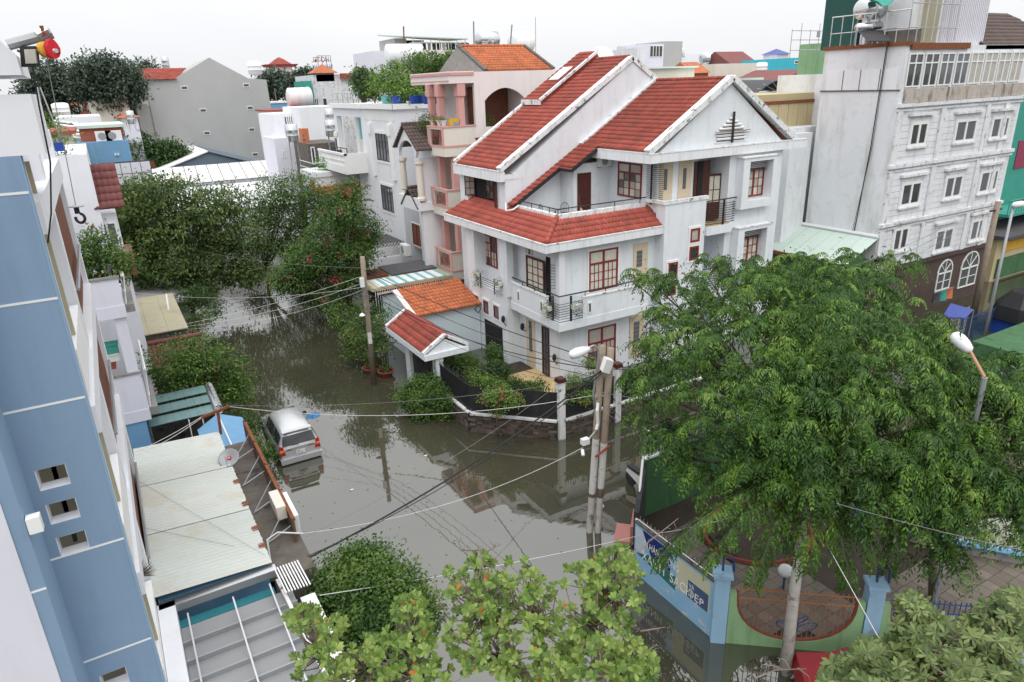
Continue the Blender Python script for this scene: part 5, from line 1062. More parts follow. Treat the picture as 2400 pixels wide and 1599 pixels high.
MB().tube([c-ax*.06, c-Vector((-.1, 0, .5))], .025, 5).build('mast', MT['grey_metal'], T); MB().tube([c-e2*.3, c+ax*.35-e2*.1], .01, 4).build('feed_arm', MT['grey_metal'], T)
T = thing('light_box', 'white backlit signbox fixed outside the rusted fence', 'sign', (2.75, 17.6, 3.6)); MB().box(2.64, 2.78, 17.1, 18.5, 3.5, 4.05).build('case', MT['plastic_white'], T); MB().box(2.3, 2.56, 17.6, 18.6, 3.75, 4.15).build('ballast', MT['cream'], T)
# T-bar pole carrying wires at the shed's far end
T = thing('wire_bracket', 'rusty T-shaped bracket carrying white wires at the far shed corner', 'bracket', (1.75, 23.7, 3.9)); MB().beam((1.75, 23.8, 3.9), (1.8, 23.8, 4.75), .09, .09).build('upright', MT['rust'], T); MB().beam((1.25, 23.8, 4.68), (2.2, 23.8, 4.86), .08, .08).build('crossbar', MT['rust'], T)
# grey louvred canopy at the bottom
CN = thing('louvre_canopy', 'grey sheet canopy with stepped steel ribs beside the blue block', 'canopy', (.8, 12, 0))
dirv = Vector((0, 1, 0))
for i in range(9):
    y = 14.75-i*.62; MB().box(-.55, 1.95, y-.6, y, 3.56, 3.6).build('sheet', MT['grey_canvas'], CN); MB().box(-.55, 1.95, y-.66, y-.62, 3.55, 3.72).build('rib', MT['grey_metal'], CN)
for x in (-.35, .65, 1.5): MB().beam((x, 9.2, 3.76), (x, 15.0, 3.76), .035, .035).build('purlin', MT['steel'], CN)
MB().box(-.93, -.56, 9, 15.4, -.2, 3.95).build('side_wall', MT['white_wall'], CN)
MB().box(-.9, 1.75, 15.2, 15.45, 3.75, 3.95).build('gutter', MT['steel'], CN); MB().box(-.9, 1.6, 14.9, 15.18, -.2, 3.5).build('end_wall', MT['teal_paint'], CN)
MB().beam((1.98, 9.2, 3.78), (1.7, 15.0, 3.78), .08, .08).build('edge_tube', MT['coping'], CN)
for i in range(9): MB().beam((1.75+i*.07, 14.2, 3.95), (1.7+i*.07, 15.2, 4.0), .03, .03).build('roof_bar', MT['white_paint'], CN)
MB().box(2.05, 2.4, 9.2, 14.3, -.2, 3.6).build('street_wall', MT['coping'], CN)
# grass-like dry plant on the blue block's side ledge
T = thing('dry_plant', 'withered spiky plant on the ledge of the blue block', 'plant', (-.9, 15.0, 4.6)); P = np.tile(np.array(YP(325, 1350, 14.2)), (60, 1)); D = unit(rng.normal(size=(60, 3))*np.array([1, .6, .8])+np.array([.4, 0, .3])); leaves('blades', P, D, rdir(60), .35, .02, 'trunk', T)
# green awning, blue gate roof, hedge
T = thing('green_awning', 'green translucent sheet awning behind the blue gate roof', 'awning', (.8, 29, 0))
a = ZP(340, 965, 3.0); 
for i in range(8):
    for j in range(3):
        x = -.35+i*.29; y = 27.9+j*.85; MB().box(x, x+.285, y, y+.84, 3.0+.12*j+.01*random.random(), 3.03+.12*j).build('sheet', MT['awning_green'], T)
for x in (1.0, 1.5, 2.0): MB().tube([(x, 27.8, 3.0), (x, 27.8, 1.2)], .02, 4).build('leg', MT['white_paint'], T)
b = MB()
for i in range(16): 
    y = 27.9+i*.17; b.tube([(2.15+.17*math.cos(t), y, 3.1+.22*math.sin(t)) for t in np.linspace(0, 6.28, 9)], .018, 4)
b.build('flexible_duct', MT['steel'], T)
T = thing('blue_gate_roof', 'blue painted metal ridge roof over a street gate', 'gate', (2.2, 26, 0)); a, c, e, f_, g = ZP(463, 1010, 2.5), ZP(510, 972, 2.95), ZP(568, 980, 2.5), ZP(598, 1060, 2.5), ZP(545, 1050, 2.95)
MB().prism([a, c, c+(g-c), a+(g-c)], (0, 0, .04)).build('roof_sheet', MT['sky_blue_paint'], T); MB().prism([c, e, f_, g], (0, 0, .04)).build('roof_sheet', MT['sky_blue_paint'], T); MB().tube([c+Vector((0, 0, .05)), g+Vector((0, 0, .05))], .03, 5).build('ridge_cap', MT['white_paint'], T); MB().box(1.4, 1.6, 24.6, 28, 0, 2.4).box(2.9, 3.0, 24.6, 28, 0, 2.4).build('side_wall', MT['sky_blue_paint'], T)
T = thing('courtyard_wall', 'dark courtyard wall behind the blue gate', 'wall', (.5, 26, 0)); MB().box(-.4, 1.4, 23.95, 24.1, 0, 2).build('face', MT['old_concrete'], T); MB().box(-.4, 2.6, 32.6, 32.8, 0, 2.4).build('face', MT['old_concrete'], T)
def hedge(name, label, spots, z, m, n, ln=.12, wd=.06, base=None, cat='shrub', nb=8, **kw):
    l = [(*ZP(px, py, z_), r, r, r*.9) for px, py, z_, r in spots]; c = l[0]
    t = thing(name, label, cat, base or (c[0], c[1], 0)); branches(t, base or (c[0], c[1], 0), (c[0], c[1], c[2]), .09, l, nb=nb); foliage('crown', t, l, n, 9, ln, wd, m, spread=.2, **kw); return t, l
l = [(*YP(px, py, 32+(k*7 % 5-2)*.4), .85, .85, .75) for k, (px, py) in enumerate(((385, 850), (430, 825), (480, 820), (528, 845), (556, 880), (400, 885), (450, 870), (500, 875), (540, 910), (552, 940), (430, 912), (490, 918), (370, 885), (460, 845), (515, 905)))]
t = thing('hedge', 'yellow-green garden hedge with red flowers beside the street', 'shrub', (2.5, 32, 0)); branches(t, (2.5, 32, 0), (2.5, 32, 1.4), .09, l, nb=14); foliage('crown', t, l[:9], 800, 9, .15, .08, 'leaf_mid', spread=.2); foliage('crown', t, l[6:], 650, 9, .14, .07, 'leaf_fresh', spread=.2)
P, d = lobes_points(l, 60, .95); leaves('red_blossom', P, d, rdir(60), .12, .1, 'petal_pink', t)
hedge('hedge', 'small green bush between the blue gate roof and the silver car', [(588, 1010, 1.0, .45), (608, 1045, .8, .42), (578, 990, 1.0, .4), (622, 1068, .6, .35)], 0, 'leaf_mid', 260)
# flat roofed annexes further up
T = thing('beige_annex', 'low annex with flat beige sheet roof and a white pipe', 'building', (1, 43, 0)); MB().box(-.4, 2.25, 39.3, 47.0, 0, 3.3).build('wall', MT['old_concrete'], T)
for i in range(3): MB().box(-.5+i*.95, .44+i*.95, 39.1, 47.2, 3.32, 3.38).build('roof_sheet', MT['beige_roof'], T)
a = ZP(415, 690, 3.4); MB().tube([ZP(405, 795, 2.2), ZP(390, 690, 4.0)], .05, 5).build('pipe', MT['plastic_white'], T)
T = thing('maroon_lean_to', 'maroon tiled lean-to roof in front of the beige annex', 'roof', (1, 37.5, 0)); tiles(T, (-.3, 36.9, 2.1), (1, 0, 0), (0, 2.0, .7), [(0, 0), (0, 2.1), (2.6, 2.1), (2.6, 0)], m='tile_maroon', single=30); MB().box(-.3, 2.3, 38.9, 39.0, 0, 2.9).build('wall', MT['old_concrete'], T); MB().tube([(-.3, 38.9, 2.95), (2.9, 38.9, 2.95)], .12, 8).build('ridge_pipe', MT['tile_maroon'], T)
T = thing('grey_shed', 'long grey sheet-metal shed roof behind the street trees at left', 'shed', (1, 55, 0)); MB().box(-1, 3.5, 48.5, 62, 2.3, 2.45).build('roof', MT['roof_plain'], T); MB().box(-1, 3.2, 48.7, 62, 0, 2.3).build('wall', MT['grey_render'], T)
# ================================================================ background houses and rooftops
def bbox(par, name, m, Y, l, r, top, dep, z0=0, py=None):
    a, c = YP(l, top, Y), YP(r, top, Y); zt = max(a.z, c.z); return MB().box(a.x, c.x, Y, Y+dep, z0, zt).build(name, MT[m], par), a.x, c.x, zt
def bwin(par, Y, l, t, r, bt, cols=2, fm='white_paint', pm='dark_glass', **kw):
    F = fY(Y-.02, (l, t), (r, bt)); return window(par, F, cols, 1, fm=fm, pm=pm, fw=.1, **kw)
def house(label, name, Y, l, r, top, dep, m, cat='building', wins=(), roof=None, z0=0, rm='roof_plain', group=None, parapet=True):
    a = YP((l+r)/2, top, Y); t = thing(name, label, cat, (a.x, Y+dep/2, z0), group); o, x0, x1, zt = bbox(t, 'wall', m, Y, l, r, top, dep, z0)
    for wn in wins: bwin(t, Y, *wn)
    if roof == 'gable': MB().prism([(x0-.3, Y-.3, zt), (x0-.3, Y+dep/2, zt+dep*.3), (x0-.3, Y+dep+.3, zt)], (x1-x0+.6, 0, 0)).build('roof', MT[rm], t)
    elif roof == 'gable_y': MB().prism([(x0-.3, Y-.4, zt), ((x0+x1)/2, Y-.4, zt+(x1-x0)*.16), (x1+.3, Y-.4, zt)], (0, dep+.8, 0)).build('roof', MT[rm], t)
    elif roof == 'hip':
        cx, cy_ = (x0+x1)/2, Y+dep/2; MB().add([(x0-.5, Y-.5, zt), (x1+.5, Y-.5, zt), (x1+.5, Y+dep+.5, zt), (x0-.5, Y+dep+.5, zt), (cx, cy_, zt+(x1-x0)*.3)], [(0, 1, 4), (1, 2, 4), (2, 3, 4), (3, 0, 4), (3, 2, 1, 0)]).build('roof', MT[rm], t)
    elif roof == 'flat': MB().box(x0-.3, x1+.3, Y-.4, Y+dep, zt+.003, zt+.2).build('roof', MT[rm], t)
    return t, x0, x1, zt
# grey gable building
t = thing('grey_gable_building', 'large plain grey rendered building with pointed gable and red side roof', 'building', (14, 105, 0)); YG = 125
pts = [YP(x, y, YG) for x, y in ((340, 190), (410, 184), (490, 135), (582, 184), (624, 187))]; x0, x1 = pts[0].x, pts[-1].x
MB().prism([(p.x, YG, p.z) for p in pts]+[(x1+.4, YG, 0), (x0, YG, 0)], (0, 16, 0)).build('wall', MT['grey_render'], t)
for px, py in ((432, 206), (476, 259), (485, 312), (577, 200), (586, 253), (590, 304), (598, 362)):
    p = YP(px, py, YG); v = MB().box(p.x-.5, p.x+.5, YG-.05, YG-.003, p.z-.3, p.z+.3).build('vent_block', MT['white_wall'], t); MB().box(p.x-.4, p.x+.4, YG-.07, YG-.052, p.z-.18, p.z+.18).build('vent_slot', MT['shade_inside'], v)
a, c, e, f_ = YP(317, 163, 130), YP(440, 161, 130), YP(405, 187, 125), YP(320, 188, 125); sv = Vector((0, 4, a.z-f_.z))
tiles(t, (f_.x, 124.6, f_.z), (1, 0, 0), sv, [(0, 0), (0, sv.length), (7.6, sv.length), (5.4, 0)], tw=.4, th=.55, name='side_roof')
for py in (235, 287, 340):
    p = YP(345, py, 124); bl = MB().box(p.x-2.2, p.x-.02, 123.6, 128, p.z-.9, p.z).build('balcony', MT['cream'], t); MB().box(p.x-1.7, p.x-.6, 124.95, 124.99, p.z+.2, p.z+2.2).build('window', MT['teal_paint'], t)
    MB().box(p.x-2.3, p.x-.01, 123.5, 128, p.z-1.05, p.z-.91).build('red_trim', MT['terracotta'], bl)
MB().box(x0-2.0, x0-.01, 125.5, 129, 0, 16).build('side_bay', MT['cream'], t)
tank('steel water tank on the right shoulder of the grey gable building', YP(597, 160, 127), 1.1, 1.9, (0, 0, 1), 'upright rooftop tanks', 'plastic_white', .9)
tank('small steel water tank above the red side roof', YP(388, 148, 132), .55, 1.9, (0, 0, 1), 'upright rooftop tanks', 'steel', .6)
# sheds
t = thing('gable_warehouse', 'long low warehouse with blue-grey gable end below the grey building', 'warehouse', (10, 82, 0)); a, b_, c = YP(362, 408, 108), YP(487, 358, 108), YP(660, 400, 108)
MB().prism([(a.x, 108, 0), (a.x, 108, a.z), (b_.x, 108, b_.z), (c.x, 108, c.z), (c.x, 108, 0)], (0, 18, 0)).build('wall', MT['roof_blue_grey'], t)
MB().prism([(a.x-.3, 107.7, a.z-.05), (b_.x, 107.7, b_.z+.1), (b_.x, 107.7, b_.z+.25), (a.x-.3, 107.7, a.z+.15)], (0, 18, 0)).build('roof_slope', MT['roof_plain'], t); MB().prism([(b_.x, 107.7, b_.z+.1), (c.x+.3, 107.7, c.z), (c.x+.3, 107.7, c.z+.15), (b_.x, 107.7, b_.z+.25)], (0, 18, 0)).build('roof_slope', MT['roof_blue_grey'], t)
t = thing('rusty_shed', 'wide white shed roof streaked with rust across the end of the street', 'shed', (10, 97, 0)); L0, R0, R1, L1 = [Vector((YP(x, y, Y).x, Y, zz)) for x, y, Y, zz in ((292, 440, 91, 5.3), (735, 412, 91, 5.3), (705, 372, 102, 6.3), (292, 405, 102, 6.3))]; n = 16
for i in range(n):
    t0, t1 = i/n, (i+1)/n-.004; MB().prism([L0.lerp(R0, t0), L0.lerp(R0, t1), L1.lerp(R1, t1), L1.lerp(R1, t0)], (0, 0, .08)).build('roof_sheet', MT['roof_white'], t)
MB().box(L0.x+.2, R0.x-.2, 91.3, 102, 0, 5.2).build('wall', MT['white_wall'], t)
for px in (657, 690, 725): p = YP(px, 396, 93); MB().box(p.x-.9, p.x+.9, 92, 93.2, 5.5, 6.0).build('roof_vent', MT['white_paint'], t)
t = thing('white_shed', 'plain white sheet roof below the rusty one behind the street trees', 'shed', (12, 84, 0)); q = [Vector((YP(x, 440, Y).x, Y, z)) for x, Y, z in ((280, 90.8, 4.8), (705, 90.8, 4.8), (705, 78, 3.6), (280, 78, 3.6))]; MB().prism(q, (0, 0, .1)).build('roof_sheet', MT['roof_plain'], t); MB().box(q[3].x+.3, q[2].x-.3, 78.3, 90, 0, 3.5).build('wall', MT['white_wall'], t)
p = YP(585, 452, 84); MB().box(p.x-1.1, p.x+1.1, 83, 84, 4.2, 4.6).build('roof_vent', MT['white_paint'], t)
t = thing('terrace_house', 'small house with orange tiled eave and railed roof terrace beside the white house', 'house', (19, 67, 0)); p = YP(735, 435, 62); MB().box(16.2, 21, 62.5, 67, 0, p.z+.6).build('wall', MT['white_wall'], t)
tiles(t, (15.9, 61.6, 6.4), (1, 0, 0), (0, 1.6, 1.1), [(0, 0), (0, 1.9), (4.5, 1.9), (4.5, 0)], m='tile_orange', tw=.3, th=.4); b = MB()
for z in (8.6, 9.1): b.tube([(16.2, 62.6, z), (21, 62.6, z)], .04, 4); b.tube([(16.2, 62.6, z), (16.2, 67, z)], .04, 4)
b.build('terrace_rail', MT['roof_green_pale'], t); MB().box(16.1, 21.1, 62.4, 67, p.z+.6, 8.3).build('terrace', MT['white_wall'], t)
tr = thing('terrace_plant', 'small bright plant beside the lamp on the roof terrace', 'plant', (18, 64, 8.3)); foliage('plant', tr, [(18, 64, 8.9, .9, .9, .6)], 70, 8, .25, .1, 'leaf_fresh', spread=.2)
tr = thing('terrace_lamp', 'black lantern post on the roof terrace', 'lamp', (19, 64, 8.3)); MB().tube([(19, 64, 8.3), (19, 64, 11)], .05, 5).build('post', MT['black_iron'], tr); MB().lathe((19, 64, 11), [(.1, 0), (.22, .2), (.18, .5), (.03, .65)], 6).build('lantern', MT['cream'], tr)
# left background
t, x0, x1, zt = house('sky-blue walled house with air conditioners on its flat roof', 'blue_wall_house', 58, 180, 302, 336, 8, 'sky_blue_paint', wins=[(268, 360, 280, 364, 1)], roof=None)
MB().box(x0+.3, x1-.2, 59, 66, zt, zt+.9).build('roof_room', MT['brick_red'], t); MB().box(x0, x1, 58.8, 66, zt+.9, zt+1.1).build('roof', MT['roof_green_pale'], t)
for i, px in enumerate((246, 270)): p = YP(px, 333, 58.2); aircon(['left', 'right'][i]+' air conditioner of the pair on the sky-blue house', (p.x, 58.6, zt+.02), (1, 0, 0), (0, -1, 0), 1.2, 'air conditioners on the sky-blue house')
t = thing('glazed_wall', 'white glazed tile wall with dark grid below the sky-blue house', 'wall', (-1, 56, 0)); a, c = YP(235, 392, 56), YP(300, 415, 56)
for i in range(5):
    for j in range(2): MB().box(a.x+i*.62, a.x+i*.62+.58, 55.9, 56, c.z+j*.75-.5, c.z+j*.75+.2).build('tile', MT['lavender_white'], t)
MB().box(a.x-.05, a.x+3.1, 56.0, 56.1, 0, c.z+1.05).build('backing', MT['roof_slate'], t)
house('orange brick boundary wall behind the rusty shed', 'brick_wall', 112, 322, 362, 379, .4, 'brick_red', cat='wall')
house('long white house with blank side wall left of the sky-blue house', 'white_side_house', 74, 130, 236, 276, 10, 'white_wall', wins=[(150, 300, 160, 310, 1)])
t, x0, x1, zt = house('low house with brown and white striped roof below the white side wall', 'striped_roof_house', 66, 130, 214, 318, 6, 'cream')
for i in range(9): MB().prism([(x0, 66-.3+i*.6, zt+i*.12), (x1, 66-.3+i*.6, zt-.5+i*.12), (x1, 66+.0+i*.6, zt-.5+i*.12+.05), (x0, 66+.0+i*.6, zt+i*.12+.05)], (0, 0, .06)).build('roof_strip', MT['tile_brown' if i % 2 else 'white_paint'], t)
house('red-edged cream house under the tall planter', 'red_edge_house', 50, 96, 165, 318, 7, 'cream', roof='flat', rm='terracotta')
house('cream house wall beyond the round-crowned tree', 'cream_house', 118, 205, 300, 237, 8, 'cream', wins=[(222, 262, 230, 272, 1)])
house('narrow brick-red apartment tower with open stair', 'brick_tower', 135, 176, 198, 224, 6, 'brick_red', wins=[(186, 232, 192, 262, 1)]); house('pink apartment house with red roof behind the brick tower', 'pink_flats', 140, 196, 225, 228, 6, 'pale_pink', roof='gable', rm='terracotta', wins=[(204, 236, 212, 246, 1)])
house('small white house with orange hipped roof by the tree trunk', 'orange_hip_house', 112, 285, 322, 276, 6, 'lavender_white', roof='hip', rm='tile_orange', wins=[(292, 282, 304, 295, 2)])
tank('upright steel tank in front of the orange hipped roof', YP(306, 275, 108), .5, 1.6, (0, 0, 1), 'upright rooftop tanks', 'steel', .8); tank('white upright tank beside the far left tree', YP(143, 258, 100), .9, 1.4, (0, 0, 1), 'upright rooftop tanks', 'plastic_white', .5)
house('pale grey roof house right of the round-crowned tree', 'grey_roof_house', 122, 318, 345, 245, 8, 'grey_render')
# middle background
house('long low house with red roof right of the grey gable building', 'red_long_house', 98, 632, 726, 262, 8, 'white_wall', roof='flat', rm='terracotta')
t, x0, x1, zt = house('white house with barred window below the red roof', 'barred_house', 84, 640, 712, 268, 8, 'white_wall', wins=[(664, 272, 708, 300, 8)])
house('pale blue shed front with white lintel below the barred house', 'blue_shed', 80, 642, 700, 325, 6, 'lavender_white', wins=[(660, 352, 668, 370, 1)])
house('long blank white wall house below the teal house', 'blank_house', 80, 702, 800, 252, 8, 'white_wall'); house('orange brick chimney wall beside the dark doorway', 'chimney_wall', 76, 706, 722, 302, 1.2, 'orange_wall', cat='wall', wins=[(710, 318, 713, 328, 1)])
house('rusty shack with dark doorway below the white balcony', 'rusty_shack', 74, 722, 800, 338, 6, 'old_concrete', wins=[(727, 345, 742, 385, 1), (745, 350, 760, 380, 1)])
for i, (px, py, r, lb) in enumerate(((772, 275, .45, 'steel tank on a scaffold beside the white balcony, uppermost'), (775, 300, .55, 'steel tank on a scaffold beside the white balcony, lower'), (684, 312, .6, 'steel tank above the pale blue shed'))): tank(lb, YP(px, py, 73), r, 1.6, (0, 0, 1), 'upright rooftop tanks', 'steel', 2.5)
tank('horizontal white tank with blue stripe beside the teal house', YP(702, 228, 105), 1.3, 3.2, (1, 0, 0), 'steel water tanks', 'plastic_white', 1.0)
house('narrow teal house with single dark window', 'teal_narrow_house', 110, 712, 730, 190, 6, 'teal_green', wins=[(718, 203, 724, 214, 1)])
t, x0, x1, zt = house('peeling grey-white house with dark red awning', 'peeling_house', 112, 730, 840, 176, 10, 'white_stained', wins=[(736, 230, 748, 248, 2), (755, 230, 768, 248, 1)])
p, q = YP(800, 172, 111), YP(836, 184, 111); MB().box(p.x, q.x, 111.4, 111.9, q.z, p.z).build('awning', MT['terracotta'], t)
a = YP(757, 172, 113); MB().add([(a.x-2, 111.5, a.z), (a.x+2, 111.5, a.z), (a.x+2, 115, a.z), (a.x-2, 115, a.z), (a.x, 113.2, a.z+1.3)], [(0, 1, 4), (1, 2, 4), (2, 3, 4), (3, 0, 4), (3, 2, 1, 0)]).build('pavilion_roof', MT['tile_orange'], t); MB().box(a.x-1.4, a.x+1.4, 112, 114, a.z-1.2, a.z).build('pavilion', MT['concrete'], t)
# rooftop hotel sign seen from behind (mirrored letters)
t = thing('rooftop_sign', 'mirrored rooftop lettering on a scaffold seen from behind', 'sign', YP(760, 165, 125)); a, c = YP(743, 131, 125), YP(778, 166, 125)
b = MB()
for x in (a.x, (a.x*2+c.x)/3, (a.x+2*c.x)/3, c.x): b.tube([(x, 125, c.z-2.5), (x, 125, a.z)], .07, 4)
for z in (a.z, (a.z+c.z)/2+.4, c.z+.5): b.tube([(a.x, 125, z), (c.x, 125, z)], .06, 4)
b.build('scaffold', MT['grey_metal'], t)
def text(par, s, loc, rot, size, m, name='lettering', ext=.01, sx=1, align='LEFT', mat4=None):
    cu = bpy.data.curves.new(name, 'FONT'); cu.body = s; cu.size = size; cu.extrude = ext; cu.align_x = align; cu.materials.append(MT[m])
    tmp = bpy.data.objects.new('tmp_text', cu); COL.objects.link(tmp); dg_ = bpy.context.evaluated_depsgraph_get(); me = bpy.data.meshes.new_from_object(tmp.evaluated_get(dg_)); bpy.data.objects.remove(tmp)
    me.materials.clear(); me.materials.append(MT[m]); o = bpy.data.objects.new(name, me); COL.objects.link(o)
    M4 = mat4 if mat4 is not None else Matrix.Translation(loc) @ rot.to_matrix().to_4x4() @ Matrix.Diagonal((sx, 1, 1, 1))
    if par: o.parent = par; M4 = Matrix.Translation(-WB[par.name]) @ M4; WB[o.name] = WB[par.name]
    o.matrix_local = M4; return o
from mathutils import Euler
rx = Euler((math.pi/2, 0, 0)); hgt = (a.z-c.z)
text(t, 'HOTEL', Vector((c.x-.3, 124.9, a.z-hgt*.42)), rx, hgt*.5, 'terracotta', sx=-.8); text(t, 'NHAN HAU', Vector((c.x+.2, 124.9, c.z+hgt*.12)), rx, hgt*.44, 'sign_slate', sx=-.62)
# pagoda
t = thing('pagoda', 'distant white pagoda tower with two red curved roofs', 'pagoda', YP(665, 210, 260)); p = YP(664, 188, 260); x, z = p.x, p.z
MB().box(x-4.5, x+4.5, 258, 266, 0, z).build('body', MT['pale_pink'], t)
for i in range(3): MB().box(x-4.7, x+4.7, 257.6, 258, z-3.5-i*4, z-2.7-i*4).build('floor_band', MT['cream'], t)
for (hw, zz, hh) in ((8.2, z, 2.6), (5.6, z+4.2, 3.2)):
    n = 8; prof = [(hw, .9), (hw*.86, .1), (hw*.6, hh*.35), (hw*.25, hh*.8), (.2, hh)]
    V_ = []; F_ = []
    for r, h in prof: V_ += [(x-r, 262-r*.6, zz+h), (x+r, 262-r*.6, zz+h), (x+r, 262+r*.6, zz+h), (x-r, 262+r*.6, zz+h)]
    for i in range(len(prof)-1): F_ += [(4*i+k, 4*i+(k+1) % 4, 4*i+4+(k+1) % 4, 4*i+4+k) for k in range(4)]
    MB().add(V_, F_).build('roof', MT['terracotta'], t)
MB().box(x-3.6, x+3.6, 260, 264, z+2, z+4.4).build('upper_body', MT['pale_pink'], t)
# laundry-terrace building top centre
YT = 95
t, x0, x1, zt = house('cream building with covered laundry terrace on its roof', 'laundry_building', YT, 924, 1100, 118, 10, 'cream'); o, a0_, a1_, z2 = bbox(t, 'side_wing', 'lavender_white', YT-2, 873, 924, 120, 8)
o, b0, b1, z3 = bbox(t, 'roof_room', 'grey_render', YT+2, 924, 952, 90, 6)
p, q = YP(922, 88, YT+1), YP(1090, 94, YT+1); MB().prism([(p.x, YT, p.z), (q.x, YT, q.z), (q.x, YT+7, q.z+.2), (p.x, YT+7, p.z+.6)], (0, 0, .15)).build('terrace_roof', MT['roof_green_pale'], t)
for i in range(7): x = b1+.3+(q.x-b1-.6)*i/6; MB().tube([(x, YT+.4, zt), (x, YT+.4, p.z)], .06, 4).build('terrace_post', MT['white_paint'], t)
MB().box(b1, q.x-4, YT+6.5, YT+6.7, zt, p.z).build('terrace_back', MT['shade_inside'], t); MB().tube([(b1, YT+.3, zt+1), (q.x, YT+.3, zt+1)], .05, 4).build('terrace_rail', MT['white_paint'], t); MB().tube([(b1, YT+1.2, p.z-.7), (q.x-2, YT+1.2, p.z-.7)], .04, 4).build('clothes_line', MT['white_paint'], t)
for i in range(12):
    x = b1+.8+i*.75; T = thing('hanging_garment', ('dark' if i % 3 else 'pale')+f' garment on the covered roof terrace, {["first", "second", "third", "fourth", "fifth", "sixth", "seventh", "eighth", "ninth", "tenth", "eleventh", "last"][i]} from the left', 'laundry', (x, YT+1.2, zt+.6), 'garments on the roof terrace')
    w_ = random.uniform(.22, .38); MB().prism([(x-w_, YT+1.2, p.z-.72), (x+w_, YT+1.2, p.z-.72), (x+w_*.9, YT+1.2, p.z-.72-random.uniform(1.2, 1.9)), (x-w_*.8, YT+1.2, p.z-.72-random.uniform(1.2, 1.9))], (0, .06, 0)).build('cloth', MT['cloth_a' if i % 3 else 'cloth_b'], T); MB().tube([(x-.2, YT+1.2, p.z-.69), (x+.2, YT+1.2, p.z-.69)], .02, 4).build('hanger', MT['grey_metal'], T)
tank('large white horizontal tank left of the roof trees', YP(948, 130, 88), 1.35, 4.6, (1, -.12, 0), 'steel water tanks', 'plastic_white', 3)
tank('shiny steel tank on the pink house roof', YP(1142, 93, 52), .62, 1.7, (1, .05, 0), 'steel water tanks', 'chrome_tank', .5); tank('white and teal tank behind the orange roof', YP(1222, 100, 50), .75, 1.7, (1, .1, 0), 'steel water tanks', 'plastic_white', .4)
T = thing('domed_tank', 'white domed roof tank above the corner house ridge', 'water tank', YP(1408, 130, 48)); p = YP(1408, 140, 48); MB().lathe((p.x, 48, p.z-1.2), [(1.15, 0), (1.15, 1.0), (1.05, 1.5), (.8, 1.9), (.4, 2.1), (.1, 2.15)], 20).build('shell', MT['plastic_white'], T, smooth=True); MB().lathe((p.x+.7, 47.2, p.z-.2), [(.35, 0), (.35, .05)], 12, (.4, -1, 0)).build('hatch', MT['grey_metal'], T)
for i, (px, y0, y1, Y, lb) in enumerate(((1110, 50, 110, 46, 'dark rod antenna left of the shiny tank'), (1192, 58, 110, 46, 'leaning rod antenna between the two tanks'), (1255, 40, 100, 46, 'thin white antenna above the orange roof'), (946, 62, 95, 94, 'rusty mast on the laundry building'))):
    a, c = YP(px, y1, Y), YP(px+(8 if i == 1 else 0), y0, Y); T = thing('antenna', lb, 'antenna', a); MB().tube([a-Vector((0, 0, 1)), c], .05 if i < 2 else .02 if i == 2 else .1, 5).build('mast', MT['rust' if i == 3 else 'cable_grey'], T); MB().lathe(a-Vector((0, 0, 1)), [(.15, 0), (.15, .1)], 6).build('base', MT['concrete'], T)
# right background roofs
house('grey-white building with glazed stair above the distant roofs', 'stair_building', 105, 1556, 1600, 97, 8, 'grey_render'); house('low pale wing with glass front beside the stair building', 'glass_wing', 104, 1511, 1556, 103, 8, 'lavender_white', wins=[(1523, 107, 1552, 134, 4)]); house('stained pale wall left of the glazed stair building', 'pale_wing', 103, 1493, 1512, 113, 7, 'white_old')
house('flat house with broad white roof sheet behind the corner house gable', 'white_roof_house', 70, 1505, 1628, 162, 12, 'cream', roof='flat', rm='roof_plain'); house('cream blank-walled house under the maroon roof', 'cream_blank_house', 78, 1677, 1772, 150, 10, 'cream')
house('small white house with maroon gabled roof on the skyline', 'maroon_roof_house', 90, 1712, 1772, 150, 7, 'white_wall', roof='gable', rm='tile_maroon', z0=4)
house('white house cluster top with balcony rail near the blue pyramid', 'rail_house', 120, 1780, 1850, 143, 8, 'white_wall', wins=[(1785, 138+8, 1798, 156, 2)]); house('white tower room with blue pyramid roof on the skyline', 'blue_pyramid_room', 125, 1820, 1848, 127, 4, 'lavender_white', roof='hip', rm='tarp_blue', z0=8)
house('aqua blue building at the foot of the weathered block', 'aqua_building', 80, 1850, 1935, 136, 10, 'aqua', wins=[(1862, 142, 1880, 150, 2)]); house('pale house with red tank stripe on the skyline', 'stripe_house', 110, 1580, 1612, 125, 6, 'white_wall', wins=[(1584, 130, 1606, 134, 1)]); house('white house with long roof line behind the steel tank', 'long_white_house', 112, 1612, 1700, 128, 10, 'white_wall', wins=[(1690, 127+4, 1697, 138, 1)])
house('orange tiled little house beside the white trellis', 'trellis_house', 74, 1626, 1660, 172, 5, 'brick_red', roof='gable', rm='tile_orange'); house('mint green sloping roof building behind the gable', 'mint_roof_building', 62, 1700, 1790, 185, 10, 'roof_green_pale')
house('house with maroon hipped roof and open dark gable', 'open_gable_house', 66, 1830, 1925, 188, 8, 'shade_inside', roof='gable_y', rm='tile_maroon'); house('red and grey roofed house left of the open gable', 'patch_roof_house', 76, 1793, 1880, 172, 6, 'white_wall', roof='flat', rm='tile_maroon', wins=[(1795, 176, 1820, 190, 5)])
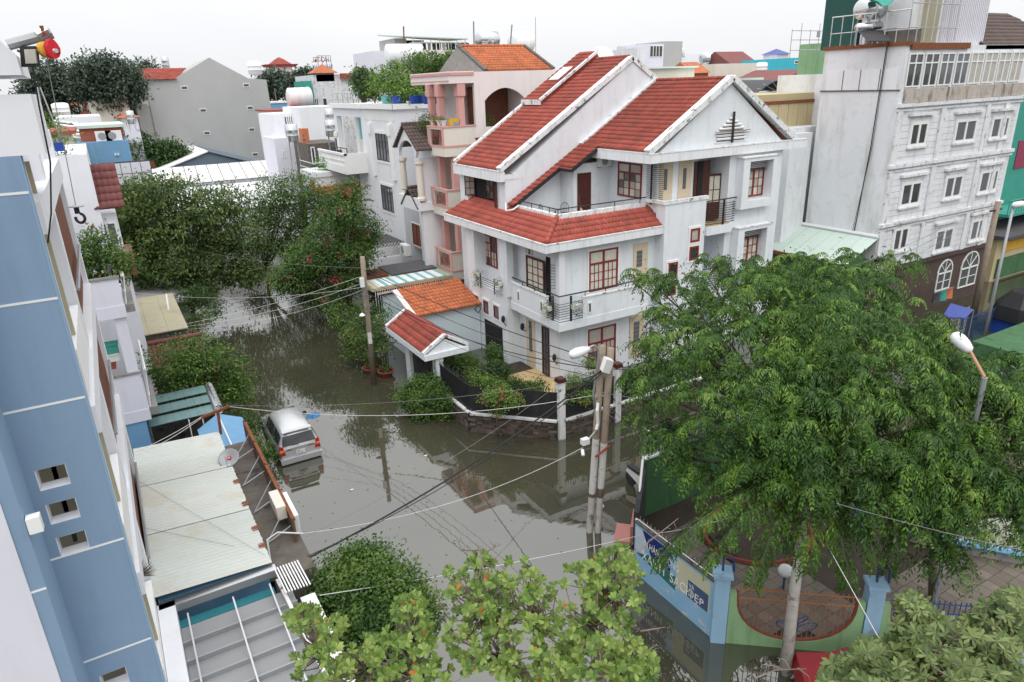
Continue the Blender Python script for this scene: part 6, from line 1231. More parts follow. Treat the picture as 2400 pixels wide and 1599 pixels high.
tank('steel tank above the trellis house roofs', YP(1660, 137, 95), 1.0, 2.6, (1, 0, 0), 'steel water tanks', 'chrome_tank', .8); tank('long steel tank in front of the aqua building', YP(1902, 142, 76), .6, 2.8, (1, 0, 0), 'steel water tanks', 'chrome_tank', .5); tank('blue-white upright tank near the patch roofed house', YP(1785, 160, 74), .8, 1.4, (0, 0, 1), 'upright rooftop tanks', 'plastic_white', .5); tank('white drum tank on the stripe house roof', YP(1592, 122, 108), 1.0, 1.2, (0, 0, 1), 'upright rooftop tanks', 'plastic_white', .3)
# arched dark canopy and pale green roof beside the tan storey
t = thing('arched_canopy', 'dark arched canopy frame behind the tan metal storey', 'canopy', YP(1810, 210, 45)); a, c = YP(1752, 215, 45), YP(1868, 215, 45); n = 12; V_ = []; 
for i in range(n+1):
    x = a.x+(c.x-a.x)*i/n; z = a.z-.2+1.1*math.sin(math.pi*i/n); V_ += [(x, 44, z), (x, 52, z+.1)]
MB().add(V_, [(2*i, 2*i+1, 2*i+3, 2*i+2) for i in range(n)]).build('roof', MT['roof_slate'], t); MB().box(a.x, c.x, 50, 50.2, a.z-3, a.z).build('back', MT['dark_inside'], t)
for i in range(7): f0 = math.pi*(.12+.76*i/6); MB().tube([((a.x+c.x)/2, 44.1, a.z-.3), ((a.x+c.x)/2-(c.x-a.x)/2*math.cos(f0), 44.1, a.z-.2+1.1*math.sin(f0))], .04, 4).build('strut', MT['steel'], t)
house('pale green flat roof beside the arched canopy', 'green_flat_roof', 46, 1868, 1925, 214, 12, 'roof_green_pale'); house('pale green long roof behind the arched canopy', 'green_long_roof', 60, 1790, 1925, 198, 8, 'roof_green_pale')
# distant filler rooftops
cols = ['white_wall', 'cream', 'lavender_white', 'grey_render', 'pale_pink', 'white_old', 'sky_blue_paint']; k = 0; CN_ = dict(zip(cols, ['white', 'cream', 'lavender', 'grey', 'pale pink', 'stained white', 'blue']))
for i in range(210):
    D = random.uniform(130, 420) if i < 165 else random.uniform(420, 900); px = random.uniform(-60, 2450); d = ray(px, 180); h = math.hypot(d.x, d.y); x, y = d.x/h*D, d.y/h*D
    w_, dd, ht = random.uniform(5, 10), random.uniform(6, 14), random.uniform(7, 13.2); m = random.choice(cols); rf = random.random()
    kind = 'red roofed' if rf < .35 else 'flat roofed'; t = thing('distant_house', f'{kind} {CN_[m]} distant house {"far" if D > 300 else "in the middle distance"} on the {"left" if px < 700 else "central" if px < 1500 else "right"} skyline', 'house', (x, y, 0), 'houses: '+f'{kind} {CN_[m]} {"far" if D > 300 else "middle"} {"left" if px < 700 else "central" if px < 1500 else "right"}')
    MB().box(x-w_/2, x+w_/2, y, y+dd, 0, ht).build('wall', MT[m], t)
    if rf < .35: MB().prism([(x-w_/2-.3, y-.3, ht), (x-w_/2-.3, y+dd/2, ht+2), (x-w_/2-.3, y+dd, ht)], (w_+.6, 0, 0)).build('roof', MT[random.choice(['terracotta', 'tile_maroon', 'tile_orange'])], t)
    else: MB().box(x-w_/2-.15, x+w_/2+.15, y-.2, y+dd, ht, ht+.35).build('parapet', MT['white_trim'], t)
    if random.random() < .45: tx = x+random.uniform(-.3, .3)*w_; MB().lathe((tx, y+1.5, ht+.6), [(.5, 0), (.75, .15), (.75, 1.3), (.5, 1.5)], 10).build('roof_tank', MT[random.choice(['plastic_white', 'steel', 'chrome_tank'])], t, smooth=True); MB().box(tx-.6, tx+.6, y+.9, y+2.1, ht+.3, ht+.62).build('tank_stand', MT['grey_metal'], t)
    if random.random() < .5: MB().tube([(x+w_*.2, y+1, ht), (x+w_*.2, y+1, ht+random.uniform(2, 4))], .06, 4).build('aerial', MT['cable_grey'], t)
    for c_ in range(2): MB().box(x-w_*.3+c_*w_*.35, x-w_*.3+c_*w_*.35+1.2, y-.06, y-.003, ht-2.6, ht-1.1).build('window', MT['dark_glass'], t)
# background trees
def far_tree(label, Y, trunk, spots, m='leaf_far', ln=.55, n=210, tm='trunk_dark', r=.35, group='distant trees'):
    l = []
    for px, py, rad in spots: p = YP(px, py, Y); l.append((p.x, p.y+random.uniform(-1, 1)*rad*.4, p.z, rad, rad, rad*.8))
    bp = YP(*trunk, Y); return tree('tree', label, (bp.x, Y, 0), l, n*len(l), 7, ln, ln*.5, m, r=r, tm=tm, group=group, nb=14, spread=ln*.9, shell=.35, top=(bp.x, Y, bp.z))
far_tree('broad dark tree behind the hoist at the far left', 125, (115, 265), [(90, 195, 3.0), (120, 180, 3.2), (150, 195, 3.0), (105, 235, 3.0), (140, 235, 3.0), (75, 225, 2.2), (120, 265, 2.6)])
far_tree('round-crowned dark tree with a visible forked trunk', 120, (268, 262), [(215, 175, 3.0), (250, 165, 3.3), (285, 185, 3.0), (200, 205, 2.6), (235, 205, 3.0), (275, 220, 2.8), (300, 210, 2.4), (245, 235, 2.4), (190, 190, 2.0), (305, 185, 2.0)])
far_tree('dark tree crown just behind the red side roof', 140, (325, 230), [(330, 190, 3.2), (315, 205, 3.2), (345, 165, 2.2), (322, 235, 2.6)]); far_tree('round tree left of the pagoda', 200, (642, 214), [(642, 195, 3.8), (640, 205, 3.4)], ln=1.1); far_tree('dark tree right of the pagoda', 190, (700, 215), [(702, 195, 3.0), (700, 210, 3.2), (722, 180, 2.4)], ln=1.0)
far_tree('dense dark bush between the sky-blue house and the grey building', 114, (312, 372), [(300, 330, 2.6), (318, 345, 2.8), (305, 360, 2.8), (330, 360, 2.1)], 'leaf_dark', .5, 130, group='bushes at the grey building'); far_tree('spreading dark bush at the foot of the grey building', 114, (385, 385), [(365, 360, 1.9), (395, 358, 2.1), (415, 352, 1.6), (380, 372, 2.2), (410, 372, 1.6)], 'leaf_dark', .5, 130, group='bushes at the grey building')
far_tree('sparse green tree on the roof edge beside the peeling house', 82, (850, 230), [(845, 180, 1.2), (850, 205, 1.2)], 'leaf_mid', .4, 90, group='roof edge trees')
# ================================================================ walled playground on the right
CW = thing('compound_wall', 'painted playground wall with banner, blue pillars and curved green front', 'wall', (13, 12, 0))
def seg(par, a, c, z0, z1, th, m, name):
    a, c = Vector((*a, 0)), Vector((*c, 0)); d = (c-a); n = Vector((-d.y, d.x, 0)).normalized(); return MB().ob((a+c)/2+Vector((0, 0, (z0+z1)/2)), d/2, n*th/2, (0, 0, (z1-z0)/2)).build(name, MT[m], par)
BX0 = 12.4
seg(CW, (BX0, 14.1), (BX0, 10.75), -.3, 1.9, .16, 'peeling_blue', 'banner_wall'); MB().box(BX0-.1, BX0+.1, 10.75, 14.1, 1.9, 1.97).build('coping', MT['old_concrete'], CW)
# painted banner fields (sloping bands), lettering
def band(y0, y1, z0a, z1a, z0b, z1b, m, dx):
    MB().prism([(BX0-.081, y0, z0a), (BX0-.081, y0, z1a), (BX0-.081, y1, z1b), (BX0-.081, y1, z0b)], (-dx, 0, 0)).build('banner_field', MT[m], CW)
band(14.05, 13.6, .95, 1.8, .9, 1.8, 'sign_sky', .004)
MB().prism([(BX0-.082, 13.75, 1.84), (BX0-.082, 12.45, 1.84), (BX0-.082, 12.45, 1.1), (BX0-.082, 13.3, 1.1)], (-.005, 0, 0)).build('banner_field', MT['sign_navy'], CW)
MB().prism([(BX0-.082, 14.0, .82), (BX0-.082, 13.42, 1.08), (BX0-.082, 12.2, 1.08), (BX0-.082, 12.2, .6)], (-.004, 0, 0)).build('banner_field', MT['sign_green'], CW)
band(12.18, 10.85, .75, 1.8, .75, 1.8, 'sign_cream', .003); MB().box(BX0-.09, BX0-.085, 10.9, 11.7, .75, 1.35).build('banner_field', MT['sign_slate'], CW)
MB().box(BX0-.086, BX0-.081, 10.8, 14.05, 1.8, 1.89).build('banner_edge', MT['pillar_blue'], CW)
def wtext(s, y, z, size, sx=1.0):
    # reads left to right along falling Y, facing -X
    M4 = Matrix(((0, 0, -1, BX0-.092), (-1, 0, 0, y), (0, 1, 0, z), (0, 0, 0, 1))) @ Matrix.Diagonal((sx, 1, 1, 1)); return text(CW, s, None, None, size, 'sign_white', mat4=M4, ext=.002)
wtext('N HÀNH ĐỘNG', 13.62, 1.3, .34, .62); wtext('XANH  SẠCH', 13.72, .78, .46, .8); wtext('VÀ', 11.65, 1.12, .2, .8); wtext('ĐẸP', 11.68, .82, .34, 1.0)
b = MB()
for y in np.arange(10.9, 14.1, .17): b.tube([(BX0, y, 1.97), (BX0, y, 2.16)], .012, 4)
b.tube([(BX0, 10.8, 2.0), (BX0, 14.1, 2.0)], .018, 4); b.build('spikes', MT['steel'], CW)
seg(CW, (BX0, 14.15), (14.6, 16.3), -.3, 2.2, .16, 'black_panel', 'chamfer_wall'); MB().tube([(BX0-.03, 14.1, 1.95), (BX0+.6, 14.75, 2.1), (14.5, 16.3, 2.45)], .045, 6).build('white_pipe', MT['plastic_white'], CW)
seg(CW, (14.6, 16.3), (26, 16.3), -.3, 2.42, .18, 'green_dark', 'back_wall'); b = MB()
for x in np.arange(14.6, 25, .15): b.tube([(x, 16.3, 2.42), (x, 16.3, 3.1)], .016, 4)
for z in (2.55, 3.0): b.tube([(14.6, 16.3, z), (25, 16.3, z)], .02, 4)
b.build('back_railing', MT['blue_bar'], CW)
seg(CW, (14.5, 16.25), (15.2, 16.25), 2.425, 2.5, .2, 'coping', 'back_coping')
A0 = Vector((12.45, 10.6, 0)); A1 = Vector((15.5, 8.1, 0)); dv = (A1-A0).normalized(); nv = Vector((dv.y, -dv.x, 0)); nv = nv if nv.y < 0 else -nv; ln = (A1-A0).length
for p in (A0, A1, A1+dv*ln): P_ = MB().ob(p+Vector((0, 0, 1.0)), dv*.2, nv*.2, (0, 0, 1.25)).build('pillar', MT['pillar_blue'], CW); MB().ob(p+Vector((0, 0, 2.3)), dv*.26, nv*.26, (0, 0, .05)).build('pillar_cap', MT['pillar_blue'], P_); MB().tube([p+Vector((0, 0, 2.3)), p+Vector((.02, .02, 2.75)), p+dv*.25+Vector((0, 0, 2.8)), p+dv*.3+Vector((0, 0, 2.35))], .035, 5).build('lamp_arm', MT['blue_bar'], P_)
for s in (0, 1):
    O = A0+dv*ln*s; n = 18; w0, w1 = .22, ln-.22
    q = [O+dv*w0+Vector((0, 0, -.3)), O+dv*w0+Vector((0, 0, 1.75)), O+dv*(w0+.18)+Vector((0, 0, 1.75))]; cv = []
    for i in range(n+1):
        t_ = math.pi*i/n; cv.append(O+dv*(ln/2-(ln/2-.4)*math.cos(t_))+Vector((0, 0, 1.75-1.5*math.sin(t_)**.75)))
    MB().prism(q+cv+[O+dv*w1+Vector((0, 0, 1.75)), O+dv*w1+Vector((0, 0, -.3))], nv*.16).build('curved_wall', MT['green_wall'], CW)
    MB().tube([p+nv*.08 for p in cv], .06, 6).build('curved_rim', MT['red_rail' if s == 0 else 'red_rail'], CW)
    b = MB(); m_ = 'orange_bar' if s == 0 else 'blue_bar'
    for i in range(1, 24):
        u = .4+(ln-.8)*i/24; c_ = (u-ln/2)/(ln/2-.4); zb = 1.75-1.5*max(0, 1-c_*c_)**.375; b.tube([O+dv*u+nv*.08+Vector((0, 0, zb)), O+dv*u+nv*.08+Vector((0, 0, 1.95))], .014, 4)
    for z in (1.55, 1.85): b.tube([O+dv*.4+nv*.08+Vector((0, 0, z)), O+dv*(ln-.4)+nv*.08+Vector((0, 0, z))], .022, 4)
    b.build('curved_bars', MT[m_], CW)
# butterfly ornament on the bars
O = A0+dv*ln*.52+nv*.12; b = MB()
for sgn in (-1, 1):
    for (a_, c_, r) in ((.28, .75, .26), (.13, 1.0, .15)): b.tube([O+dv*sgn*(a_+r*math.cos(t))+Vector((0, 0, c_+r*.55*math.sin(t)+.1*math.cos(t))) for t in np.linspace(0, 6.28, 11)], .018, 4); b.tube([O+Vector((0, 0, .8)), O+dv*sgn*(a_+r)+Vector((0, 0, c_+.1))], .01, 4)
b.build('butterfly_ornament', MT['blue_bar'], CW)
# playground floor
MB().add([(12.5, 14.1, .02), (12.5, 10.8, .02), (15.5, 8.3, .02), (19, 5.5, .02), (34, 5.5, .02), (34, 16.2, .02), (14.7, 16.2, .02)], [(0, 1, 2, 3, 4, 5, 6)]).build('playground_ground', MT['soil'], kind='structure')
PV = thing('playground_paving', 'square pale paving tiles inside the playground wall', 'paving', (15, 13, .02))
pm_ = rawmesh('paving_tile', *(lambda m: (m.v, m.f))(MB().box(-.193, .193, -.193, .193, 0, .04)), MT['paver']); base = MB().box(13.2, 15.2, 11.5, 15.0, .021, .03).build('bedding', MT['mortar'], PV)
cnt = 0
for i in range(26):
    for j in range(26):
        x, y = 12.6+i*.4, 7.2+j*.4
        inside = x > 12.7 and y < 15.2 and (x-12.45)*.82+(y-10.6)*1.0 > .45 and (math.hypot((x-17.2)/2.0, (y-13.3)/1.7) > 1) and True
        if inside and cnt < 290 and (x < 17 or y < 9.5): inst(pm_, 'paving_tile', base, Matrix.Translation((x, y, .03+.006*random.random())) @ Matrix.Rotation(random.uniform(-.01, .01), 4, 'Z')); cnt += 1
T = thing('round_planter', 'red-edged round tree bed in the playground', 'planter', (17.2, 13.3, .03)); MB().tube([(17.2+1.95*math.cos(t), 13.3+1.65*math.sin(t), .1) for t in np.linspace(0, 6.283, 33)], .1, 6).build('kerb', MT['red_rail'], T); MB().lathe((17.2, 13.3, .03), [(1.7, 0), (1.7, .05)], 20).build('soil', MT['soil'], T)
T = thing('garden_globe', 'white globe lamp inside the playground', 'lamp', (15.6, 10.9, .03)); MB().tube([(15.6, 10.9, .03), (15.6, 10.9, .6)], .04, 5).build('stem', MT['blue_bar'], T); MB().lathe((15.6, 10.9, .55), [(.05, 0), (.18, .1), (.22, .22), (.18, .34), (.05, .43)], 14).build('globe', MT['plastic_white'], T, smooth=True)
T = thing('play_slide', 'curved turquoise slide rail under the big tree', 'slide', (20, 11.5, .03)); c = ZP(2040, 1190, 1.5); MB().tube([(c.x-.5, c.y, .9), (c.x-.3, c.y+.2, 1.5), (c.x+.3, c.y+.5, 1.8), (c.x+1.2, c.y+.7, 1.7)], .13, 8).build('chute', MT['sky_blue_paint'], T, smooth=True); MB().tube([(c.x, c.y+.3, 1.6), (c.x, c.y+.3, 0)], .04, 5).build('leg', MT['grey_metal'], T)
T = thing('blue_kerb', 'raised turquoise and grey platform edge at the right of the playground', 'platform', (26, 9, 0)); q = [ZP(2130, 1255, .3), ZP(2230, 1278, .3), ZP(2400, 1310, .3), ZP(2400, 1225, .3), ZP(2230, 1205, .3)]; MB().prism([(p.x, p.y, .06) for p in q], (0, 0, .35)).build('slab', MT['concrete'], T); MB().tube([q[0]+Vector((0, 0, .15)), q[1]+Vector((0, 0, .15)), q[2]+Vector((0, 0, .15))], .12, 6).build('edge', MT['sky_blue_paint'], T)
T = thing('pink_bench', 'salmon pink concrete bench standing in the flood by the playground corner', 'bench', (13.2, 15.5, 0)); 
MB().ob((12.95, 15.4, .42), (.36, .36, 0), (.2, -.2, 0), (0, 0, .05)).build('seat', MT['bench_pink'], T); MB().ob((13.2, 15.18, .75), (.36, .36, 0), (.05, -.05, 0), (0, 0, .34)).build('backrest', MT['bench_pink'], T)
for s in (-.24, .24): MB().ob((12.98+s, 15.36+s, .15), (.05, .05, 0), (.16, -.16, 0), (0, 0, .23)).build('leg', MT['bench_pink'], T)
# motorbike behind the railing
T = thing('motorbike', 'red and white motorbike parked behind the back railing', 'motorbike', (15.7, 17.4, 0))
for y in (17.0, 18.2): MB().lathe((15.6, y, .28), [(.26, -.05), (.3, -.03), (.3, .03), (.26, .05), (.2, .04), (.2, -.04)], 16, (1, 0, 0)).build('wheel', MT['car_trim'], T)
MB().prism([(15.5, 16.95, .45), (15.5, 17.2, .95), (15.5, 17.5, .65), (15.5, 18.3, .75), (15.5, 18.4, .55), (15.5, 17.6, .3)], (.2, 0, 0)).build('body', MT['white_paint'], T); MB().box(15.48, 15.72, 17.6, 18.3, .75, .86).build('seat', MT['car_trim'], T); MB().prism([(15.47, 16.9, .6), (15.47, 17.1, 1.0), (15.47, 17.3, .6)], (.26, 0, 0)).build('leg_shield', MT['hoist_red'], T); MB().tube([(15.25, 17.15, 1.05), (15.6, 17.05, 1.0), (15.95, 17.15, 1.05)], .02, 4).build('handlebar', MT['cable_black'], T)
# red car at the bottom edge
T = thing('red_car', 'dark red car roof half hidden by foliage at the bottom right', 'car', (12.9, 7.3, 0)); c = Vector((14.3, 6.75, -.1)); a_, b_ = dv, nv
prof = [(-2.1, .35), (-2.0, .75), (-1.2, .85), (-.75, 1.3), (.9, 1.35), (1.5, .9), (2.1, .8), (2.15, .35)]
for w_, m_, nm in ((.84, 'red_car', 'body'),):
    V_ = []; F_ = []
    for s, z in prof:
        hw = w_*(.78 if z > 1.1 else 1); V_ += [c+a_*s+b_*hw+Vector((0, 0, z)), c+a_*s-b_*hw+Vector((0, 0, z))]
    n = len(prof); F_ = [(2*i, 2*i+1, 2*i+3, 2*i+2) for i in range(n-1)]+[tuple(range(0, 2*n, 2)), tuple(range(2*n-1, 0, -2))]+[(0, 2*n-2, 2*n-1, 1)]
    MB().add(V_, F_).build(nm, MT[m_], T)
for s, e in ((-1.15, -.8), (.95, 1.45)): MB().prism([c+a_*s+b_*.6+Vector((0, 0, .95)), c+a_*s-b_*.6+Vector((0, 0, .95)), c+a_*e-b_*.56+Vector((0, 0, 1.28 if s < 0 else .98)), c+a_*e+b_*.56+Vector((0, 0, 1.28 if s < 0 else .98))], (0, 0, .02)).build('windscreen', MT['dark_glass'], T)
# green rails and wall at far right
T = thing('green_stall', 'mint green walled stall with metal rails at the right edge', 'building', (30, 13, 0)); a = ZP(2300, 800, 2.2); MB().box(a.x, a.x+8, a.y-2.5, a.y-2.3, 0, 2.1).build('wall', MT['teal_green'], T); MB().box(a.x+.2, a.x+8, a.y-2.29, a.y+.5, 0, 2.0).build('inside', MT['green_dark'], T)
for i in range(4): MB().tube([(a.x-.5, a.y-3.2-i*.05, .8+i*.45), (a.x+8, a.y-4.2-i*.05, .8+i*.45)], .035, 4).build('rail', MT['grey_metal'], T)
T = thing('blue_street_fence', 'thin blue picket fence beyond the big tree', 'fence', (33, 16, 0)); a, c = ZP(2250, 775, .8), ZP(2400, 720, .8); b = MB()
for i in range(40): p = a.lerp(c, i/39); b.tube([(p.x, p.y, 0), (p.x, p.y, 1.5)], .025, 4)
b.build('pickets', MT['blue_bar'], T); MB().tube([(a.x, a.y, 1.4), (c.x, c.y, 1.4)], .03, 4).build('rail', MT['blue_bar'], T)
# ================================================================ trees and garden plants
def plobes(sp): return [(*ZP(px, py, z), r, r, r*.8) for px, py, z, r in sp]
def fronds(name, par, C, A, m, nf=10, npair=6, ln=.40, leaf=.125, wd=.045, droop=1.15):
    """umbrella tufts: C centres, A axes; nf arching fronds each, npair leaflet pairs"""
    C, A = np.asarray(C), unit(np.asarray(A)); n = len(C); P = []; D = []; Nn = []; Ls = []
    ref = np.where(np.abs(A[:, 2:3]) < .9, np.array([[0, 0, 1.]]), np.array([[1., 0, 0]])); e1 = unit(np.cross(A, ref)); e2 = np.cross(A, e1); ph = rng.random(n)*6.28; sc = .55+.8*rng.random(n)
    for k in range(nf):
        t = ph+2*math.pi*k/nf+rng.normal(size=n)*.25; o = e1*np.cos(t)[:, None]+e2*np.sin(t)[:, None]; L_ = (ln*sc*(.8+.4*rng.random(n)))[:, None]; lift = (.15+.35*rng.random(n))[:, None]
        side = np.cross(A, o)
        for j in range(npair):
            s = (j+1)/npair; pos = C+o*L_*(s*.9)+A*L_*(lift*s-.0)+np.array([0, 0, -1.])*L_*droop*.75*s*s
            tang = unit(o+A*lift-np.array([0, 0, 1.])*droop*1.3*s)
            for sg in (-1, 1):
                P.append(pos); D.append(unit(tang*.55+side*sg*.7+np.array([0, 0, -.55])+rng.normal(size=(n, 3))*.12)); Nn.append(unit(np.cross(tang, side*sg)*sg+o*.3+np.array([0, 0, .6])+rng.normal(size=(n, 3))*.15)); Ls.append(leaf*sc*(1.05-.35*abs(s-.5)))
    return leaves(name, np.concatenate(P), np.concatenate(D), np.concatenate(Nn), np.concatenate(Ls), wd, m, par, fold=.1)
def shoot(P, p0, p1, sag, n, leaf, acc):
    p0, p1 = np.array(p0), np.array(p1); s = np.linspace(0, 1, n)[:, None]; pts = p0+(p1-p0)*s+np.array([0, 0, 1.])*sag*4*s*(1-s); tg = unit(np.gradient(pts, axis=0)); side = unit(np.cross(tg, np.array([0, 0, 1.])))
    for sg in (-1, 1):
        w = (1-np.abs(s[:, 0]-.45)**2*1.1)*leaf*(.85+.3*rng.random(n)); acc[0].append(pts); acc[1].append(unit(side*sg*.8+tg*.35+np.array([0, 0, -.75])+rng.normal(size=(n, 3))*.22)); acc[2].append(unit(side*sg*.5+np.array([0, 0, .8])+rng.normal(size=(n, 3))*.12)); acc[3].append(w)
    return pts
def plume(p0, p1, sag, acc, step=.075, leaf=.36, npair=7):
    """long branch carrying drooping pinnate leaves on both sides"""
    n = max(6, int(np.linalg.norm(p1-p0)/step)); s = np.linspace(0, 1, n)[:, None]; pts = p0+(p1-p0)*s+np.array([0, 0, 1.])*sag*4*s*(1-s)+np.cumsum(rng.normal(size=(n, 3))*.012, 0); tg = unit(np.gradient(pts, axis=0)); side = unit(np.cross(tg, np.array([0, 0, 1.]))); dn = np.array([0, 0, -1.])
    for sg in (-1, 1):
        ax = unit(side*sg*.85+tg*.45+rng.normal(size=(n, 3))*.2); L_ = (leaf*(1.05-.75*np.abs(s-.4))*(.8+.4*rng.random((n, 1))))
        for j in range(npair):
            q = (j+.6)/npair; pos = pts+ax*L_*q+dn*L_*.75*q*q; tan = unit(ax+dn*1.3*q); sd = unit(np.cross(tan, side*sg*.2+tg))
            for s2 in (-1, 1):
                acc[0].append(pos); acc[1].append(unit(tan*.6+tg*s2*.75+dn*.3+rng.normal(size=(n, 3))*.12)); acc[2].append(unit(-dn*.8+side*sg*.4+rng.normal(size=(n, 3))*.15)); acc[3].append(np.full(n, .12))
    return pts
def big_tree(label, base, spots, ntuft, trunks, top, shoots=(), tm='trunk_pale', r=.17, inner=700, puff=40):
    l = [(q[0], q[1], q[2]+random.uniform(-.35, .3), q[3]*.86, q[4]*.86, q[5]*.8) for q in plobes(spots)]; t = thing('shade_tree', label, 'tree', base, 'feathery shade trees of the playground'); b = MB()
    b.tube([base, Vector(base).lerp(Vector(top), .5)+Vector((.1, .1, 0)), top], r, 8, r*.65)
    b.build('trunk', MT[tm], t, smooth=True); b = MB()
    for q in l:
        e = Vector(q[:3])-Vector((0, 0, q[5]*.4)); k = Vector(top).lerp(e, .55)+Vector((0, 0, .25*(e-Vector(top)).length*.3)); b.tube([top, k, e], .075, 5, .02)
        for j in range(3): d = rdir(1)[0]; b.tube([k.lerp(e, .5+.25*j), Vector(q[:3])+Vector((d[0]*q[3], d[1]*q[4], abs(d[2])*q[5]))*.8], .022, 4, .008)
    b.build('limbs', MT['trunk_dark'], t, smooth=True)
    C, d = lobes_points(l, ntuft, .8); ok = d[:, 2] > -.35; C, d = C[ok], d[ok]; A = unit(d*.8+np.array([0, 0, 1.])+rng.normal(size=d.shape)*.18); y = (rng.random(len(C)) < .2) & (d[:, 2] > .0); fronds('crown', t, C[~y], A[~y], 'leaf_compound'); fronds('young_leaves', t, C[y], A[y], 'leaf_fresh', nf=7, ln=.36, leaf=.12)
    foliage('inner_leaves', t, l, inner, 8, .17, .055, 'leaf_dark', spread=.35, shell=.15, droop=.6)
    acc = [[], [], [], []]; b = MB()
    for (a, e, sg, n) in shoots:
        pts = plume(np.array(ZP(*a)), np.array(ZP(*e)), sg, acc); b.tube([tuple(p) for p in pts[::3]], .009, 4, .004)
    if shoots: b.build('shoot_stems', MT['leaf_olive'], t); leaves('shoots', np.concatenate(acc[0]), np.concatenate(acc[1]), np.concatenate(acc[2]), np.concatenate(acc[3]), .045, 'leaf_compound', t, fold=.1)
    P, d = lobes_points(l, puff, .98); P = P[d[:, 2] > .2]; P = np.repeat(P, 14, 0)+rng.normal(size=(len(P)*14, 3))*.07; leaves('blossom', P, rdir(len(P)), rdir(len(P)), .05, .04, 'leaf_almond', t)
    return t
big_tree('broad feathery-leaved tree filling the playground in front of the corner house', (13.07, 8.74, -.3),
  [(1490, 640, 8.0, .7), (1540, 655, 7.9, .9), (1600, 690, 7.8, 1.1), (1560, 760, 7.0, 1.2), (1525, 830, 6.4, 1.0), (1515, 900, 6.0, .9), (1545, 960, 5.6, .9), (1660, 645, 8.2, 1.0), (1720, 625, 8.4, 1.0), (1680, 720, 8.0, 1.4), (1620, 820, 7.2, 1.5), (1610, 920, 6.4, 1.4), (1600, 1020, 5.6, 1.0), (1570, 1060, 5.2, .7), (1620, 1110, 5.0, .7), (1760, 1010, 6.6, 1.3), (1880, 1010, 7.0, 1.4),
   (1800, 640, 8.5, 1.2), (1880, 630, 8.6, 1.2), (1980, 630, 8.6, 1.2), (2080, 620, 8.6, .9), (2120, 610, 8.6, .6), (1780, 720, 8.4, 1.6), (1880, 700, 8.6, 1.6), (2000, 700, 8.5, 1.6), (2100, 770, 8.2, 1.6), (1720, 830, 7.8, 1.7), (1840, 820, 8.2, 1.8), (1960, 820, 8.2, 1.8), (2080, 870, 8, 1.7),
   (1700, 950, 7, 1.6), (1820, 950, 7.4, 1.7), (1940, 950, 7.4, 1.7), (2060, 980, 7.2, 1.7), (1700, 1060, 5.8, 1.1), (1810, 1070, 6.3, 1.3), (1930, 1080, 6.4, 1.4), (2050, 1100, 6.2, 1.4), (1760, 1130, 5.3, .75), (1850, 1140, 5.2, .85), (1950, 1150, 5.2, .85), (1680, 1140, 5.0, .55), (2050, 1180, 5.2, .85), (1990, 1230, 4.8, .5)],
  1450, None, ZP(1890, 1180, 5.2),
  [((1870, 1090, 5.9), (1548, 1300, 4.6), .35, 70), ((1860, 1110, 5.8), (1655, 1330, 4.4), .3, 64), ((1870, 1120, 5.7), (1765, 1365, 4.2), .3, 64), ((1890, 1120, 5.7), (1880, 1330, 4.6), .2, 44), ((1910, 1110, 5.7), (1985, 1375, 4.2), .3, 64), ((1930, 1100, 5.7), (2060, 1330, 4.4), .3, 60), ((1900, 1070, 6.2), (1690, 1130, 5.5), .3, 60), ((1750, 1000, 7.6), (1850, 790, 8.7), .3, 56), ((1800, 1080, 6.4), (1640, 1180, 5.0), .3, 56), ((1950, 1060, 6.4), (2080, 1250, 4.8), .3, 60), ((1840, 1180, 5.2), (1880, 1300, 4.4), .1, 36)], inner=650, puff=90)
big_tree('second feathery-leaved tree at the right edge above the playground', (19.2, 8.3, -.1),
  [(2170, 820, 7.2, 1.1), (2230, 900, 6.8, 1.2), (2310, 920, 6.6, 1.1), (2385, 870, 6.6, 1.2), (2180, 960, 6.8, 1.5), (2280, 970, 6.6, 1.6), (2380, 1000, 6.4, 1.6), (2180, 1080, 6, 1.4), (2280, 1090, 5.8, 1.5), (2390, 1100, 5.6, 1.5), (2190, 1180, 5.2, 1.1), (2290, 1200, 5, 1.2), (2390, 1190, 5, 1.2), (2140, 1250, 4.6, .8), (2230, 1290, 4.2, .7)],
  640, None, ZP(2195, 1250, 4.6), [((2150, 1120, 5.4), (2070, 1340, 3.9), .3, 56), ((2180, 1140, 5.4), (2250, 1320, 4.2), .25, 50), ((2120, 1130, 5.6), (2200, 1270, 4.6), .25, 46)], 'trunk', .14, inner=300, puff=30)
# street trees
def stree(name, label, base, spots, n, nl, ln, wd, m, tm='trunk', r=.16, Y=None, **kw):
    l = plobes(spots) if Y is None else [(*YP(px, py, Y+(i*37 % 11-5)*.28), r_, r_, r_*.85) for i, (px, py, _, r_) in enumerate(spots)]; c = l[0]; return tree(name, label, base, l, n, nl, ln, wd, m, r=r, tm=tm, top=(base[0], base[1], base[2]+min(q[2] for q in l)*.8+.3), nb=16, cat=kw.pop('cat', 'tree'), **kw), l
stree('street_tree', 'large dark green street tree wrapped in fairy lights on the left kerb', (3.6, 52.5, 0), [(290, 475, 6, 1.5), (350, 455, 6.5, 1.5), (420, 455, 6.5, 1.6), (485, 480, 6, 1.4), (540, 470, 6.0, 1.2), (300, 540, 5.5, 1.7), (370, 530, 6, 1.8), (440, 540, 5.8, 1.8), (510, 545, 5.6, 1.8), (570, 560, 5.2, 1.5), (330, 600, 4.6, 1.5), (400, 610, 4.6, 1.6), (470, 620, 4.3, 1.5), (540, 630, 4, 1.4), (585, 640, 3.6, 1.1), (420, 665, 3.4, 1.1), (350, 650, 3.6, 1.0), (480, 675, 3.0, .9)], 3600, 9, .27, .12, 'leaf_olive', spread=.38, Y=52.5)
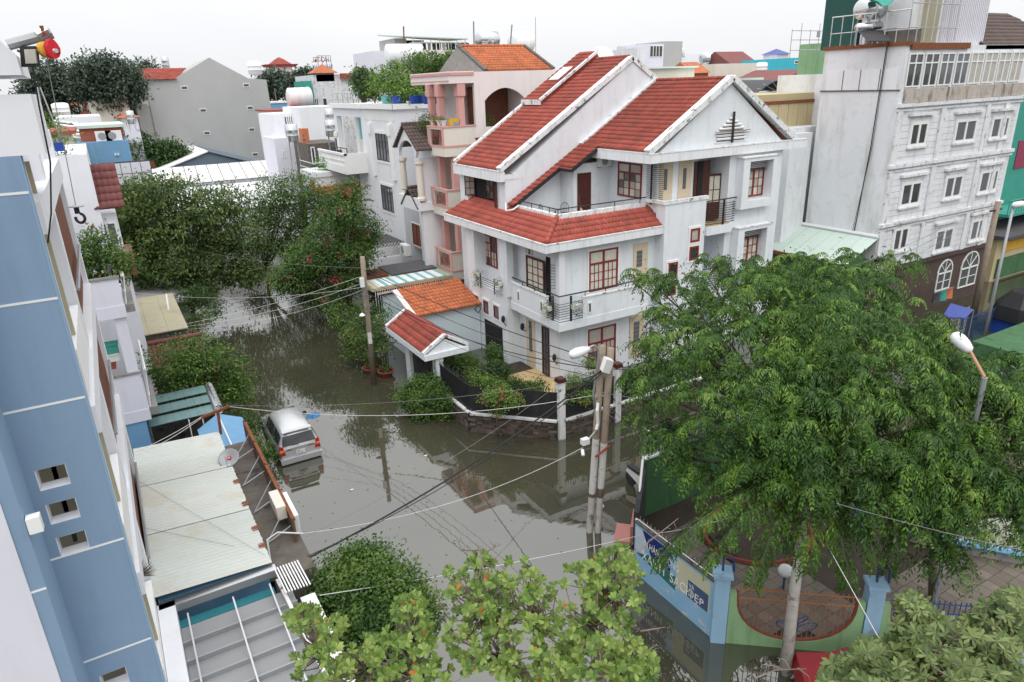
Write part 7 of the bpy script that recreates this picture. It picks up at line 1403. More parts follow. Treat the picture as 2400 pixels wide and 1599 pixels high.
stree('street_tree', 'olive green thin-leaved street tree at the end of the flooded street', (10.2, 58.5, 0), [(640, 450, 6, 1.4), (700, 440, 6.2, 1.5), (750, 470, 6, 1.4), (610, 500, 5.6, 1.4), (670, 510, 5.8, 1.6), (730, 520, 5.6, 1.5), (620, 570, 4.6, 1.3), (690, 575, 4.6, 1.4), (600, 630, 3.4, 1.1)], 1800, 9, .22, .1, 'leaf_mid', spread=.36, Y=57)
t, l = stree('bougainvillea', 'large bougainvillea with pink blossoms overhanging the flooded street', (12.6, 44, 0), [(800, 495, 5.6, 1.4), (845, 540, 5, 1.4), (770, 560, 5, 1.5), (830, 590, 4.4, 1.4), (720, 605, 4.5, 1.4), (760, 640, 3.8, 1.4), (820, 650, 3.4, 1.2), (690, 645, 3.8, 1.2), (720, 690, 2.8, 1.0), (780, 705, 2.5, 1.0), (665, 660, 3.4, .9), (815, 450, 6.4, .8), (800, 730, 2.0, .8)], 3300, 9, .19, .1, 'leaf_mid', spread=.3, Y=45)
q = rng.choice(len(l), 34); P = []
for i in q: d = rdir(1)[0]; d[2] = abs(d[2])*.4; d = d*np.array([-1 if d[0] > 0 else 1, -1 if d[1] > 0 else 1, 1]); P.append(np.array(l[i][:3])+d*np.array(l[i][3:])*1.02+rng.normal(size=(12, 3))*.13)
P = np.concatenate(P); leaves('blossom', P, rdir(len(P)), rdir(len(P)), .11, .1, 'petal_pink', t)
acc = [[], [], [], []]; b = MB(); ZP_ = lambda x, y, z: YP(x, y, 44.5)
for (a, e) in (((820, 500, 5.8), (835, 425, 7.0)), ((825, 490, 6.0), (875, 470, 6.6)), ((835, 500, 5.8), (880, 500, 6.2)), ((830, 470, 6.2), (868, 435, 7.0)), ((845, 540, 5.2), (890, 560, 5.0))):
    pts = shoot(None, ZP_(*a), ZP_(*e), .3, 26, .16, acc); b.tube([tuple(p) for p in pts[::5]], .02, 4)
b.build('arching_stems', MT['trunk_dark'], t); leaves('stem_leaves', np.concatenate(acc[0]), np.concatenate(acc[1]), np.concatenate(acc[2]), np.concatenate(acc[3]), .1, 'leaf_dark', t)
P = np.concatenate(acc[0])[::2]+rng.normal(size=(len(np.concatenate(acc[0])[::2]), 3))*.12; leaves('blossom', P, rdir(len(P)), rdir(len(P)), .1, .09, 'petal_salmon', t)
stree('street_tree', 'small bushy tree standing in the water behind the leaning pole', (11.3, 36.2, -.1), [(865, 790, 2.0, .9), (830, 780, 2.2, .8), (905, 775, 2.2, .8), (850, 735, 2.9, .9), (890, 815, 1.5, .7), (825, 820, 1.2, .6), (800, 740, 2.6, .8), (880, 740, 2.8, .8)], 620, 9, .16, .08, 'leaf_mid', spread=.22)
stree('round_shrub', 'rounded shrub growing out of the water beside the garden wall', (11.3, 28.2, -.3), [(1000, 925, .95, .95), (962, 935, .8, .7), (1042, 935, .9, .75), (1000, 955, .4, .85), (975, 905, 1.3, .6), (1020, 900, 1.3, .65), (1045, 960, .35, .6)], 1500, 9, .12, .065, 'leaf_mid', spread=.16, r=.06, cat='shrub')
stree('street_tree', 'dense dark green tree at the bottom beside the louvre canopy', (3.9, 13.8, 0), [(800, 1350, 3, .75), (865, 1325, 3.2, .75), (925, 1375, 3, .75), (815, 1420, 2.6, .9), (890, 1420, 2.7, 1.0), (965, 1420, 2.4, .7), (850, 1500, 2, .9), (930, 1490, 2, .8), (1000, 1440, 2.2, .45), (760, 1400, 2.6, .5), (840, 1320, 3.2, .5), (900, 1550, 1.5, .8)], 2500, 10, .115, .06, 'leaf_mid', spread=.14, r=.09)
stree('garden_bush', 'young green bush beside the beige annex', (3.0, 41, 0), [(460, 760, 1.6, .6), (475, 745, 1.9, .6), (450, 785, 1.2, .5)], 150, 9, .18, .08, 'leaf_mid', spread=.2, r=.04, cat='shrub')
stree('garden_bush', 'thick low hedge at the foot of the fairy-lit tree', (3.4, 49, 0), [(440, 700, 2.6, .8), (470, 690, 2.6, .9), (500, 720, 1.8, .7)], 260, 9, .2, .08, 'leaf_dark', spread=.25, r=.05, cat='shrub')
# garden of the corner house
for i, (sp, m, lb, n) in enumerate(([[(1075, 845, 1.2, .7), (1045, 840, 1.2, .55), (1100, 855, 1.0, .55)], 'leaf_mid', 'leafy garden bush just inside the gate pillar', 520], [[(1150, 870, .7, .5), (1120, 880, .7, .5), (1180, 870, .6, .4)], 'leaf_dark', 'dark low garden bush near the tan patio', 420], [[(1140, 905, .8, .55), (1175, 915, .7, .5), (1110, 895, .9, .4)], 'leaf_fresh', 'bright green bush behind the chamfered fence', 460], [[(1105, 880, .9, .35), (1095, 895, .9, .3)], 'leaf_olive', 'grey-green feathery bush by the side fence', 260], [[(1160, 840, 1.0, .35), (1155, 820, 1.5, .25)], 'leaf_mid', 'slim plant beside the garage opening', 200], [[(1210, 905, .9, .4), (1235, 910, .8, .35), (1260, 905, .9, .35)], 'leaf_mid', 'green bush against the chamfered fence near the tan patio', 300], [[(1370, 905, 1.4, .45), (1410, 890, 1.4, .45), (1340, 915, 1.2, .4)], 'leaf_dark', 'dark bush behind the street-side fence between white posts', 320], [[(1100, 860, .5, .5), (1130, 900, .5, .5), (1180, 940, .5, .45), (1230, 935, .4, .4)], 'leaf_olive', 'low mixed ground cover along the inside of the fence', 420])):
    l = plobes(sp); t = thing('garden_shrub', lb, 'shrub', (l[0][0], l[0][1], .1), 'shrubs in the front garden'); branches(t, (l[0][0], l[0][1], .1), (l[0][0], l[0][1], l[0][2]), .04, l, nb=6); foliage('crown', t, l, n, 8, .13, .065, m, spread=.15)
for sp, lb in (([(1170, 925, 2.3, .45), (1145, 930, 2.1, .35), (1200, 935, 2.2, .4), (1165, 965, 1.4, .25)], 'pink bougainvillea spilling over the chamfered fence'), ([(1345, 890, 2.2, .35), (1330, 930, 1.8, .4), (1375, 930, 1.9, .35), (1385, 850, 2.9, .3)], 'pink bougainvillea between the two white fence posts')):
    l = plobes(sp); t = thing('climbing_plant', lb, 'plant', (l[0][0], l[0][1], .1), 'bougainvillea on the garden fence'); branches(t, (l[0][0], l[0][1]+.3, .1), (l[0][0], l[0][1]+.1, l[0][2]), .03, l, nb=6); foliage('leaves', t, l, 260, 8, .1, .06, 'leaf_fresh', spread=.14); P, d = lobes_points(l, 14, .95); P = np.repeat(P, 9, 0)+rng.normal(size=(126, 3))*.08; leaves('blossom', P, rdir(126), rdir(126), .08, .07, 'petal_pink', t)
# fairy lights on the left street tree
b = MB()
for i in range(90):
    a = random.uniform(0, 6.28); h = random.uniform(.6, 4.2); b.lathe((3.6+.25*math.cos(a)+(.5 if i % 2 else -.2)*h*.25, 52.5-.3-.1*random.random(), h), [(.02, -.03), (.035, 0), (.02, .03)], 5)
mat('fairy', (.9, .45, .2), var=0); b.build('fairy_lights', MT['fairy'], label='string of small amber fairy lights on the left street tree trunk', cat='lights')
# rosette trees in the foreground
def in_region(px, py, reg): return any(((px-a)/rx)**2+((py-c)/ry)**2 < 1 for a, c, rx, ry in reg)
def rosettes(name, label, base, top, reg, zf, n, nl, ln, wd, m, flat, tm='twig', r=.09, twigs=(), orange=0, limb=None, twig_r=.012):
    t = thing(name, label, 'tree', base); C = []
    while len(C) < n:
        a, c, rx, ry = reg[rng.integers(len(reg))]; px, py = a+rng.uniform(-1, 1)*rx, c+rng.uniform(-1, 1)*ry
        if in_region(px, py, [(a, c, rx, ry)]): C.append(ZP(px, py, zf(px, py)+rng.normal()*.28))
    b = MB(); b.tube([base, Vector(base).lerp(Vector(top), .6)+Vector((.15, 0, 0)), top], r, 7, r*.6); nodes = [ZP(*q) for q in (limb or [])]; hubs = []
    for k in nodes: b.tube([top, Vector(top).lerp(k, .5)+Vector((0, 0, .12)), k], r*.5, 6, r*.25); hubs.append(k)
    hubs = hubs or [Vector(top)]
    for c in C:
        h = min(hubs, key=lambda q: (q-c).length); mid = h.lerp(c, .5)+Vector((random.uniform(-.12, .12), random.uniform(-.12, .12), -.08)); b.tube([h, mid, c], twig_r*1.6, 4, twig_r*.7)
    for tw in twigs:
        pts = [ZP(*q) for q in tw]; b.tube(pts, .02, 5, .006)
        for i in range(1, len(pts)):
            for s in range(3): q = pts[i-1].lerp(pts[i], random.random()); d = rdir(1)[0]; e = q+Vector(d)*random.uniform(.1, .3); b.tube([q, q.lerp(e, .5)+Vector(rdir(1)[0])*.04, e], .008, 4, .003)
    b.build('branches', MT[tm], t, smooth=True)
    C = np.array([tuple(c) for c in C]); A = unit(rng.normal(size=C.shape)*.35+np.array([-.25, -.35, 1])); ref = np.array([1., 0, 0]); e1 = unit(np.cross(A, ref)); e2 = np.cross(A, e1); P = []; D = []; Nn = []; ph = rng.random(len(C))*6.28
    for k in range(nl):
        a_ = ph+6.283*k/nl+rng.normal(size=len(C))*.15; o = e1*np.cos(a_)[:, None]+e2*np.sin(a_)[:, None]; up = flat+rng.normal(size=len(C))*.18; P.append(C+o*ln*.08); D.append(unit(o+A*up[:, None])); Nn.append(unit(A-o*up[:, None]+rng.normal(size=C.shape)*.12))
    P, D, Nn = np.concatenate(P), np.concatenate(D), np.concatenate(Nn); Lg = ln*(.75+.5*rng.random(len(P)))
    # broad leaf: three segments, widest past the middle
    S = unit(np.cross(D, Nn)); n_ = len(P); V = np.empty((n_, 8, 3)); prof = ((.0, .06), (.35, .3), (.7, .5), (1.0, .05)); curl = rng.normal(size=n_)*.1-.06
    for i, (s, w_) in enumerate(prof):
        ctr = P+D*(Lg*s)[:, None]+Nn*(Lg*curl*s*s)[:, None]; wv = S*(Lg*w_*wd/ln)[:, None]; up = Nn*(Lg*w_*.12)[:, None]; V[:, 2*i] = ctr+wv+up; V[:, 2*i+1] = ctr-wv+up*.3
    V = (V-np.array(WB[t.name])).reshape(-1, 3); F_ = []
    idx = np.arange(n_)[:, None]*8; quads = np.concatenate([idx+np.array([0, 1, 3, 2])[None]+2*k for k in range(3)])
    me = bpy.data.meshes.new('crown'); me.from_pydata(V.tolist(), [], quads.tolist()); me.update(); me.materials.append(MT[m]); me.materials.append(MT['leaf_orange'])
    if orange: mi = np.zeros(n_, int); mi[rng.random(n_) < orange] = 1; me.polygons.foreach_set('material_index', np.tile(mi, 3))
    me.polygons.foreach_set('use_smooth', [True]*len(me.polygons)); o = bpy.data.objects.new('crown', me); COL.objects.link(o); o.parent = t; return t
rosettes('almond_tree', 'yellow-green broad-leaved tree with a few orange leaves at the bottom centre', (5.2, 5.6, 0), ZP(1260, 1620, 5.0),
  [(1120, 1370, 90, 75), (1200, 1400, 110, 90), (1330, 1420, 120, 100), (1430, 1380, 80, 90), (1400, 1480, 110, 110), (1250, 1500, 150, 90), (1130, 1500, 90, 90), (1300, 1570, 160, 60), (1480, 1560, 60, 50), (1440, 1330, 50, 50)], lambda x, y: 6.6-(y-1300)*.0012, 520, 8, .11, .064, 'leaf_almond', .5, orange=.008, limb=[(1130, 1430, 6.2), (1250, 1450, 6.2), (1380, 1460, 6.2), (1300, 1560, 5.6), (1440, 1400, 6.3), (1180, 1540, 5.8), (1460, 1550, 5.8)],
  twigs=[[(1135, 1330, 6.5), (1128, 1300, 6.6), (1115, 1272, 6.7)], [(1128, 1300, 6.6), (1155, 1285, 6.7), (1175, 1275, 6.7)], [(1120, 1290, 6.6), (1085, 1290, 6.6), (1070, 1265, 6.7)], [(1400, 1400, 6.4), (1470, 1310, 6.6), (1540, 1255, 6.7), (1590, 1215, 6.8)], [(1490, 1295, 6.6), (1450, 1280, 6.7)], [(1450, 1599, 5.8), (1500, 1540, 6.0), (1540, 1510, 6.1)], [(1500, 1480, 6.2), (1560, 1470, 6.2)]])
rosettes('almond_tree', 'yellow-green broad-leaved branches over the louvre canopy at the bottom left', (3.2, 6.4, 0), ZP(820, 1640, 5.4),
  [(715, 1450, 45, 30), (770, 1480, 40, 40), (750, 1560, 70, 50), (850, 1570, 90, 50), (960, 1560, 70, 60), (980, 1480, 40, 50), (960, 1430, 35, 35), (900, 1520, 60, 40), (1010, 1580, 50, 40)], lambda x, y: 6.4-(y-1430)*.001, 250, 8, .11, .064, 'leaf_almond', .5, orange=.012, limb=[(760, 1530, 6.0), (860, 1570, 5.8), (960, 1520, 6.0), (980, 1580, 5.8)], twigs=[[(1060, 1460, 6.3), (1040, 1430, 6.4), (1030, 1415, 6.4)]])
rosettes('umbrella_tree', 'olive green umbrella-leaved tree in the bottom right corner', (11.5, 3.2, 0), ZP(2250, 1680, 5.0),
  [(2150, 1470, 50, 55), (2140, 1425, 28, 28), (2220, 1520, 100, 75), (2100, 1555, 95, 55), (1975, 1585, 50, 35), (2330, 1470, 75, 65), (2375, 1425, 45, 40), (2330, 1560, 110, 70), (2200, 1585, 150, 45), (2050, 1590, 90, 35), (2040, 1540, 40, 35)], lambda x, y: 6.7-(y-1400)*.0012, 850, 9, .14, .05, 'leaf_umbrella', .12, tm='trunk', limb=[(2120, 1500, 6.2), (2250, 1530, 6.0), (2340, 1500, 6.1), (2060, 1570, 5.8)])
t = thing('bare_branch', 'leafless pale branch in front of the white trunk at the bottom', 'branch', ZP(1850, 1599, 4.8)); b = MB()
for tw in ([(1770, 1590, 4.9), (1820, 1570, 5.0), (1890, 1568, 5.0)], [(1830, 1568, 5.0), (1810, 1560, 5.1), (1785, 1558, 5.1)], [(1850, 1566, 5.0), (1840, 1548, 5.1), (1822, 1542, 5.1)], [(1870, 1566, 5.0), (1895, 1585, 4.9), (1900, 1599, 4.8)]): b.tube([ZP(*q) for q in tw], .018, 5, .006)
b.build('twigs', MT['twig'], t)
leafy = [(2360, 1090, 4.2)]
# ================================================================ street furniture, vehicles, wires
def pole(name, label, p0, p1, r0, r1, m, group=None):
    t = thing(name, label, 'pole', p0, group); MB().tube([p0, p1], r0, 10, r1).build('shaft', MT[m], t, smooth=True); return t
tw = [(ZP(1384, 1240, -.3), None), (ZP(1398, 1249, -.3), None)]
b0, b1 = Vector((12.38, 16.62, -.4)), Vector((12.62, 16.45, -.4)); t0, t1 = Vector((12.72, 16.42, 7.0)), Vector((12.92, 16.25, 7.0))
TP = thing('twin_utility_pole', 'pair of stained wooden utility poles standing in the flood with a street lamp', 'pole', (12.5, 16.5, 0))
for a, c, dz in ((b0, t0, .08), (b1, t1, 0)):
    s = MB().tube([a, c+Vector((0, 0, dz))], .115, 12, .12).build('shaft', MT['pole_concrete'], TP, smooth=True)
    f0, f1 = (.27, .56) if a is b0 else (.3, .54); MB().tube([a.lerp(c, f0), a.lerp(c, f1)], .119, 12, .121, cap=False).build('poster_wrap', MT['poster_white'], s, smooth=True); MB().tube([a.lerp(c, .05), a.lerp(c, .25)], .118, 12, .118, cap=False).build('flaking_paint', MT['trunk_pale'], s, smooth=True)
MB().tube([(12.45, 16.45, 4.9), (12.38, 16.42, 5.5), (12.55, 16.4, 6.7), (12.5, 16.38, 7.05), (12.3, 16.33, 7.2), (12.05, 16.3, 7.18)], .035, 7).build('lamp_arm', MT['grey_metal'], TP, smooth=True)
hd = Vector((11.7, 16.25, 7.12)); MB().lathe(hd+Vector((.42, .05, .02)), [(.05, 0), (.09, .05), (.15, .3), (.17, .55), (.13, .75), (.03, .82)], 12, (-1, -.1, -.02)).build('lamp_head', MT['lamp_head'], TP, smooth=True)
for z in (5.3, 6.0): MB().beam((12.4, 16.45, z), (12.95, 16.3, z+.05), .06, .06).build('clamp', MT['grey_metal'], TP)
MB().ob((12.62, 16.05, 6.55), (.16, .02, -.08), (.02, .1, .02), (.08, 0, .2)).build('junction_box', MT['plastic_white'], TP)
MB().beam((12.5, 16.4, 4.1), (11.75, 16.1, 3.9), .05, .05).build('camera_arm', MT['grey_metal'], TP); MB().ob((11.8, 16.08, 4.05), (.13, 0, 0), (0, .09, 0), (0, 0, .1)).build('camera_box', MT['plastic_white'], TP); MB().lathe((11.62, 15.98, 3.85), [(.05, 0), (.06, .1), (.05, .22)], 8, (-.3, -.6, -.5)).build('camera', MT['plastic_white'], TP)
MB().beam((12.3, 16.2, 3.25), (12.85, 16.1, 3.55), .06, .06).build('red_clamp', MT['terracotta'], TP); MB().tube([(12.55, 16.4, 5.1), (12.45, 16.3, 4.9), (12.5, 16.32, 4.4), (12.42, 16.3, 4.2)], .055, 7).build('cable_pipe', MT['plastic_white'], TP)
LP = thing('leaning_utility_pole', 'slim leaning utility pole tangled with wires beside the bougainvillea', 'pole', (10.46, 33.6, 0)); a, c = Vector((10.46, 33.6, -.4)), ZP(849, 602, 7.2); a_lp, c_lp = a, c; MB().tube([a, c], .15, 10, .12).build('shaft', MT['pole_concrete'], LP, smooth=True); MB().ob(a.lerp(c, .83)+Vector((-.18, -.15, 0)), (.1, 0, 0), (0, .08, 0), (0, 0, .24)).build('meter_box', MT['plastic_white'], LP); MB().ob(a.lerp(c, .42)+Vector((-.05, -.17, 0)), (.1, 0, 0), (0, .03, 0), (0, 0, .3)).build('notice', MT['poster_white'], LP)
b = MB()
for i in range(16): z = random.uniform(.62, .8); q = a.lerp(c, z); b.tube([q+Vector((random.uniform(-.25, .25), -.16, random.uniform(-.1, .1))) for _ in range(4)], .014, 4)
b.build('wire_tangle', MT['cable_grey'], LP); MB().lathe(a.lerp(c, .6)+Vector((-.35, -.2, 0)), [(.16, 0), (.1, .08), (.03, .13)], 10).build('lamp_shade', MT['lamp_head'], LP)
# right-hand lamps and pole
T = thing('street_lamp', 'grey street lamp head on a rusty arm above the feathery tree', 'street lamp', (21.6, 9.2, 0)); a, c, e = ZP(2248, 797, 8.4), ZP(2275, 825, 8.2), ZP(2308, 885, 7.8)
MB().lathe(c, [(.05, 0), (.12, .06), (.17, .25), (.18, .45), (.13, .6), (.03, .66)], 12, a-c).build('lamp_head', MT['lamp_head'], T, smooth=True); MB().tube([c, e], .04, 7).build('arm', MT['lamp_arm_rust'], T); MB().tube([e, (e.x, e.y, 0)], .07, 8).build('post', MT['grey_metal'], T)
T = thing('wooden_pole', 'brown wooden utility pole beside the brown ground floor', 'pole', ZP(2280, 745, 0)); q = ZP(2280, 745, 0); MB().tube([q, (q.x+.1, q.y, 7.4)], .2, 10, .16).build('shaft', MT['pole_concrete'], T, smooth=True); MB().beam((q.x-.6, q.y, 6.9), (q.x+.7, q.y, 6.9), .1, .1).build('crossarm', MT['dark_wood'], T)
T = thing('street_lamp', 'slender grey lamp post with flat head at the right edge', 'street lamp', ZP(2298, 830, 0)); q = ZP(2298, 830, 0); c = Vector((q.x+.05, q.y, 8.3)); MB().tube([q, c], .1, 8, .07).build('post', MT['grey_metal'], T, smooth=True); MB().lathe(c+Vector((-.15, 0, 0)), [(.05, 0), (.16, .1), (.17, .5), (.1, .7)], 10, (1, -.5, .1)).build('lamp_head', MT['lamp_head'], T, smooth=True)
# silver people carrier in the water
CAR = thing('silver_car', 'silver people carrier parked with its wheels under flood water', 'car', (5.0, 29.5, 0)); cx, yr = 4.98, 27.42; Lc = 4.5; GZ = -.24
def sec(y, hw, zb, zbelt, zr, hwr):    # half ring right side, bottom to roof centre
    return [(hw*.9, zb), (hw, zb+.25), (hw*1.0, zbelt-.18), (hw*.97, zbelt), (hwr, zr-.1), (hwr*.86, zr-.02), (0, zr+.03)], y
st = [sec(0.0, .80, .38, .95, .97, .74), sec(.06, .86, .3, 1.0, 1.06, .76), sec(.22, .88, .28, 1.04, 1.52, .66), sec(.5, .885, .28, 1.05, 1.72, .64), sec(1.3, .885, .28, 1.04, 1.76, .64), sec(2.3, .885, .28, 1.02, 1.74, .63), sec(2.75, .88, .28, 1.0, 1.62, .62), sec(3.4, .875, .28, .98, 1.12, .66), sec(3.7, .87, .28, .95, 1.0, .7), sec(4.3, .82, .3, .82, .86, .68), sec(4.5, .7, .36, .7, .74, .6)]
V_ = []; k = 13
for ring, y in st:
    pts = [(cx+x, yr+y, GZ+z) for x, z in ring]+[(cx-x, yr+y, GZ+z) for x, z in ring[-2::-1]]; V_ += pts
F_ = [(i*k+j, i*k+j+1, (i+1)*k+j+1, (i+1)*k+j) for i in range(len(st)-1) for j in range(k-1)]+[tuple(range(k))[::-1], tuple(range((len(st)-1)*k, len(st)*k))]
bd = MB().add(V_, F_).build('body', MT['car_silver'], CAR, smooth=True)
bd.data.polygons[len(bd.data.polygons)-2].use_smooth = False
def ringpt(i, j): return Vector(V_[i*k+j])
def glass(name, i0, i1, j0, j1, u0=.08, u1=.92, v0=.12, v1=.9, par=CAR, m='dark_glass', off=.012, cont=None):
    A_, B_, C_, D_ = ringpt(i0, j0), ringpt(i1, j0), ringpt(i1, j1), ringpt(i0, j1)
    def bl(u, v): return A_.lerp(B_, u).lerp(D_.lerp(C_, u), v)
    n = (B_-A_).cross(D_-A_).normalized(); ctr = Vector((cx, 0, .6)); n = n if n.dot(bl(.5, .5)-Vector((cx, bl(.5, .5).y, .5))) > 0 else -n
    return MB().prism([bl(u0, v0)+n*.004, bl(u1, v0)+n*.004, bl(u1, v1)+n*.004, bl(u0, v1)+n*.004], n*off).build(name, MT[m], par)
for j0, j1 in ((3, 4), (9, 8)):
    glass('side_window', 3, 4, j0, j1, .0, .95); glass('side_window', 4, 5, j0, j1, .05, .95); glass('side_window', 5, 6, j0, j1, .05, .9)
    glass('side_window', 2, 3, j0, j1, .35, .95)
R0 = [Vector((cx+s*.72, yr+.065, GZ+1.09)) for s in (-1, 1)]; R1 = [Vector((cx+s*.62, yr+.225, GZ+1.5)) for s in (1, -1)]
MB().prism([R0[0], R0[1], R1[0], R1[1]], (0, -.022, .008)).build('rear_window', MT['dark_glass'], CAR); MB().prism([(cx-.58, yr+3.35, GZ+1.15), (cx+.58, yr+3.35, GZ+1.15), (cx+.54, yr+2.78, GZ+1.62), (cx-.54, yr+2.78, GZ+1.62)], (0, .01, .02)).build('windscreen', MT['dark_glass'], CAR)
MB().box(cx-.62, cx+.62, yr+.13, yr+.36, GZ+1.66, GZ+1.7).build('roof_spoiler', MT['car_silver'], CAR)
for s in (-1, 1):
    L_ = MB().prism([(cx+s*.87, yr-.02, GZ+.72), (cx+s*.62, yr-.035, GZ+.74), (cx+s*.70, yr-.0, GZ+1.1), (cx+s*.84, yr+.02, GZ+1.16)], (0, .12, 0)).build('tail_light', MT['tail_red'], CAR); MB().prism([(cx+s*.86, yr-.03, GZ+.88), (cx+s*.68, yr-.038, GZ+.88), (cx+s*.70, yr-.03, GZ+.98), (cx+s*.85, yr-.022, GZ+.98)], (0, .03, 0)).build('indicator', MT['tail_amber'], L_)
    MB().box(cx+s*.35, cx+s*.62, yr-.012, yr+.02, GZ+.9, GZ+.94).build('red_reflector', MT['tail_red'], CAR)
    m_ = MB().lathe((cx+s*1.0, yr+3.05, GZ+1.05), [(.03, -.08), (.09, -.05), (.1, .03), (.06, .08)], 8, (0, 1, 0)).build('door_mirror', MT['car_trim'], CAR); MB().beam((cx+s*.86, yr+3.02, GZ+1.0), (cx+s*.97, yr+3.05, GZ+1.04), .05, .04).build('mirror_arm', MT['car_silver'], m_)
    MB().box(cx+s*.885, cx+s*.893, yr+.6, yr+3.2, GZ+.98, GZ+1.0).build('waistline', MT['steel'], CAR)
    for y in (.85, 3.6):
        w_ = MB().lathe((cx+s*.8, yr+y, GZ+.32), [(.2, -.09), (.31, -.08), (.32, 0), (.31, .08), (.2, .09)], 18, (1, 0, 0)).build('wheel', MT['car_trim'], CAR); MB().lathe((cx+s*.86, yr+y, GZ+.32), [(.19, -.02), (.2, .02), (.05, .04)], 14, (s, 0, 0)).build('rim', MT['steel'], w_)
MB().prism([(cx-.86, yr-.06, GZ+.3), (cx+.86, yr-.06, GZ+.3), (cx+.88, yr-.09, GZ+.55), (cx-.88, yr-.09, GZ+.55)], (0, .2, 0)).build('rear_bumper', MT['car_silver'], CAR); MB().box(cx-.55, cx+.55, yr-.04, yr+.02, GZ+.96, GZ+1.0).build('chrome_strip', MT['steel'], CAR)
pl = MB().box(cx-.19, cx+.19, yr-.05, yr-.03, GZ+.66, GZ+.86).build('number_plate', MT['plate_white'], CAR)
text(pl, '51F\n123.45', Vector((cx-.15, yr-.053, GZ+.78)), Euler((math.pi/2, 0, 0)), .1, 'plate_ink', ext=.001, sx=.85); MB().beam((cx-.02, yr-.01, GZ+1.1), (cx-.35, yr+.02, GZ+1.12), .02, .015).build('wiper', MT['cable_black'], CAR)
# flotsam, pots
T = thing('plastic_bag', 'crumpled blue plastic bag floating beside the silver car', 'bag', ZP(733, 975, 0)); c = ZP(733, 975, 0); n = 14; V_ = [(c.x, c.y, .06)]
for r_ in (.18, .36):
    for i in range(n): a = 6.283*i/n; q = r_*random.uniform(.75, 1.2); V_.append((c.x+q*1.1*math.cos(a), c.y+q*math.sin(a), random.uniform(.0, .09) if r_ < .3 else .004))
MB().add(V_, [(0, 1+i, 1+(i+1) % n) for i in range(n)]+[(1+i, 1+n+i, 1+n+(i+1) % n, 1+(i+1) % n) for i in range(n)]).build('film', MT['bag_blue'], T)
for i, (px, py) in enumerate(((1130, 1005), (995, 1068), (1500, 1215))): pass
for (px, py, lb, r) in ((872, 868, 'wide red plant bowl behind the leaning pole', .5), (905, 876, 'red plant bowl nearest the gate pillar', .46)):
    c = ZP(px, py, .1); t = pot(lb, (c.x, c.y, -.05), r, .36, 'terracotta', 'red bowls at the gate'); foliage('plant', t, [(c.x, c.y, .5, .35, .35, .25)], 26, 7, .12, .05, 'leaf_mid', spread=.12)
T = thing('floating_bottle', 'white plastic jug floating beside the twin poles', 'jug', ZP(1412, 1185, 0)); c = ZP(1411, 1190, .05); MB().lathe(c, [(.05, -.05), (.1, 0), (.11, .2), (.05, .3), (.03, .36)], 10, (.2, .8, .25)).build('body', MT['plastic_white'], T, smooth=True)
for i, (px, py, lb) in enumerate(((998, 1068, 'pale leaf floating in the middle of the street'), (825, 1148, 'white scrap floating near the ledge'), (1520, 1010, 'scrap floating near the right fence'))):
    c = ZP(px, py, .004); MB().prism([(c.x-.09, c.y, .004), (c.x, c.y-.05, .004), (c.x+.1, c.y+.01, .004), (c.x, c.y+.05, .004)], (0, 0, .01)).build('floating_litter', MT['pot_white'], label=lb, cat='litter')
# wires
def wire(label, pts, r=.012, m='cable_black', sag=.0, n=14, group=None):
    P_ = []; pts = [Vector(p) for p in pts]
    for i in range(len(pts)-1):
        for j in range(n): s = j/n; P_.append(pts[i].lerp(pts[i+1], s)-Vector((0, 0, sag*4*s*(1-s))))
    P_.append(pts[-1]); return MB().tube(P_, r*(.7 if m != 'cable_black' else .85), 5).build('cable', MT[m], label=label, cat='cable', group=group)
TPp = Vector((12.75, 16.35, 6.3)); TPm = Vector((12.6, 16.4, 5.4)); LPt = a_lp.lerp(c_lp, .87); LPm = a_lp.lerp(c_lp, .79)
wire('thick black cable slanting from the ledge to the twin poles', [(2.65, 15.7, 3.6), TPp], .03, sag=.35); wire('second black cable beside the thick slanting one', [(2.6, 15.75, 3.62), TPp+Vector((0, 0, -.1))], .014, sag=.5)
wire('white wire from the shed bracket past the silver car to the twin poles', [(2.15, 23.8, 4.86), TPm], .014, 'cable_white', .55); wire('grey wire just above the white one over the silver car', [(2.1, 23.85, 4.9), TPm+Vector((0, 0, .6))], .009, 'cable_grey', .35)
wire('white wire from the blue block to the shed bracket, upper', [(-.9, 22.5, 4.6), (1.3, 23.8, 4.72)], .014, 'cable_white', .05); wire('white wire from the blue block to the shed bracket, lower', [(-.9, 22.5, 4.5), (1.3, 23.8, 4.7)], .014, 'cable_white', .1)
wire('white wire from the pole camera down to the ledge conduit', [(11.65, 16.0, 3.9), (2.7, 16.4, 3.9)], .011, 'cable_white', .5); wire('thin twisted wire from the ledge to the garden post', [(2.7, 16.2, 3.9), (15.2, 22.8, 2.7)], .01, 'cable_grey', .35)
wire('white wire crossing behind the yellow-green tree to the big tree', [(2.45, 14.0, 3.7), (12.4, 13.9, 1.5), (14.2, 11.3, 3.2)], .013, 'cable_white', .12)
for i in range(4): wire(['black cable between the two pole groups, topmost', 'black cable between the two pole groups, second from top', 'black cable between the two pole groups, third from top', 'black cable between the two pole groups, lowest'][i], [LPt+Vector((0, 0, .3-.35*i)), TPp+Vector((0, 0, .2-.28*i))], (.02, .014, .012, .01)[i], sag=.25+.22*i, group='cables between the poles')
wire('thick black cable bundle sagging between the two pole groups', [LPt+Vector((.05, 0, -.9)), (13.1, 27, 4.0), TPp+Vector((0, 0, -.05))], .022, sag=.15)
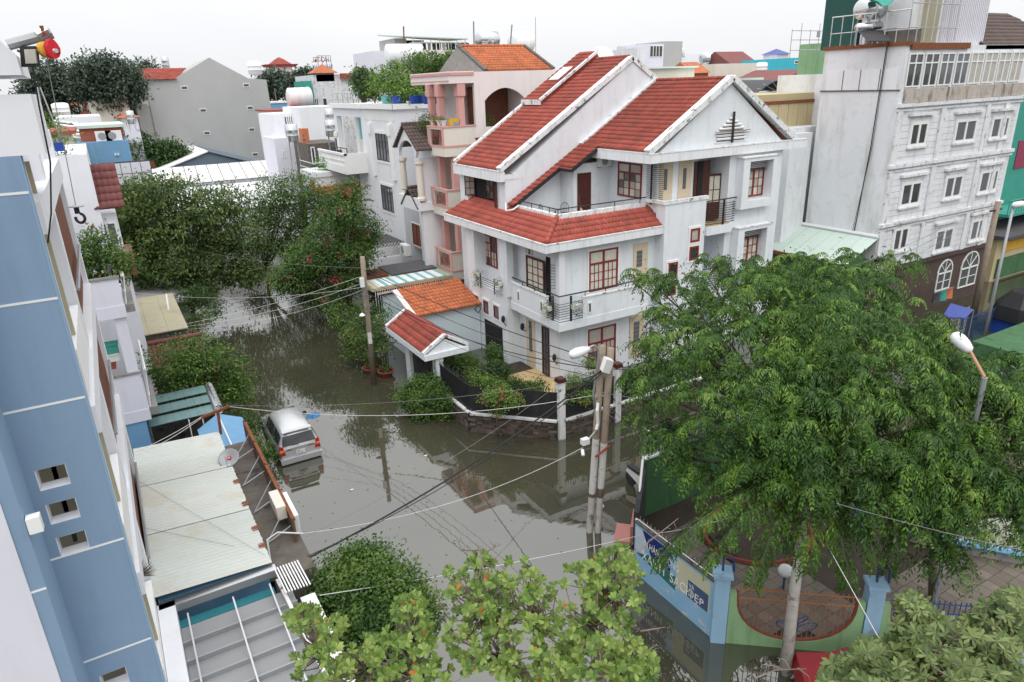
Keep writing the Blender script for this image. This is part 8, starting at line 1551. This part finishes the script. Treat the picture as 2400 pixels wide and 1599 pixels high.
for i in range(3): wire(['white wire crossing the far water, highest', 'white wire crossing the far water, middle', 'white wire crossing the far water, lowest'][i], [LPt+Vector((0, 0, -.35*i)), (.5, 38+i*1.5, 3.9-.4*i)], .011, 'cable_white', .25+.2*i)
wire('white wires from the leaning pole to the far left kerb', [LPm, (-.2, 46, 4.2)], .011, 'cable_white', .5); wire('grey wire along the fairy-lit trees to the leaning pole', [LPt+Vector((0, 0, .4)), (3, 56, 5)], .01, 'cable_grey', .4)
wire('wire from the twin poles down over the playground railing', [TPm+Vector((0, 0, .1)), (14.6, 16.3, 3.1)], .012, 'cable_grey', .15); wire('long thin wire from the twin poles over the playground', [(12.6, 16.3, 4.9), (15.4, 9.2, 2.3)], .01, 'cable_grey', .1); wire('black cable pair from the twin poles to the big tree', [TPp, (19, 13, 6.6)], .016, 'cable_black', .3); wire('white wire bundle from the twin poles to the right', [TPm+Vector((0, 0, .1)), (17.5, 14.8, 4.6)], .014, 'cable_white', .25)
wire('white wire slanting across the blue pillar at the bottom right', [ZP(1940, 1280, 4.6), ZP(2062, 1500, 4.6)], .012, 'cable_white', 0); wire('wire crossing the lower right foliage', [ZP(1960, 1180, 6.2), ZP(2400, 1290, 5.2)], .01, 'cable_grey', .05)
for i in range(3): wire(['upper wire from the wooden pole along the brown wall', 'middle wire from the wooden pole along the brown wall', 'lower wire from the wooden pole along the brown wall'][i], [Vector((41.2, 21, 6.9-.4*i)), (30, 22, 5.2-.5*i)], .02, 'cable_grey', .4)
wire('thin wire lying across the corrugated shed roof, longer', [(-.9, 21.4, 4.16), (1.6, 15.8, 4.05)], .006, 'cable_grey', 0); wire('thin wire lying across the corrugated shed roof, shorter', [(-.9, 18.6, 4.16), (1.0, 16.6, 4.06)], .006, 'cable_grey', 0)
t = thing('floating_leaves', 'scattered fallen leaves floating on the flood water', 'leaves', (6, 22, 0)); t['kind'] = 'stuff'; n = 240; P = np.stack([rng.uniform(3.2, 14, n), rng.uniform(11, 36, n), np.full(n, .006)], 1); ok = ~((P[:, 0] > 11.8) & (P[:, 1] > 22.3)) & ~((P[:, 0] > 11.5) & (P[:, 1] < 17)); P = P[ok]; a_ = rng.uniform(0, 6.28, len(P)); leaves('leaf_litter', P, np.stack([np.cos(a_), np.sin(a_), np.full(len(P), .02)], 1), np.tile([0, 0, 1.], (len(P), 1)), .06+.07*rng.random(len(P)), .05, 'leaf_olive', t, fold=.05, kind='stuff')
